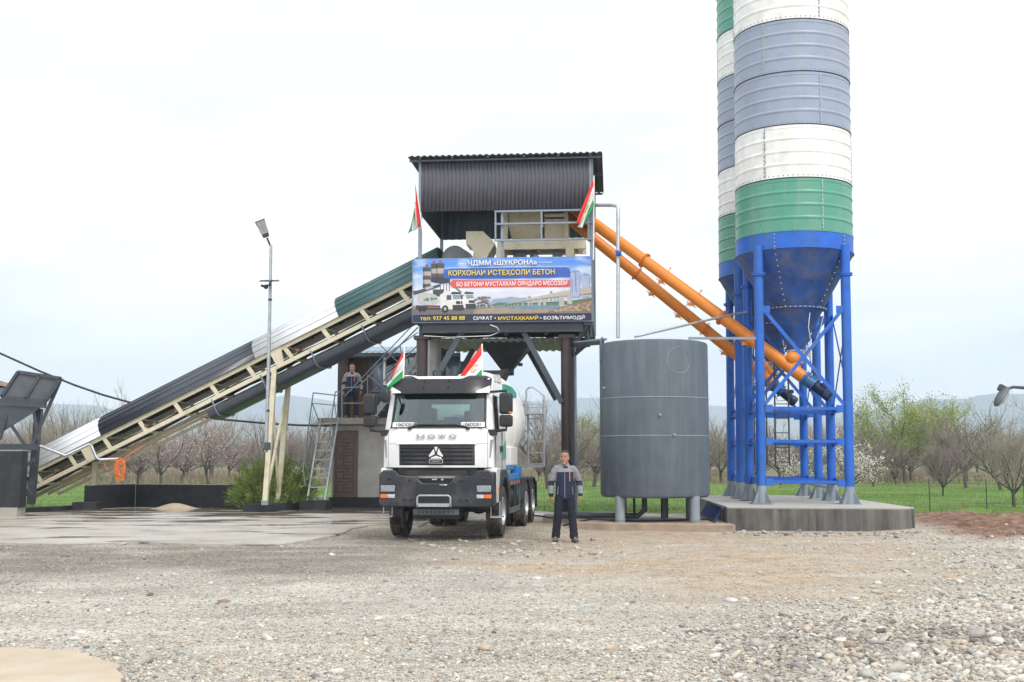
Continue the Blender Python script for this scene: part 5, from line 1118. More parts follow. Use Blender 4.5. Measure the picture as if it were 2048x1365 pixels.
# grille
b = MB(); fpatch(b, -.75, .75, 1.48, 1.885, -.035, 16, 4, .02); gr_ = tb(b, 'grille', M['black'])
b = MB()
for z in (1.53, 1.61, 1.69, 1.77, 1.84): fpatch(b, -.73, .73, z - .022, z + .022, .002, 16, 1, .03)
for s in (-1, 1): fpatch(b, 0, 0, 1.48, 1.885, .005, 1, 4, .04, sh=lambda u, v, s=s: (s * (.70 + .03 * v + .03 * u), 1.48 + .405 * v))
tb(b, 'slats', M['bumper'], gr_)
b = MB(); fpatch(b, -.80, .80, 1.888, 1.922, .03, 16, 1, .03); tb(b, 'chrome_strip', M['chrome'])
# emblem
b = MB()
def ez(x, z, o): p = FS(x, z, 0); return Vector((x, .055 - o, z))
for tri in ([(-.018, 1.69), (-.045, 1.80), (-.15, 1.655), (-.125, 1.635)], [(.018, 1.69), (.045, 1.80), (.15, 1.655), (.125, 1.635)], [(0, 1.665), (-.115, 1.618), (-.10, 1.60), (.10, 1.60), (.115, 1.618)], [(-.035, 1.835), (.035, 1.835), (.0, 1.72)]): b.prism([ez(x, z, .045) for x, z in tri], (0, .03, 0))
b.prism([ez(x, z, .042) for x, z in ((-.14, 1.51), (.14, 1.51), (.14, 1.59), (-.14, 1.59))], (0, .02, 0)); em = tb(b, 'emblem', M['chrome'], bev=.004)
b = MB(); b.prism([ez(x, z, .047) for x, z in ((-.13, 1.518), (.13, 1.518), (.13, 1.582), (-.13, 1.582))], (0, .006, 0)); tb(b, 'badge_plate', M['black'], em)
def ttext(s, name, m, x, z, w_, h_, yy, par, rx=PI / 2, bold=.0, ext=.004):
    mt = Matrix.Translation((x, yy, z)) @ Matrix.Rotation(rx, 4, 'X'); o = text_mesh(s, name, m, None, mt, w_, h_, bold, ext); l = o.location.copy(); o.parent = par; FR[o.name] = FR[TR.name]; o.location = l; return o
ttext('CNHTC', 'lettering', M['galv'], 0, 1.535, .18, .030, .004, em, bold=.02)
for k, ch in enumerate('HOWO'): ttext(ch, 'lettering', M['galv'], -.315 + k * .215, 2.0, .155, .085, y0(2.04) - .022, TR, R(92), .03, .02)
# cab trim lines: panel gaps and corner air deflectors
b = MB()
for s in (-1, 1):
    for z in range(6): pass
    fpatch(b, 0, 0, 0, 0, .012, 2, 5, .02, sh=lambda u, v, s=s: (s * (1.04 + .012 * v + (.02 + .035 * v) * u), 1.62 + .36 * v))
tb(b, 'air_slot', M['footgrey'])
b = MB()
for s in (-1, 1): fpatch(b, 0, 0, 0, 0, .001, 1, 6, .01, sh=lambda u, v, s=s: (s * (1.0 + .008 * u), 1.44 + .75 * v))
fpatch(b, -1.0, 1.0, 2.19, 2.198, .001, 14, 1, .01); tb(b, 'panel_gap', M['steel'])
# wipers
b = MB()
for x, dx in ((-.55, .48), (.62, -.62), (.0, .1)):
    if abs(dx) > .2: p = FS(x, 2.225, .03); q = FS(x + dx * -.02, 2.25, .03); b.box(FS(x, 2.20, .03), (.07, .05, .05)); b.tube([p, FS(x + dx * .4 * (1 if x < 0 else 1), 2.275, .03), FS(x + dx * 1.1, 2.27, .025)], .012, 6); b.beam(FS(x - .35, 2.262, .02), FS(x + dx * 1.1, 2.275, .02), .015, .03)
tb(b, 'wiper', M['black'])
# plates behind glass
for x, s in ((-.66, '106DD01'), (.70, '106DD01')):
    pl = MB(); pl.box((x, .15, 2.275), (.50, .006, .10), rx=R(-18)); po = tb(pl, 'number_plate', M['fwhite']); ttext(s, 'lettering', M['black'], x, 2.245, .34, .07, .125, po, R(72), .01, .001)
# interior
b = MB(); b.hexa([(-1.02, .28, 2.0), (1.02, .28, 2.0), (1.02, .75, 2.0), (-1.02, .75, 2.0)], [(-1.0, .3, 2.2), (1.0, .3, 2.2), (1.0, .62, 2.26), (-1.0, .62, 2.26)]); tb(b, 'dashboard', M['steel'])
for x in (-.55, .55):
    b = MB(); b.bx(x - .25, x + .25, 1.0, 1.5, 1.7, 1.95); b.box((x, 1.5, 2.25), (.48, .14, .7), rx=R(8)); b.box((x, 1.56, 2.68), (.28, .1, .2)); tb(b, 'seat', M['black'], bev=.04)
b = MB(); c = Vector((.52, .72, 2.28)); ax_ = Vector((0, -.75, .65)); b.lathe([(.2 + .018 * math.cos(t), .018 * math.sin(t)) for t in [2 * PI * i / 8 for i in range(9)]], c, ax_, 24); b.tube([c, c + Vector((0, -.2, -.25))], .04, 8); b.box(c, (.36, .03, .08)); tb(b, 'steering_wheel', M['black'])
# mirrors
for s in (-1, 1):
    xm_ = s * 1.36 if s > 0 else -1.40; b = MB()
    b.bx(xm_ - .13, xm_ + .13, .16, .36, 2.48, 2.90); mo = tb(b, 'mirror', M['black'], bev=.05)
    b = MB(); b.bx(xm_ - .13, xm_ + .13, .18, .36, 2.23, 2.465); tb(b, 'lower_mirror', M['black'], mo, bev=.045)
    b = MB(); b.tube([(xm_, .28, 2.88), (xm_, .28, 2.95), (s * 1.02, .42, 2.93)], .026, 8); tb(b, 'mirror_arm', M['black'], mo); b = MB(); b.tube([(xm_, .28, 2.26), (xm_, .28, 2.17), (s * 1.06, .30, 2.14)], .03, 8); b.box((s * 1.09, .3, 2.12), (.16, .14, .12)); tb(b, 'mirror_arm', M['black'], mo, bev=.01)
    if s > 0: b = MB(); b.bx(xm_ + .07, xm_ + .134, .155, .2, 2.49, 2.53); tb(b, 'indicator', M['amber'], mo)
b = MB(); b.tube([(-1.0, .42, 2.95), (-1.1, .1, 2.94)], .02, 8); b.sphere((-1.05, .05, 2.86), .12, 12, 8, (.9, .5, 1.3)); tb(b, 'kerb_mirror', M['black'])
# door side details
for s in (-1, 1):
    b = MB(); b.prism([Vector((s * (hw(2.16) - .02), .54, 2.16)), Vector((s * (hw(2.16) - .02), 1.42, 2.16)), Vector((s * (hw(2.87) - .02), 1.42, 2.87)), Vector((s * (hw(2.87) - .02), .62, 2.87))], (-s * .01, 0, 0)); dg = tb(b, 'door_window', M['winglass'])
    b = MB(); b.bx(s * 1.108 - .012, s * 1.108 + .012, .50, .512, 1.3, 2.15); b.bx(s * 1.108 - .012, s * 1.108 + .012, 1.45, 1.462, 1.3, 2.15); b.bx(s * 1.12 - .025, s * 1.12 + .025, 1.15, 1.38, 1.74, 1.86); tb(b, 'door_handle', M['black'], dg)
    b = MB(); b.prism([Vector((s * 1.118, y, z)) for y, z in ((1.35, 1.60), (2.0, 1.60), (2.0, 1.98), (1.75, 1.9), (1.5, 1.75))], (s * .006, 0, 0)); tb(b, 'side_stripe', M['green'])
    # wheel arch
    b = MB(); c = (1.42, .55); n = 14
    pts_o = [(1.42 - .80 * math.cos(PI * i / n), .58 + .80 * math.sin(PI * i / n)) for i in range(n + 1)]; pts_i = [(1.42 - .64 * math.cos(PI * i / n), .58 + .64 * math.sin(PI * i / n)) for i in range(n + 1)]
    for i in range(n):
        q = [Vector((s * 1.19, *pts_o[i])), Vector((s * 1.19, *pts_o[i + 1])), Vector((s * 1.19, *pts_i[i + 1])), Vector((s * 1.19, *pts_i[i]))]; b.prism(q, (-s * .42, 0, 0))
    tb(b, 'wheel_arch', M['bumper'])
    b = MB(); b.prism([Vector((s * 1.17, y, z)) for y, z in ((.30, .72), (.62, .72), (.66, 1.0), (.80, 1.28), (.80, 1.42), (.25, 1.42))], (-s * .25, 0, 0)); tb(b, 'corner_step', M['cab'], bev=.03)
    b = MB(); b.bx(s * 1.12 - .12, s * 1.12 + .13, .52, .82, .43, .46); b.bx(s * 1.1 - .1, s * 1.1 - .08, .6, .62, .43, .75); b.bx(s * 1.1 + .08, s * 1.1 + .1, .6, .62, .43, .75); tb(b, 'boarding_step', M['galv'])
    b = MB(); b.box((s * 1.175, .5, .98), (.03, .08, .10)); tb(b, 'side_marker', M['amber'])
# bumper
def bpoly(pts, y, dep, mb): mb.prism([Vector((x, y, z)) for x, z in pts], (0, dep, 0))
bo = [(-1.14, .70), (-1.05, .655), (1.05, .655), (1.14, .70), (1.14, 1.30), (1.06, 1.375), (.82, 1.375), (.74, 1.28), (.40, 1.255), (.27, 1.13), (-.27, 1.13), (-.40, 1.255), (-.74, 1.28), (-.82, 1.375), (-1.06, 1.375), (-1.14, 1.30)]
b = MB(); bpoly(bo, 0, .10, b)
for s in (-1, 1): b.hexa([(s * 1.139, .0, .66), (s * 1.165, .25, .68), (s * 1.165, .62, .80), (s * 1.06, .1, .68)], [(s * 1.139, .0, 1.30), (s * 1.165, .25, 1.34), (s * 1.165, .42, 1.36), (s * 1.06, .1, 1.35)])
bu = tb(b, 'bumper', M['bumper'], bev=.025)
b = MB(); b.bx(-.40, .40, -.006, .02, .90, 1.10); b.bx(-.26, .26, -.004, .03, .68, .88); tb(b, 'center_panel', M['black'], bu)
b = MB()
for x, z in ((-.93, 1.21), (-.52, 1.18), (-.36, 1.12), (.36, 1.12), (.52, 1.18), (.95, 1.21), (-.62, .80), (-.50, .80), (.50, .80), (.62, .80), (-.28, 1.0), (.3, 1.0)): b.lathe([(0, -.004), (.03, -.004), (.036, .0), (.036, .01)], (x, 0, z), (0, 1, 0), 12)
tb(b, 'bolt_cover', M['visor'], bu)
b = MB(); b.tube([(-.35, -.02, .66), (-.35, -.07, .70), (-.35, -.07, .85), (-.31, -.07, .885), (.27, -.07, .885), (.31, -.07, .85), (.31, -.07, .70), (.31, -.02, .66)], .02, 10); b.bx(-.33, .29, -.09, -.01, .665, .73); tb(b, 'step_bar', M['galv'], bu, bev=.008)
for s in (-1, 1):
    b = MB(); b.bx(s * .96 - .14, s * .96 + .14, -.012, .05, .955, 1.08); hl = tb(b, 'headlight', M['chrome'], bev=.01)
    b = MB(); b.bx(s * .96 - .135, s * .96 + .135, -.022, -.014, .96, 1.075); tb(b, 'lens', glass('lamp_lens', (.85, .88, .9), .05, .12), hl)
    b = MB()
    for dx in (-.06, .065): b.lathe([(0, .01), (.025, .005), (.048, -.012), (.052, -.012), (.052, .0)], (s * .96 + dx, 0, 1.017), (0, 1, 0), 14)
    tb(b, 'reflector', M['lampglass'], hl)
    b = MB(); b.bx(s * .89 - .075, s * .89 + .075, -.014, .05, .83, .905); tb(b, 'fog_light', M['lampglass'], bev=.008)
    b = MB(); b.bx(s * 1.04 - .07, s * 1.04 + .07, -.014, .05, .83, .905); tb(b, 'turn_signal', M['amber'], bev=.008)
b = MB(); b.bx(-.8, .8, .16, .5, 1.12, 1.42); b.bx(-.62, .62, .06, .18, 1.27, 1.37); tb(b, 'front_recess', M['black'])
b = MB(); b.bx(-.08, .02, .03, .06, 1.185, 1.21); b.bx(.1, .15, .03, .06, 1.18, 1.21); b.tube([(.08, .0, 1.09), (.16, -.03, 1.085), (.22, -.0, 1.09)], .012, 6); tb(b, 'latch', M['galv'])
# chassis
b = MB(); b.bx(-.45, .45, .1, .3, .48, .64); b.bx(-.5, .45, .25, .45, .42, .52)
for x in (-.42, .42): b.bx(x - .05, x + .05, .3, 8.3, .80, 1.08)
for y in (2.2, 3.4, 4.6, 6.0, 7.4, 8.2): b.bx(-.4, .4, y - .05, y + .05, .82, 1.05)
b.bx(-.35, .35, .6, 1.9, .55, 1.15); b.bx(-.95, .95, 1.36, 1.48, .50, .62); b.tube([(0, 1.9, .75), (0, 5.3, .62)], .06, 10)
ch_ = tb(b, 'chassis', M['black'])
b = MB(); b.bx(-.46, .46, .06, .11, .50, .62); pn = tb(b, 'tow_plate', M['bingrey'], bev=.01)
b = MB()
for k in range(9): b.bx(-.36 + k * .085, -.335 + k * .085, .052, .062, .535, .59)
tb(b, 'slots', M['black'], pn)
# wheels
tyre_prof = []
def wheel(x, y, s, r=.52, w_=.31, dual=False):
    b = MB(); o = (x, y, r)
    b.lathe([(.06, .02), (.06, .10), (.12, .11), (.13, .03), (.20, .02), (.22, -.02), (.26, .0), (.285, .10), (.30, .135), (.285, .15), (.255, .05), (.24, -.10), (.06, -.10), (.05, -.14)], o, (s, 0, 0), 28)
    for k in range(10):
        a = 2 * PI * k / 10; c = Vector(o) + Vector((s * .03, .168 * math.cos(a), .168 * math.sin(a))); b.tube([c, c + Vector((s * .045, 0, 0))], .016, 6)
    wh = tb(b, 'wheel', M['galv'])
    for q in ([0, -.34] if dual else [0]):
        t = MB(); n = 72; hwid = w_ / 2; off = q * s
        prof = [(.28, hwid * .82), (.33, hwid * .98), (.42, hwid * 1.0), (r - .045, hwid * .96)]; tr = [(hwid * .92, 1), (hwid * .52, 1), (hwid * .50, 0), (hwid * .40, 0), (hwid * .38, 1), (hwid * .07, 1), (hwid * .05, 0)]
        full = [(a, z) for a, z in prof] + [(r if k else r - .022, z) for z, k in tr]; full = full + [(a, -z) for a, z in full[::-1]]
        base = len(t.v)
        for j in range(n):
            th = 2 * PI * j / n
            for i, (a, z) in enumerate(full):
                rr_ = a; sh_ = abs(z) > hwid * .45
                if a == r and ((j % 3 == 0) if sh_ else (j % 3 == 1)): rr_ = r - .018
                t.v.append((x + off + z * s, y + rr_ * math.cos(th), r + rr_ * math.sin(th)))
        m_ = len(full)
        for j in range(n):
            j2 = (j + 1) % n
            for i in range(m_ - 1): t.f.append([base + j * m_ + i, base + j2 * m_ + i, base + j2 * m_ + i + 1, base + j * m_ + i + 1]); t.m.append(0)
        tb(t, 'tyre', M['rubber'], wh, angle=30)
for s in (-1, 1):
    wheel(s * 1.0, 1.42, s)
    for y in (5.35, 6.75): wheel(s * 1.02, y, s, .52, .28, True)
b = MB()
for y in (5.35, 6.75): b.tube([(-1, y, .52), (1, y, .52)], .09, 12); b.sphere((0, y, .52), .26, 12, 8)
tb(b, 'rear_axle', M['black'])
# side guard, tanks, fenders
for s in (-1, 1):
    b = MB(); b.bx(s * 1.13 - .02, s * 1.13 + .02, 2.35, 2.41, .42, 1.12); b.bx(s * 1.13 - .02, s * 1.13 + .02, 4.2, 4.26, .42, 1.12); b.bx(s * 1.13 - .02, s * 1.13 + .02, 2.35, 4.26, 1.02, 1.12); b.bx(s * 1.13 - .02, s * 1.13 + .02, 2.35, 4.26, .42, .54); sgd = tb(b, 'side_guard', M['bingrey'])
    b = MB()
    for k in range(4): b.bx(s * 1.155 - .004, s * 1.155 + .004, 2.5 + k * .45, 2.7 + k * .45, 1.04, 1.10)
    tb(b, 'reflector_strip', M['redwhite'], sgd)
    b = MB(); b.tube([(s * .82, 2.5, .78), (s * .82, 3.6, .78)], .26, 18); b.bx(s * .82 - .25, s * .82 + .25, 3.7, 4.2, .55, 1.0); tb(b, 'fuel_tank', M['black'])
    b = MB(); n = 16
    for yc in (5.35, 6.75):
        for i in range(n):
            a0_, a1_ = PI * (.06 + .88 * i / n), PI * (.06 + .88 * (i + 1) / n); f = lambda a, q: Vector((s * 1.19, yc - q * math.cos(a), .52 + q * math.sin(a))); b.prism([f(a0_, .62), f(a1_, .62), f(a1_, .59), f(a0_, .59)], (-s * .5, 0, 0))
    b.bx(s * .95 - .22, s * .95 + .24, 7.38, 7.42, .35, 1.0); tb(b, 'mudguard', M['black'])
    b = MB(); b.bx(s * .75 - .28, s * .75 + .3, 2.9, 3.9, 1.35, 1.42); b.bx(s * 1.0 - .06, s * 1.0 + .06, 4.35, 4.5, .75, 1.4); b.bx(s * .9 - .2, s * .9 + .2, 2.5, 4.6, 1.12, 1.26); b.prism([Vector((s * .9, y, z)) for y, z in ((4.4, 1.1), (5.0, 1.15), (4.9, 1.42), (4.4, 1.42))], (s * .2, 0, 0)); tb(b, 'blue_subframe', M['truckblue'], bev=.01)
    b = MB()
    for k in range(3): b.tube([(s * (.95 + .03 * k), 2.2, 1.0 + .1 * k), (s * (1.0 + .03 * k), 2.6, 1.18 - .02 * k), (s * (1.02 + .02 * k), 3.0, 1.0), (s * (1.0 + .02 * k), 3.1, .8)], .03, 8)
    tb(b, 'air_hose', M['black'])
b = MB(); b.bx(.48, 1.05, 3.3, 4.5, 1.45, 1.86); b.lathe([(0, 0), (.05, 0), (.05, .03), (0, .03)], (.8, 3.9, 1.86), (0, 0, 1), 10); tb(b, 'water_box', M['drum'], bev=.05)
b = MB(); b.bx(-1.0, -.5, 2.3, 2.7, .9, 2.7); b.tube([(-.9, 2.3, 2.6), (-.9, 2.3, 3.1)], .07, 10); tb(b, 'air_intake', M['black'], bev=.03)
# drum
dA, dB = Vector((0, 2.75, 2.02)), Vector((0, 7.15, 3.02)); dd = (dB - dA).normalized(); DL = (dB - dA).length
prof = [(0, 0), (.55, 0), (.62, .05), (.92, .55), (1.10, 1.05), (1.165, 1.5), (1.17, 2.0), (1.14, 2.4), (.95, 3.2), (.70, 4.0), (.55, 4.35), (.55, DL), (.48, DL), (.48, DL - .1), (0, DL - .1)]
pp = []
for i in range(len(prof) - 1): pp += [prof[i]]
b = MB(); b.lathe(prof, dA, dd, 64); dm = tb(b, 'drum', M['drum'], angle=28)
b = MB()
for zz, rr_ in ((1.05, 1.105), (2.4, 1.145), (3.2, .955)): b.lathe([(rr_ - .01, zz - .02), (rr_ + .008, zz - .015), (rr_ + .008, zz + .015), (rr_ - .01, zz + .02)], dA, dd, 64)
tb(b, 'weld_band', M['drum'], dm)
b = MB()
def dp(f, a, o=.012):
    pz = [p for p in prof[2:11]]; z = f; r_ = float(np.interp(z, [q[1] for q in pz], [q[0] for q in pz])) + o; ref = Vector((1, 0, 0)); yv = dd.cross(ref); return dA + dd * z + (ref * math.cos(a) + yv * math.sin(a)) * r_
sgn = 1 if dd.cross(Vector((1, 0, 0))).z > 0 else -1
b.grid(lambda u, v: dp(1.15 + 1.35 * u, sgn * (R(64) - R(24) * u - R(5 + 17 * math.sin(PI * min(1, u * .8 + .2))) * v)), 16, 6); tb(b, 'drum_swoosh', pm('drum_green', (.04, .26, .21), .4), dm)
b = MB(); b.lathe([(.50, 0), (.58, 0), (.58, .12), (.5, .12)], dA + dd * (DL - .35), dd, 32); tb(b, 'drum_ring', M['black'], dm)
b = MB(); b.bx(-.5, .5, 2.3, 2.75, 1.1, 1.5); b.hexa([(-.45, 2.35, 1.5), (.45, 2.35, 1.5), (.45, 2.7, 1.5), (-.45, 2.7, 1.5)], [(-.3, 2.45, 2.5), (.3, 2.45, 2.5), (.3, 2.7, 2.4), (-.3, 2.7, 2.4)]); b.beam((-.4, 7.0, 1.05), (-.35, 6.9, 2.6), .12, .12); b.beam((.4, 7.0, 1.05), (.35, 6.9, 2.6), .12, .12); b.bx(-.5, .5, 6.8, 7.0, 2.3, 2.5); tb(b, 'drum_stand', M['truckblue'])
b = MB(); b.hexa([(-.2, 7.1, 3.35), (.25, 7.1, 3.35), (.25, 7.5, 3.35), (-.2, 7.5, 3.35)], [(-.42, 6.85, 3.85), (.46, 6.85, 3.85), (.46, 7.7, 3.85), (-.42, 7.7, 3.85)]); b.beam((.4, 7.2, 2.0), (.4, 7.2, 3.5), .08, .08); b.beam((-.4, 7.2, 2.0), (-.4, 7.2, 3.5), .08, .08); tb(b, 'charging_hopper', M['black'], bev=.02)
b = MB(); b.hexa([(-.15, 8.2, 1.6), (.15, 8.2, 1.6), (.15, 8.3, 1.7), (-.15, 8.3, 1.7)], [(-.3, 7.3, 2.6), (.3, 7.3, 2.6), (.3, 7.7, 2.8), (-.3, 7.7, 2.8)]); tb(b, 'discharge_chute', M['black'])
b = MB(); x0_, x1_ = .98, 1.38; yl = 7.25
for x in (x0_, x1_): b.tube([(x, yl, 1.38), (x, yl, 3.05)], .022, 8)
b.tube([(x0_ - .05, yl, 2.9), (x0_ - .05, yl, 3.35), (x0_ + .02, yl, 3.42), (x0_ + .15, yl, 3.42), (x1_ + .02, yl, 3.2), (x1_ + .02, yl, 1.4)], .022, 8)
for k in range(6): b.beam((x0_, yl, 1.45 + k * .29), (x1_, yl, 1.45 + k * .29), .05, .03)
b.bx(x0_ - .1, x1_, yl - .3, yl + .2, 2.72, 2.75); b.tube([(x0_ - .3, yl, 3.0), (x1_, yl, 3.0)], .018, 6); b.bx(x0_ - .45, x1_, yl - .04, yl + .04, 1.36, 1.42); b.tube([(x0_ - .5, yl, 1.4), (x0_ - .1, yl, 2.3)], .03, 8); tb(b, 'rear_ladder', M['galv'])
flag('flag', (808, 697), (806, 757), (785, 751), (769, 783), ((809, 694), (805, 800)), 'small red white and green flag on the cab, left of the windscreen', 23.3, 1.2, False, .06)
flag('flag', (963, 691), (964, 757), (916, 757), (945, 768), ((964, 688), (965, 775)), 'small red white and green flag with gold emblem above the drum side of the cab', 24.2, 3.4, True, .06)
# ------------------------------------------------------------------ people
def remesh(mb, name, mats, parent, vox, smooth=2, matfn=None, wr=0):
    me = bpy.data.meshes.new(name); me.from_pydata(mb.v, [], mb.f); bm = bmesh.new(); bm.from_mesh(me); bmesh.ops.recalc_face_normals(bm, faces=bm.faces); bm.to_mesh(me); bm.free()
    o = bpy.data.objects.new(name, me); COL.objects.link(o); md = o.modifiers.new("r", 'REMESH'); md.mode = 'VOXEL'; md.voxel_size = vox
    m2 = o.modifiers.new("s", 'SMOOTH'); m2.factor = .5; m2.iterations = smooth
    bpy.context.view_layer.update(); nm = bpy.data.meshes.new_from_object(o.evaluated_get(bpy.context.evaluated_depsgraph_get())); o.modifiers.clear(); o.data = nm; bpy.data.meshes.remove(me); nm.name = name
    nm.materials.clear()
    for m in mats: nm.materials.append(m)
    if matfn: nm.polygons.foreach_set("material_index", [matfn(p.center) for p in nm.polygons])
    if wr:
        from mathutils import noise as mn
        nrm = [v.normal.copy() for v in nm.vertices]; cos = [v.co.copy() for v in nm.vertices]
        for i, v in enumerate(nm.vertices):
            c = cos[i]; f = mn.noise(Vector((c.x * 9, c.y * 9, c.z * 16 + 3))) + .6 * mn.noise(Vector((c.x * 22, c.y * 22, c.z * 34))); v.co = c + nrm[i] * f * wr
    nm.polygons.foreach_set("use_smooth", [True] * len(nm.polygons)); o.parent = parent; FR[o.name] = FR[parent.name]; return o
def ell(c, rx, ry, n=18, tilt=0):
    c = Vector(c); return [c + Vector((rx * math.cos(t), ry * math.sin(t), tilt * math.sin(t))) for t in [2 * PI * i / n for i in range(n)]]
def limb(mb, pts, rs, seg=14):
    mb.tube(pts, rs, seg)
    for p, r_ in zip(pts, rs): mb.sphere(p, r_ * .995, 12, 8)
def person(name, label, loc, rz, H, head_turn, pose):
    k = H / 1.75; t = thing(name, label, 'person', loc, rz, None); t.scale = (k, k, k)
    hx = pose
    Sh = {s: Vector((s * .178, .0, 1.43)) for s in (-1, 1)}; El = {s: Vector((s * (.245 + hx.get('el', 0) + .012 * s), .03 + .012 * s, 1.14)) for s in (-1, 1)}; Wr = {s: Vector((s * (.245 + hx.get('wr', 0) + .014 * s), -.035 - .022 * s, .885 + .006 * s)) for s in (-1, 1)}
    Hp = {s: Vector((s * .095, 0, .90)) for s in (-1, 1)}; Kn = {s: Vector((s * (.115 + hx['st'] * .5), -.015, .49)) for s in (-1, 1)}; An = {s: Vector((s * (.125 + hx['st']), .01 - .045 * s, .09)) for s in (-1, 1)}
    # body: one surface
    b = MB(); limb(b, [(0, .01, .93), (0, .0, 1.1), (0, .01, 1.36)], [.095, .10, .10]); limb(b, [(0, .015, 1.40), (0, .0, 1.56)], [.062, .058])
    for s in (-1, 1):
        limb(b, [Sh[s] + Vector((-s * .035, .005, -.05)), El[s], Wr[s]], [.042, .040, .03]); limb(b, [Hp[s], Kn[s], An[s]], [.08, .055, .04])
        limb(b, [An[s], An[s] + Vector((s * .02, -.13, -.05))], [.035, .03])
    Mh = Matrix.Translation((0, -.012, 1.525)) @ Matrix.Rotation(head_turn, 4, 'Z') @ Matrix.Scale(1.07, 4); hd = MB()
    rings = []
    for (z, rx, ry, cy) in ((-.045, .020, .028, -.058), (-.03, .042, .062, -.028), (.0, .058, .078, -.014), (.045, .068, .088, -.004), (.09, .073, .095, .004), (.135, .077, .099, .010), (.175, .0715, .092, .013), (.198, .057, .075, .014), (.213, .037, .047, .014), (.221, .012, .016, .014)): rings.append(ell((0, cy, z), rx, ry, 20))
    hd.loft(rings)
    hd.loft([ell((0, -.090, .085), .008, .006, 8), ell((0, -.103, .062), .012, .013, 8), ell((0, -.108, .046), .017, .015, 8), ell((0, -.095, .036), .012, .008, 8)])
    hd.sphere((0, -.088, .015), .022, 10, 6, (1, .5, .42)); hd.sphere((0, -.083, -.025), .024, 10, 6, (1, .7, .7))
    for s in (-1, 1): hd.sphere((s * .077, .012, .070), .03, 10, 6, (.35, .62, 1.05)); hd.sphere((s * .032, -.078, .094), .024, 10, 6, (1.1, .5, .34)); hd.sphere((s * .045, -.058, .052), .028, 10, 6, (1, .8, .8))
    b.v, b.f = list(b.v), list(b.f); off = len(b.v); b.v += [tuple(Mh @ Vector(p)) for p in hd.v]; b.f += [[i + off for i in f] for f in hd.f]; b.m += hd.m
    for s in (-1, 1):   # hands
        w_ = Wr[s]; dn = Vector((-s * .02, -.06, -1)).normalized(); fw = Vector((-s * .25, -1, 0)).normalized(); fw = (fw - dn * fw.dot(dn)).normalized(); sd_ = dn.cross(fw)
        pc = w_ + dn * .055
        b.loft([[pc + dn * zz + fw * (a * math.cos(q)) + sd_ * (c_ * math.sin(q)) for q in [2 * PI * i / 12 for i in range(12)]] for zz, a, c_ in ((-.055, .026, .02), (-.02, .036, .018), (.02, .042, .017), (.045, .040, .014))])
        inn = sd_ if sd_.x * s < 0 else -sd_
        for i, ln in enumerate((.066, .075, .070, .055)):
            r0 = pc + dn * .036 + fw * (.030 - .020 * i); p1 = r0 + dn * ln * .45 + inn * .004; p2 = p1 + dn * ln * .32 + inn * .018; p3 = p2 + dn * ln * .16 + inn * .022; b.tube([r0, p1, p2, p3], [.0095, .009, .0085, .006], 8); b.sphere(p3, .0062, 6, 4)
        t0 = pc + dn * -.02 + fw * .034; b.tube([t0, t0 + fw * .022 + dn * .03 + inn * .012, t0 + fw * .024 + dn * .062 + inn * .022], [.013, .011, .008], 8); b.sphere(t0 + fw * .024 + dn * .062 + inn * .022, .0085, 6, 4)
    body = remesh(b, 'body', [M['skin']], t, .0055, 2)
    # face details + hair
    f = MB()
    for s in (-1, 1): f.sphere(Mh @ Vector((s * .031, -.079, .086)), .0125, 8, 6, (1.25, .6, .55)); f.tube([Mh @ Vector((s * .012, -.094, .105)), Mh @ Vector((s * .03, -.094, .111)), Mh @ Vector((s * .052, -.080, .105))], [.0035, .005, .003], 6)
    f.box(Mh @ Vector((0, -.098, .014)), (.042, .006, .004), rz=head_turn); f.build('eyes_and_brows', M['hair'], t, local=True)
    h_ = MB(); rr_ = []
    for (z, rx, ry, cy, fr_) in ((.045, .069, .052, .040, .0), (.09, .0755, .072, .034, .0), (.125, .0785, .085, .028, 0), (.155, .0775, .0935, .021, 0), (.178, .0735, .0935, .016, 0), (.200, .0600, .0785, .015, 0), (.216, .0400, .0500, .015, 0), (.225, .0150, .0200, .015, 0)): rr_.append([Mh @ p for p in ell((0, cy, z), rx, ry, 20)])
    h_.loft(rr_); h_.build('hair', pm('cropped_hair', (.032, .024, .020), .8), t, local=True)
    bd_ = MB(); bd_.loft([[Mh @ p for p in ell((0, cy, z), rx, ry, 16)] for z, rx, ry, cy in ((-.049, .021, .03, -.058), (-.036, .041, .058, -.032), (-.016, .054, .071, -.0195), (-.004, .055, .070, -.016))]); bd_.build('stubble', pm('stubble', (.25, .135, .095), .7), t, local=True)
    # trousers
    b = MB(); b.loft([ell((0, .005, .80), .155, .115, 20), ell((0, .005, .88), .168, .125, 20), ell((0, .0, .97), .163, .118, 20), ell((0, 0, 1.04), .15, .11, 20)])
    for s in (-1, 1):
        hp, kn, an = Hp[s], Kn[s], An[s]; pts = [hp + Vector((-s * .005, 0, -.04)), hp.lerp(kn, .5), kn, kn.lerp(an, .35), kn.lerp(an, .7), kn.lerp(an, .9), an + Vector((0, -.012, -.035))]; b.tube(pts, [.102, .093, .078, .080, .076, .082, .084], 16)
        for z, r_ in ((.14, .088), (.19, .078), (.24, .084), (.42, .079), (.52, .084)): c = kn.lerp(an, (.49 - z) / .40) if z < .49 else hp.lerp(kn, (.9 - z) / .41); b.tube([c - Vector((0, 0, .02)), c + Vector((0, -.004, .02))], [r_, r_ * .94], 14)
    remesh(b, 'trousers', [M['navy2']], t, .010, 3, None, .0075)
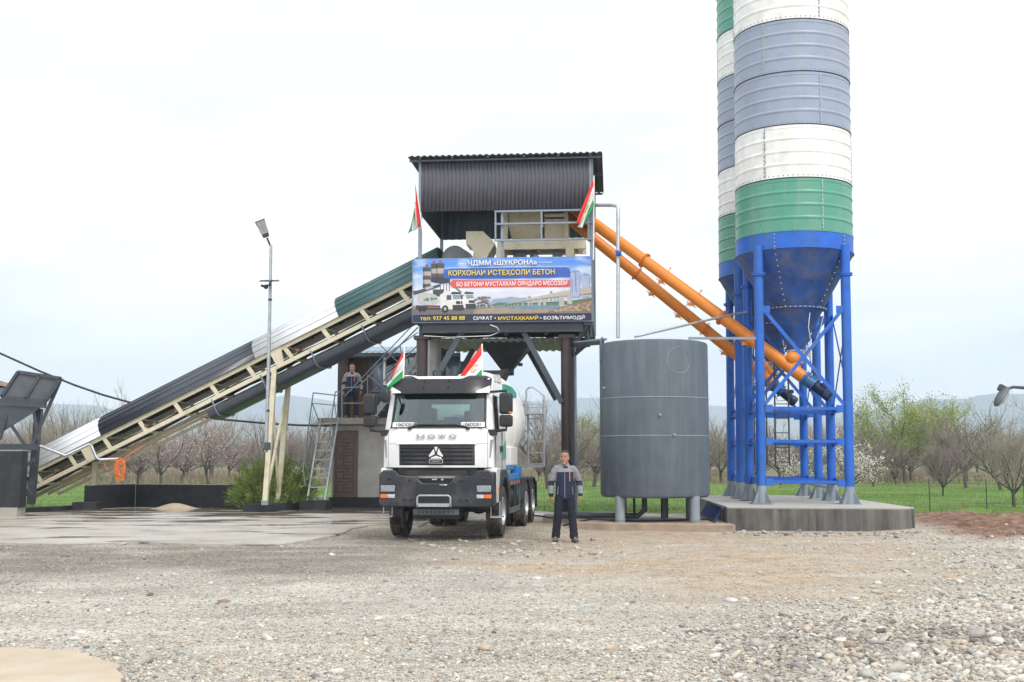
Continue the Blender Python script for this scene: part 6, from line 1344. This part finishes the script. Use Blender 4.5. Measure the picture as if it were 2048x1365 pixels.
    for s in (-1, 1):
        a = An[s]; o = s * .035; b = MB(); f2 = lambda yy, z, rx, rz_: [Vector((a.x + o * (-yy) / .2 + rx * math.cos(q), a.y + yy, z + rz_ * math.sin(q))) for q in [2 * PI * i / 12 for i in range(12)]]
        b.loft([f2(.075, .045, .025, .035), f2(.06, .055, .04, .055), f2(-.0, .06, .044, .06), f2(-.07, .048, .046, .046), f2(-.13, .04, .05, .034), f2(-.175, .034, .040, .026), f2(-.195, .028, .02, .014)]); sh = b.build('shoe', M['shoe'], t, local=True)
        b = MB(); b.loft([[Vector((a.x + o * (-yy) / .2 + rx * sx, a.y + yy, z)) for sx, z in ((-1, .0), (1, .0), (1, .022), (-1, .022))] for yy, rx in ((.082, .03), (.05, .046), (0, .047), (-.08, .05), (-.15, .050), (-.2, .024))]); b.build('sole', M['black'], sh, local=True)
    # jacket
    b = MB(); b.loft([ell((0, .005, .83), .178, .125, 22), ell((0, .0, .90), .186, .132, 22), ell((0, -.005, 1.02), .176, .126, 22), ell((0, 0, 1.2), .188, .132, 22), ell((0, .005, 1.33), .192, .122, 22), ell((0, .01, 1.42), .165, .092, 22), ell((0, .012, 1.475), .105, .075, 22), ell((0, .012, 1.50), .075, .068, 22)])
    b.loft([ell((0, .012, 1.47), .085, .075, 18), ell((0, .008, 1.535), .076, .070, 18)])
    for s in (-1, 1):
        limb(b, [Sh[s] + Vector((-s * .02, .005, -.03)), Sh[s].lerp(El[s], .3), Sh[s].lerp(El[s], .7), El[s], El[s].lerp(Wr[s], .35), El[s].lerp(Wr[s], .7), El[s].lerp(Wr[s], .95)], [.070, .069, .064, .062, .060, .056, .048], 16)
        for q, r_ in ((.25, .064), (.55, .063), (.8, .058)): c = El[s].lerp(Wr[s], q); b.tube([c - Vector((0, 0, .018)), c + Vector((0, 0, .018))], [r_, r_ * .95], 14)
    def jm(c):
        ax = abs(c.x); sl = ax > (.168 + max(0, (1.22 - c.z)) * .10)
        if sl and c.z < 1.42:
            if c.z < .925: return 0
            if 1.075 < c.z < 1.165: return 0
            return 1
        return 1 if c.z > 1.335 else 0
    jk = remesh(b, 'jacket', [M['navy'], M['greycloth']], t, .0085, 3, jm, .0055)
    b = MB(); b.beam((-.012, -.139, .84), (-.012, -.131, 1.33), .012, .006); b.beam((-.150, -.100, .90), (-.138, -.100, 1.06), .010, .006); b.beam((.150, -.100, .90), (.138, -.100, 1.06), .010, .006); b.build('zip', M['greycloth'], jk, local=True)
    b = MB(); b.beam((.085, -.126, 1.16), (.085, -.124, 1.335), .016, .01); b.build('orange_trim', M['hose'], jk, local=True)
    b = MB(); b.bx(-.03, .05, -.086, -.07, 1.41, 1.45); b.build('undershirt', M['navy2'], jk, local=True)
    return t
g = G(1130, 1083); person('person', 'man in navy and grey work suit standing on the gravel beside the truck', (g.x, g.y, 0.0), R(3), 1.76, R(-18), {'st': .05, 'el': .03, 'wr': .04})
p2 = P(703, 836, 36.8); person('person', 'man in navy and grey work suit standing in the open upper cabin doorway', (p2.x, 36.8, zst), R(6), 1.74, R(-12), {'st': .03, 'el': .035, 'wr': .04})
# ------------------------------------------------------------------ vegetation
def tube3(Vl, Fl, p, q, r0, r1, n=3):
    d = q - p; ln = np.linalg.norm(d)
    if ln < 1e-6: return
    d = d / ln; a = np.cross(d, [0, 0, 1.0] if abs(d[2]) < .9 else [1.0, 0, 0]); a /= np.linalg.norm(a); u = np.cross(a, d); b0 = len(Vl)
    for c, r in ((p, r0), (q, r1)):
        for k in range(n):
            t_ = 2 * PI * k / n; Vl.append(c + (a * math.cos(t_) + u * math.sin(t_)) * r)
    for k in range(n):
        k2 = (k + 1) % n; Fl.append((b0 + k, b0 + k2, b0 + n + k2, b0 + n + k))
def leafquad(Vl, Fl, c, s, r):
    a = np.array([r.gauss(0, 1) for _ in range(3)]); a /= np.linalg.norm(a) + 1e-9; b_ = np.cross(a, [r.gauss(0, 1) for _ in range(3)]); b_ /= np.linalg.norm(b_) + 1e-9
    i = len(Vl); Vl += [c - a * s, c - b_ * s * .6, c + a * s, c + b_ * s * .6]; Fl.append((i, i + 1, i + 2, i + 3))
def tree_meshes(seed, H=4.0, spread=1.0, trunk=.7, limbs=5, sec=6, tw=7, upright=.5, droop=0, leaf=None, leafn=0, leafs=.04, thin=1.0):
    r = random.Random(seed); T = ([], []); C = ([], []); LV = ([], [])
    def rv(s): return np.array([r.gauss(0, s), r.gauss(0, s), r.gauss(0, s)])
    def path(p, d, ln, r0, r1, n, up, S, sides=3, wob=.12):
        pts = [p]; st = ln / n
        for i in range(n):
            d = d + rv(wob) + np.array([0, 0, up]); d /= np.linalg.norm(d); q = pts[-1] + d * st
            if q[2] < .25: q[2] = .25
            tube3(*S, pts[-1], q, r0 + (r1 - r0) * i / n, r0 + (r1 - r0) * (i + 1) / n, sides); pts.append(q)
        return pts, d
    lean = np.array([r.uniform(-.25, .25), r.uniform(-.25, .25), 1.0]); base, d0 = path(np.array([0, 0, -.08]), lean / np.linalg.norm(lean), trunk + .08, .085 * thin * H / 4, .07 * thin * H / 4, 4, 0, T, 7, .1)
    top = base[-1]
    for i in range(limbs):
        a = 2 * PI * (i + r.uniform(-.3, .3)) / limbs; el = r.uniform(.45, 1.1); d = np.array([math.cos(a) * math.cos(el) * spread, math.sin(a) * math.cos(el) * spread, math.sin(el)]); d /= np.linalg.norm(d)
        ln = H * r.uniform(.42, .62); pts, dd = path(base[-1 - r.randint(0, 1)], d, ln, .045 * thin * H / 4, .014 * thin * H / 4, 6, .05 * upright, T, 5, .16)
        for j in range(sec):
            k = r.randint(1, 6); a2 = d + rv(.55) + np.array([0, 0, .35 * upright]); a2 /= np.linalg.norm(a2)
            p2, d2 = path(pts[k], a2, H * r.uniform(.18, .36), .020 * thin * H / 4, .008 * thin, 4, .10 * upright - droop * .05, C, 3, .18)
            for q in range(tw):
                k3 = r.randint(1, 4); a3 = d2 + rv(.5) + np.array([0, 0, .5 * upright]); a3 /= np.linalg.norm(a3)
                p3, d3 = path(p2[k3], a3, H * r.uniform(.08, .22), .0085 * thin, .004 * thin, 3, .12 * upright - droop * .14, C, 3, .12)
                if leaf:
                    for _ in range(leafn):
                        pp = p3[r.randint(0, 3)]; leafquad(*LV, pp + rv(.05 if leafn < 20 else .16), leafs * r.uniform(.6, 1.3), r)
    return T, C, LV
def mk_tree(name, label, group, seed, twig='twig', leafmat=None, **kw):
    T, C, LV = tree_meshes(seed, leaf=leafmat, **kw)
    root = thing(name, label, 'tree', (0, 0, 0), 0, group)
    o = fast_mesh("trunk", np.array(T[0]), np.array(T[1]), [M['bark']]); o.parent = root
    VV, FF = list(C[0]), list(C[1]); nC = len(FF)
    if leafmat:
        off = len(VV); VV += LV[0]; FF += [tuple(i + off for i in f) for f in LV[1]]
    o = fast_mesh("crown", np.array(VV), np.array(FF), [M[twig]] + ([M[leafmat]] if leafmat else []), smooth=False); o.parent = root
    if leafmat:
        mi = np.zeros(len(FF), np.int32); mi[nC:] = 1; o.data.polygons.foreach_set("material_index", mi)
    return root
G_BACK = 'bare orchard trees in the rows behind the plant'; G_BLOS = 'orchard trees in pink bud beyond the field edge'
protos = {}
def proto(kind, seed):
    k = (kind, seed)
    if k in protos: return protos[k], False
    if kind == 'bare': o = mk_tree('bare_tree', 'x', G_BACK, seed, limbs=7, sec=10, tw=12, spread=1.15, H=4.2)
    elif kind == 'tall': o = mk_tree('bare_tree', 'x', G_BACK, seed, limbs=7, sec=10, tw=11, spread=.75, H=4.6, upright=1.1, twig='paletwig')
    elif kind == 'bush': o = mk_tree('bare_shrub', 'x', G_BACK, seed, trunk=.12, limbs=12, sec=9, tw=11, spread=.9, H=3.2, upright=.9, thin=.7)
    elif kind == 'pink': o = mk_tree('blossom_tree', 'x', G_BLOS, seed, limbs=6, sec=8, tw=8, spread=1.2, H=3.8, leafmat='pinkblossom', leafn=3, leafs=.035)
    elif kind == 'white': o = mk_tree('blossom_tree', 'x', None, seed, limbs=5, sec=8, tw=8, spread=.9, H=3.4, leafmat='whiteblossom', leafn=10, leafs=.04)
    elif kind == 'willow': o = mk_tree('leafing_tree', 'x', None, seed, trunk=1.2, limbs=7, sec=9, tw=9, spread=.8, H=6.2, upright=.8, twig='paletwig', leafmat='willow', leafn=30, leafs=.055)
    elif kind == 'bud': o = mk_tree('bare_tree', 'x', G_BACK, seed, limbs=6, sec=8, tw=8, spread=1.0, H=4.2, leafmat='budgreen', leafn=3, leafs=.035)
    protos[k] = o; return o, True
def plant(kind, seed, px, Y, s, label, group=None, rz=None, z=0.0):
    p, first = proto(kind, seed); o = p if first else copy_tree(p)
    g = P(px, 912, Y); o.location = (g.x, Y, z); o.rotation_euler = (0, 0, rnd.uniform(0, 6.28) if rz is None else rz); o.scale = (s, s, s)
    o['label'] = label
    if group: o['group'] = group
    elif 'group' in o: del o['group']
    return o
plant('pink', 1, 278, 64, .95, 'small pinkish blossom tree behind the left end of the black wall')
plant('pink', 2, 323, 62, 1.0, 'dark trunked budding tree rising above the black wall under the conveyor')
plant('pink', 3, 362, 70, 1.1, 'pink budding tree right of the dark trunked one, below the belly of the conveyor')
plant('pink', 1, 419, 61, 1.05, 'pink blossom tree just left of the green juniper bush')
plant('bare', 4, 616, 66, 1.05, 'bare many twigged tree seen through the rungs of the steel ladder')
plant('tall', 5, 250, 82, 1.35, 'tall pale bare tree whose top stands over the white cover of the conveyor')
plant('tall', 6, 140, 78, 1.25, 'pale bare tree behind the legs of the grey feed bin')
plant('bare', 7, 1188, 62, 1.2, 'bare tree between the tower column and the grey tank')
plant('bare', 4, 1095, 58, 1.15, 'bare tree behind the mixer truck rear ladder')
plant('willow', 8, 1215, 105, 1.0, 'pale green leafing tree half hidden behind the grey tank')
plant('white', 9, 1612, 50, .7, 'white flowering tree seen between the rear silo legs')
plant('white', 10, 1705, 47, .8, 'white flowering tree beside the right front silo leg')
plant('bare', 11, 1745, 62, .8, 'dark bare tree with a bent trunk right of the white flowering tree')
plant('willow', 12, 1808, 70, .95, 'yellow green leafing tree in front of the hills, the left one of the pair')
plant('willow', 8, 1868, 78, .95, 'yellow green leafing tree in front of the hills, the right one of the pair')
plant('bush', 13, 1883, 48, .85, 'thin bare tree standing forward in the green crop')
plant('bare', 7, 1930, 60, 1.12, 'large spreading bare tree with a stout dark trunk right of the leafing pair')
plant('bush', 14, 1790, 66, .85, 'dense bare shrub at the foot of the leafing pair')
plant('bud', 15, 2000, 56, 1.05, 'bare tree with greenish buds under the hanging lamp')
plant('tall', 6, 2024, 37.5, .62, 'slender bare sapling with a light trunk at the dirt edge, far right')
plant('tall', 5, 2056, 40, .75, 'leaning bare sapling cut by the right edge of the photo')
plant('bare', 4, 1560, 66, 1.0, 'bare tree seen between the front silo legs')
plant('bud', 15, 1440, 70, 1.0, 'bare tree in the gap between the grey tank and the silo legs')
spots = []
rr = random.Random(5)
for Y, lo, hi, n in ((80, -60, 760, 15), (80, 1050, 2110, 19), (95, -60, 760, 16), (95, 1060, 2110, 19), (115, -60, 760, 16), (115, 1060, 2110, 19), (150, -60, 760, 15), (150, 1060, 2110, 18)):
    for i in range(n):
        px = lo + (hi - lo) * (i + rr.uniform(.15, .85)) / n; kind, sd = rr.choice([('bare', 4), ('bare', 7), ('tall', 5), ('tall', 6), ('bush', 13), ('bush', 14), ('bush', 14), ('bush', 13), ('bud', 15), ('bare', 11), ('pink', 2) if px < 700 else ('bare', 4), ('pink', 3) if px < 700 else ('bush', 13)])
        plant(kind, sd, px, Y + rr.uniform(-5, 5), rr.uniform(.8, 1.15) * (1.0 if Y < 100 else 1.15), 'leafless orchard tree among the crowded rows far behind the plant', G_BACK)
# far woods: one low mass of twigs
r = random.Random(3); S = ([], [])
for k in range(14000):
    Y = r.uniform(170, 260); X = r.uniform(-.5, .5) * Y; h = r.uniform(1.2, 4.2); p = np.array([X, Y, 0.0]); q = p + np.array([r.gauss(0, .9), r.gauss(0, .9), h]); tube3(*S, p, q, .05, .02, 3)
    tube3(*S, p + (q - p) * .5, p + (q - p) * .5 + np.array([r.gauss(0, .8), r.gauss(0, .8), h * .4]), .03, .015, 3)
o = fast_mesh("far_woods", np.array(S[0]), np.array(S[1]), [M['twig']]); tag(o, kind='stuff')
# dry undergrowth between the orchard trees
n = 60000; rs = np.random.RandomState(14); Yg = rs.uniform(64, 125, n); Xg = rs.uniform(-.47, .47, n) * Yg; k = fbm(Xg, Yg, .12, 61) > .40 + rs.uniform(0, .2, n); Xg, Yg = Xg[k], Yg[k]; n = len(Xg)
h = rs.uniform(.15, .75, n) * (.4 + fbm(Xg, Yg, .3, 62)); wd = rs.uniform(.012, .03, n); an = rs.uniform(0, 2 * PI, n); V = np.zeros((n, 3, 3)); lx, ly = rs.normal(0, .35, n) * h, rs.normal(0, .35, n) * h
V[:, 0] = np.stack([Xg - np.cos(an) * wd, Yg - np.sin(an) * wd, 0 * Xg - .02], 1); V[:, 1] = np.stack([Xg + np.cos(an) * wd, Yg + np.sin(an) * wd, 0 * Xg - .02], 1); V[:, 2] = np.stack([Xg + lx, Yg + ly, h], 1)
cols = np.ones((n, 3, 4)); cols[:, :, :3] = (np.array([.26, .205, .145]) * rs.uniform(.6, 1.25, (n, 1)))[:, None, :]
o = fast_mesh('undergrowth', V.reshape(-1, 3), np.arange(n * 3).reshape(-1, 3), [M['blade']], cols.reshape(-1, 4), False); tag(o, kind='stuff')
# juniper bush beside the conveyor legs
r = random.Random(9); T = ([], []); LV = ([], [])
jb = thing('juniper_bush', 'dense green juniper bush behind the cream conveyor legs', 'bush', P(540, 912, 36.2) * 1.0); jb.location.z = 0; FR[jb.name] = Matrix.Translation(jb.location)
for k in range(420):
    a = r.uniform(0, 2 * PI); e = r.uniform(.12, 1.35); d = np.array([math.cos(a) * math.cos(e), math.sin(a) * math.cos(e) * .75, math.sin(e) * 1.05]); ln = r.uniform(.75, 1.2) * (1.18 if math.cos(a) > .2 and e < .8 else 1.0) * r.choice([.8, .95, 1.05, 1.2]); p = np.array([r.gauss(0, .1), r.gauss(0, .1), .0]); n = 8
    for i in range(n):
        q = p + (d + np.array([r.gauss(0, .12), r.gauss(0, .12), .06])) * ln / n * 1.15; tube3(*T, p, q, .012, .008, 3)
        if i > 1:
            for _ in range(21):
                t_ = np.array([r.gauss(0, .6), r.gauss(0, .6), r.gauss(.35, .4)]) + d * .8; t_ /= np.linalg.norm(t_); c0 = q + np.array([r.gauss(0, .06), r.gauss(0, .06), r.gauss(0, .06)]); s_ = r.uniform(.05, .13); w_ = np.cross(t_, [r.gauss(0, 1), r.gauss(0, 1), r.gauss(0, 1)]); w_ = w_ / (np.linalg.norm(w_) + 1e-9) * .010
                i0 = len(LV[0]); LV[0].extend([c0 - w_, c0 + w_, c0 + t_ * s_ + w_ * .3, c0 + t_ * s_ - w_ * .3]); LV[1].append((i0, i0 + 1, i0 + 2, i0 + 3))
        p = q
o = fast_mesh('stems', np.array(T[0]), np.array(T[1]), [M['bark']]); o.parent = jb
o = fast_mesh('foliage', np.array(LV[0]), np.array(LV[1]), [M['conifer']], smooth=False); o.parent = jb
# ------------------------------------------------------------------ grass blades
n = 150000; rs = np.random.RandomState(4); px = rs.uniform(-60, 2110, n); py = rs.uniform(928, 1036, n)
Yg = CAMZ * F_PX / np.maximum(py - 912, 3); Yg = Yg * rs.uniform(.97, 1.03, n); Xg = (px - 1024) / F_PX * Yg
k = (grass_mask(Xg, Yg) > rs.uniform(.3, 1, n)) & ~((Xg > 4.6) & (Xg < 9.3) & (Yg < 35)) & ~((Xg > -7.2) & (Xg < -1.6) & (Yg > 36) & (Yg < 41)); Xg, Yg = Xg[k], Yg[k]; n = len(Xg)
patchn = fbm(Xg, Yg, .25, 91); tall = np.clip((fbm(Xg, Yg, .8, 17) - .3) * 2, .3, 1.4)
edge = 1 - np.clip((Yg - np.interp(Xg, [-17, -9, -4, 3, 5.6, 8.7, 14], [35.2, 36.4, 37, 33.8, 33.5, 31.8, 30.4])) / 5, 0, 1)
h = rs.uniform(.05, .15, n) * tall * (1 + .9 * edge) * np.clip(Yg / 45, .8, 1.8); wd = rs.uniform(.006, .014, n) * np.clip(Yg / 40, .8, 2.5); an = rs.uniform(0, 2 * PI, n); lx, ly = rs.normal(0, .4, n) * h, rs.normal(0, .4, n) * h
gz0 = hgt(Xg, Yg); V = np.zeros((n, 3, 3)); V[:, 0] = np.stack([Xg - np.cos(an) * wd, Yg - np.sin(an) * wd, gz0 - .01], 1); V[:, 1] = np.stack([Xg + np.cos(an) * wd, Yg + np.sin(an) * wd, gz0 - .01], 1); V[:, 2] = np.stack([Xg + lx, Yg + ly, gz0 + h], 1)
ca, cb, cd = np.array([.10, .20, .028]), np.array([.17, .27, .06]), np.array([.32, .28, .15]); m_ = rs.uniform(0, 1, n)[:, None]; cg = ca * (1 - m_) + cb * m_
dry = (rs.uniform(0, 1, n) < (.10 + .45 * edge * (patchn < .5) + .6 * (Yg > 58)))[:, None]; cg = np.where(dry, cd * (.7 + .5 * m_), cg)
cols = np.ones((n, 3, 4)); cols[:, :, :3] = cg[:, None, :]
o = fast_mesh('grass', V.reshape(-1, 3), np.arange(n * 3).reshape(-1, 3), [M['blade']], cols.reshape(-1, 4), False); tag(o, kind='stuff')
# ------------------------------------------------------------------ gravel and cobbles
ico = bmesh.new(); bmesh.ops.create_icosphere(ico, subdivisions=1, radius=1); iv = np.array([v.co[:] for v in ico.verts]); ico.verts.index_update(); iff = np.array([[v.index for v in f.verts] for f in ico.faces]); ico.free()
def pebbles(name, X, Y, S, C, seed, sub=None):
    rs = np.random.RandomState(seed); n = len(X); V0, F0 = (iv, iff) if sub is None else sub; nv = len(V0)
    sc = np.stack([S * rs.uniform(.8, 1.4, n), S * rs.uniform(.65, 1.1, n), S * rs.uniform(.38, .7, n)], 1)
    jit = 1 + rs.uniform(-.2, .2, (n, nv, 1)); v = V0[None] * jit * sc[:, None, :]; a = rs.uniform(0, 2 * PI, n); ca, sa = np.cos(a)[:, None], np.sin(a)[:, None]
    x = v[:, :, 0] * ca - v[:, :, 1] * sa; y = v[:, :, 0] * sa + v[:, :, 1] * ca; tl = rs.normal(0, .25, (n, 1)); z = v[:, :, 2] + x * tl
    V = np.stack([x + X[:, None], y + Y[:, None], z + (hgt(X, Y) + sc[:, 2] * rs.uniform(.15, .6, n))[:, None]], 2).reshape(-1, 3)
    Fc = (F0[None] + (np.arange(n) * nv)[:, None, None]).reshape(-1, 3); cc = np.ones((n, nv, 4)); cc[:, :, :3] = C[:, None, :]
    return fast_mesh(name, V, Fc, [M['pebble']], cc.reshape(-1, 4), True)
def stone_cols(n, rs, d=0):
    pal = np.array([(.50, .475, .425), (.44, .415, .37), (.37, .35, .32), (.27, .26, .245), (.42, .35, .27), (.54, .52, .475), (.17, .165, .16), (.33, .24, .18), (.48, .42, .33)])
    c = pal[rs.choice(len(pal), n, p=[.22, .2, .15, .1, .1, .12, .05, .02, .04])]; return c * rs.uniform(.92, 1.2, (n, 1))
inside = lambda x, y, poly: poly_mask(x, y, poly, .05, 0, 0) > .5
YARD = [L(-300, 1086), L(0, 1087), L(120, 1090), L(280, 1086), L(420, 1090), L(560, 1091), L(640, 1078), L(700, 1058), L(760, 1049), (-2.2, 27.2), (-1.8, 37.2), (-21, 37)]
PATCH = [L(-200, 1298), L(60, 1299), L(150, 1304), L(190, 1318), L(232, 1330), L(244, 1352), L(236, 1378), L(-250, 1450)]
def blocked(x, y):
    return (poly_mask(x, y, YARD, .5, 5, .7) > .62) | (poly_mask(x, y, PATCH, .9, 6, .9) > .78) | ((x > 4.7) & (x < 9.25) & (y > 25.6) & (y < 35)) | ((x > 1.4) & (x < 4.9) & (y > 25.4) & (y < 29.5)) | (grass_mask(x, y) > .5)
n = 95000; rs = np.random.RandomState(8); px = rs.uniform(-40, 2090, n); py = 1036 + (1420 - 1036) * rs.uniform(0, 1, n) ** .9
Y = CAMZ * F_PX / (py - 912); X = (px - 1024) / F_PX * Y; d, k_, g_, s_ = zones(X, Y); cob = poly_mask(X, Y, Z_COB, 1.5, 4, 1.4)
keep = ~blocked(X, Y) & (rs.uniform(0, 1, n) > .5 * d + .2 * s_ ) & (fbm(X, Y, .8, 44) + rs.uniform(0, .5, n) > .52)
X, Y, d, k_, s_, cob = X[keep], Y[keep], d[keep], k_[keep], s_[keep], cob[keep]; n = len(X)
S = np.exp(rs.normal(-4.72, .42, n)) * (1 + cob * rs.uniform(0, 1.9, n)) ; S = np.maximum(S, .00062 * Y); S = np.minimum(S, .05)
C = stone_cols(n, rs); C = C * (1 - .38 * k_)[:, None] * np.array([1, .985, .95]); tan = np.array([.42, .34, .25]); C = C * (1 - .45 * d)[:, None] + tan * (.40 * d)[:, None]; C = np.where((s_ > .4)[:, None], np.array([.26, .14, .085]) * rs.uniform(.6, 1.3, (n, 1)), C)
o = pebbles('gravel', X, Y, S, C, 3); tag(o, kind='stuff')
ico = bmesh.new(); bmesh.ops.create_icosphere(ico, subdivisions=2, radius=1); iv2 = np.array([v.co[:] for v in ico.verts]); ico.verts.index_update(); if2 = np.array([[v.index for v in f.verts] for f in ico.faces]); ico.free()
n = 4600; px = rs.uniform(-40, 2090, n); py = rs.uniform(1045, 1400, n); Y = CAMZ * F_PX / (py - 912); X = (px - 1024) / F_PX * Y; cob = poly_mask(X, Y, Z_COB, 1.5, 4, 1.4)
keep = ~blocked(X, Y) & (rs.uniform(0, 1, n) < .06 + .8 * cob); X, Y, cob = X[keep], Y[keep], cob[keep]; n = len(X)
o = pebbles('cobbles', X, Y, np.exp(rs.normal(-3.5, .36, n)), stone_cols(n, rs) * .95, 6, (iv2, if2)); tag(o, kind='stuff')
# row of loose stones along the pad foot and truck front
n = 300; t1 = rs.uniform(0, 1, n); px = np.where(t1 < .6, rs.uniform(1440, 1830, n), rs.uniform(820, 1250, n)); py = np.where(t1 < .6, 1060 + (px - 1440) / 390 * 6 + rs.normal(2, 2.2, n), rs.normal(1094, 8, n)); Y = CAMZ * F_PX / (py - 912); X = (px - 1024) / F_PX * Y
Y = np.where((t1 < .6) & (Y > 25.6), 25.6 - rs.uniform(0, .5, n), Y)
o = pebbles('rubble', X, Y, np.exp(rs.normal(-3.35, .4, n)), stone_cols(n, rs) * .72, 12, (iv2, if2)); tag(o, kind='stuff')
def stone(px, py, s, col, label, sq=.5, seed=0):
    s *= .68; col = tuple(q * .9 for q in col)
    g = G(px, py); r = np.random.RandomState(seed + int(px)); v = iv2 * (1 + r.uniform(-.11, .11, (len(iv2), 1))) * np.array([s * 1.25, s * .85, s * sq]); a = r.uniform(-.5, .5); x = v[:, 0] * math.cos(a) - v[:, 1] * math.sin(a); y = v[:, 0] * math.sin(a) + v[:, 1] * math.cos(a)
    c = np.ones((len(v), 4)); c[:, :3] = col; o = fast_mesh('stone', np.stack([x, y, v[:, 2] + s * sq * .45], 1), if2, [M['pebble']], c); o.location = (g.x, g.y, float(hgt(np.array([g.x]), np.array([g.y]))[0]) - .01); tag(o, label, 'stone')
W_, B_, Gs = (.56, .55, .52), (.45, .37, .28), (.36, .36, .35)
for a in [(1436, 1192, .085, Gs, 'grey angular stone, left one of three lying together on the tan dirt'), (1461, 1198, .105, W_, 'white broken stone in the middle of three lying together'), (1487, 1194, .085, (.5, .47, .42), 'beige stone, right one of three lying together on the tan dirt'),
          (1708, 1193, .075, W_, 'single pale oval stone alone on the brown dirt right of the trio'), (1112, 1094, .075, Gs, 'grey flat stone just in front of the standing worker'), (1073, 1157, .11, W_, 'flat pale stone at the edge between dirt and gravel'), (1156, 1184, .09, B_, 'pinkish stone below the dirt edge in the light gravel'),
          (1279, 1292, .07, W_, 'white pebble in the fine gravel at lower right of centre'), (1342, 1274, .06, Gs, 'small blue grey stone near a brown one on the gravel'), (1362, 1284, .055, B_, 'small brown stone beside a blue grey one on the gravel'), (1820, 1286, .085, W_, 'upright white stone in the damp cobbles, lower right'),
          (1882, 1294, .09, B_, 'brown rounded stone in the damp cobbles, lower right'), (1796, 1355, .12, W_, 'large pale stone at the bottom edge, lower right'), (232, 1279, .07, W_, 'white stone in the gravel above the concrete patch'), (160, 1260, .08, W_, 'long pale stone in the gravel, lower left'), (130, 1111, .10, (.16, .13, .11), 'dark brown stone in the wet gravel strip, far left'),
          (48, 1107, .09, (.2, .19, .17), 'dark grey stone in the wet gravel at the left edge'), (448, 1200, .085, (.28, .17, .14), 'reddish brown stone in the middle of the gravel'), (2015, 1215, .13, W_, 'large white stone near the right edge of the cobbles'), (1706, 1336, .09, (.5, .47, .42), 'rounded beige stone near the bottom right')]:
    stone(*a)
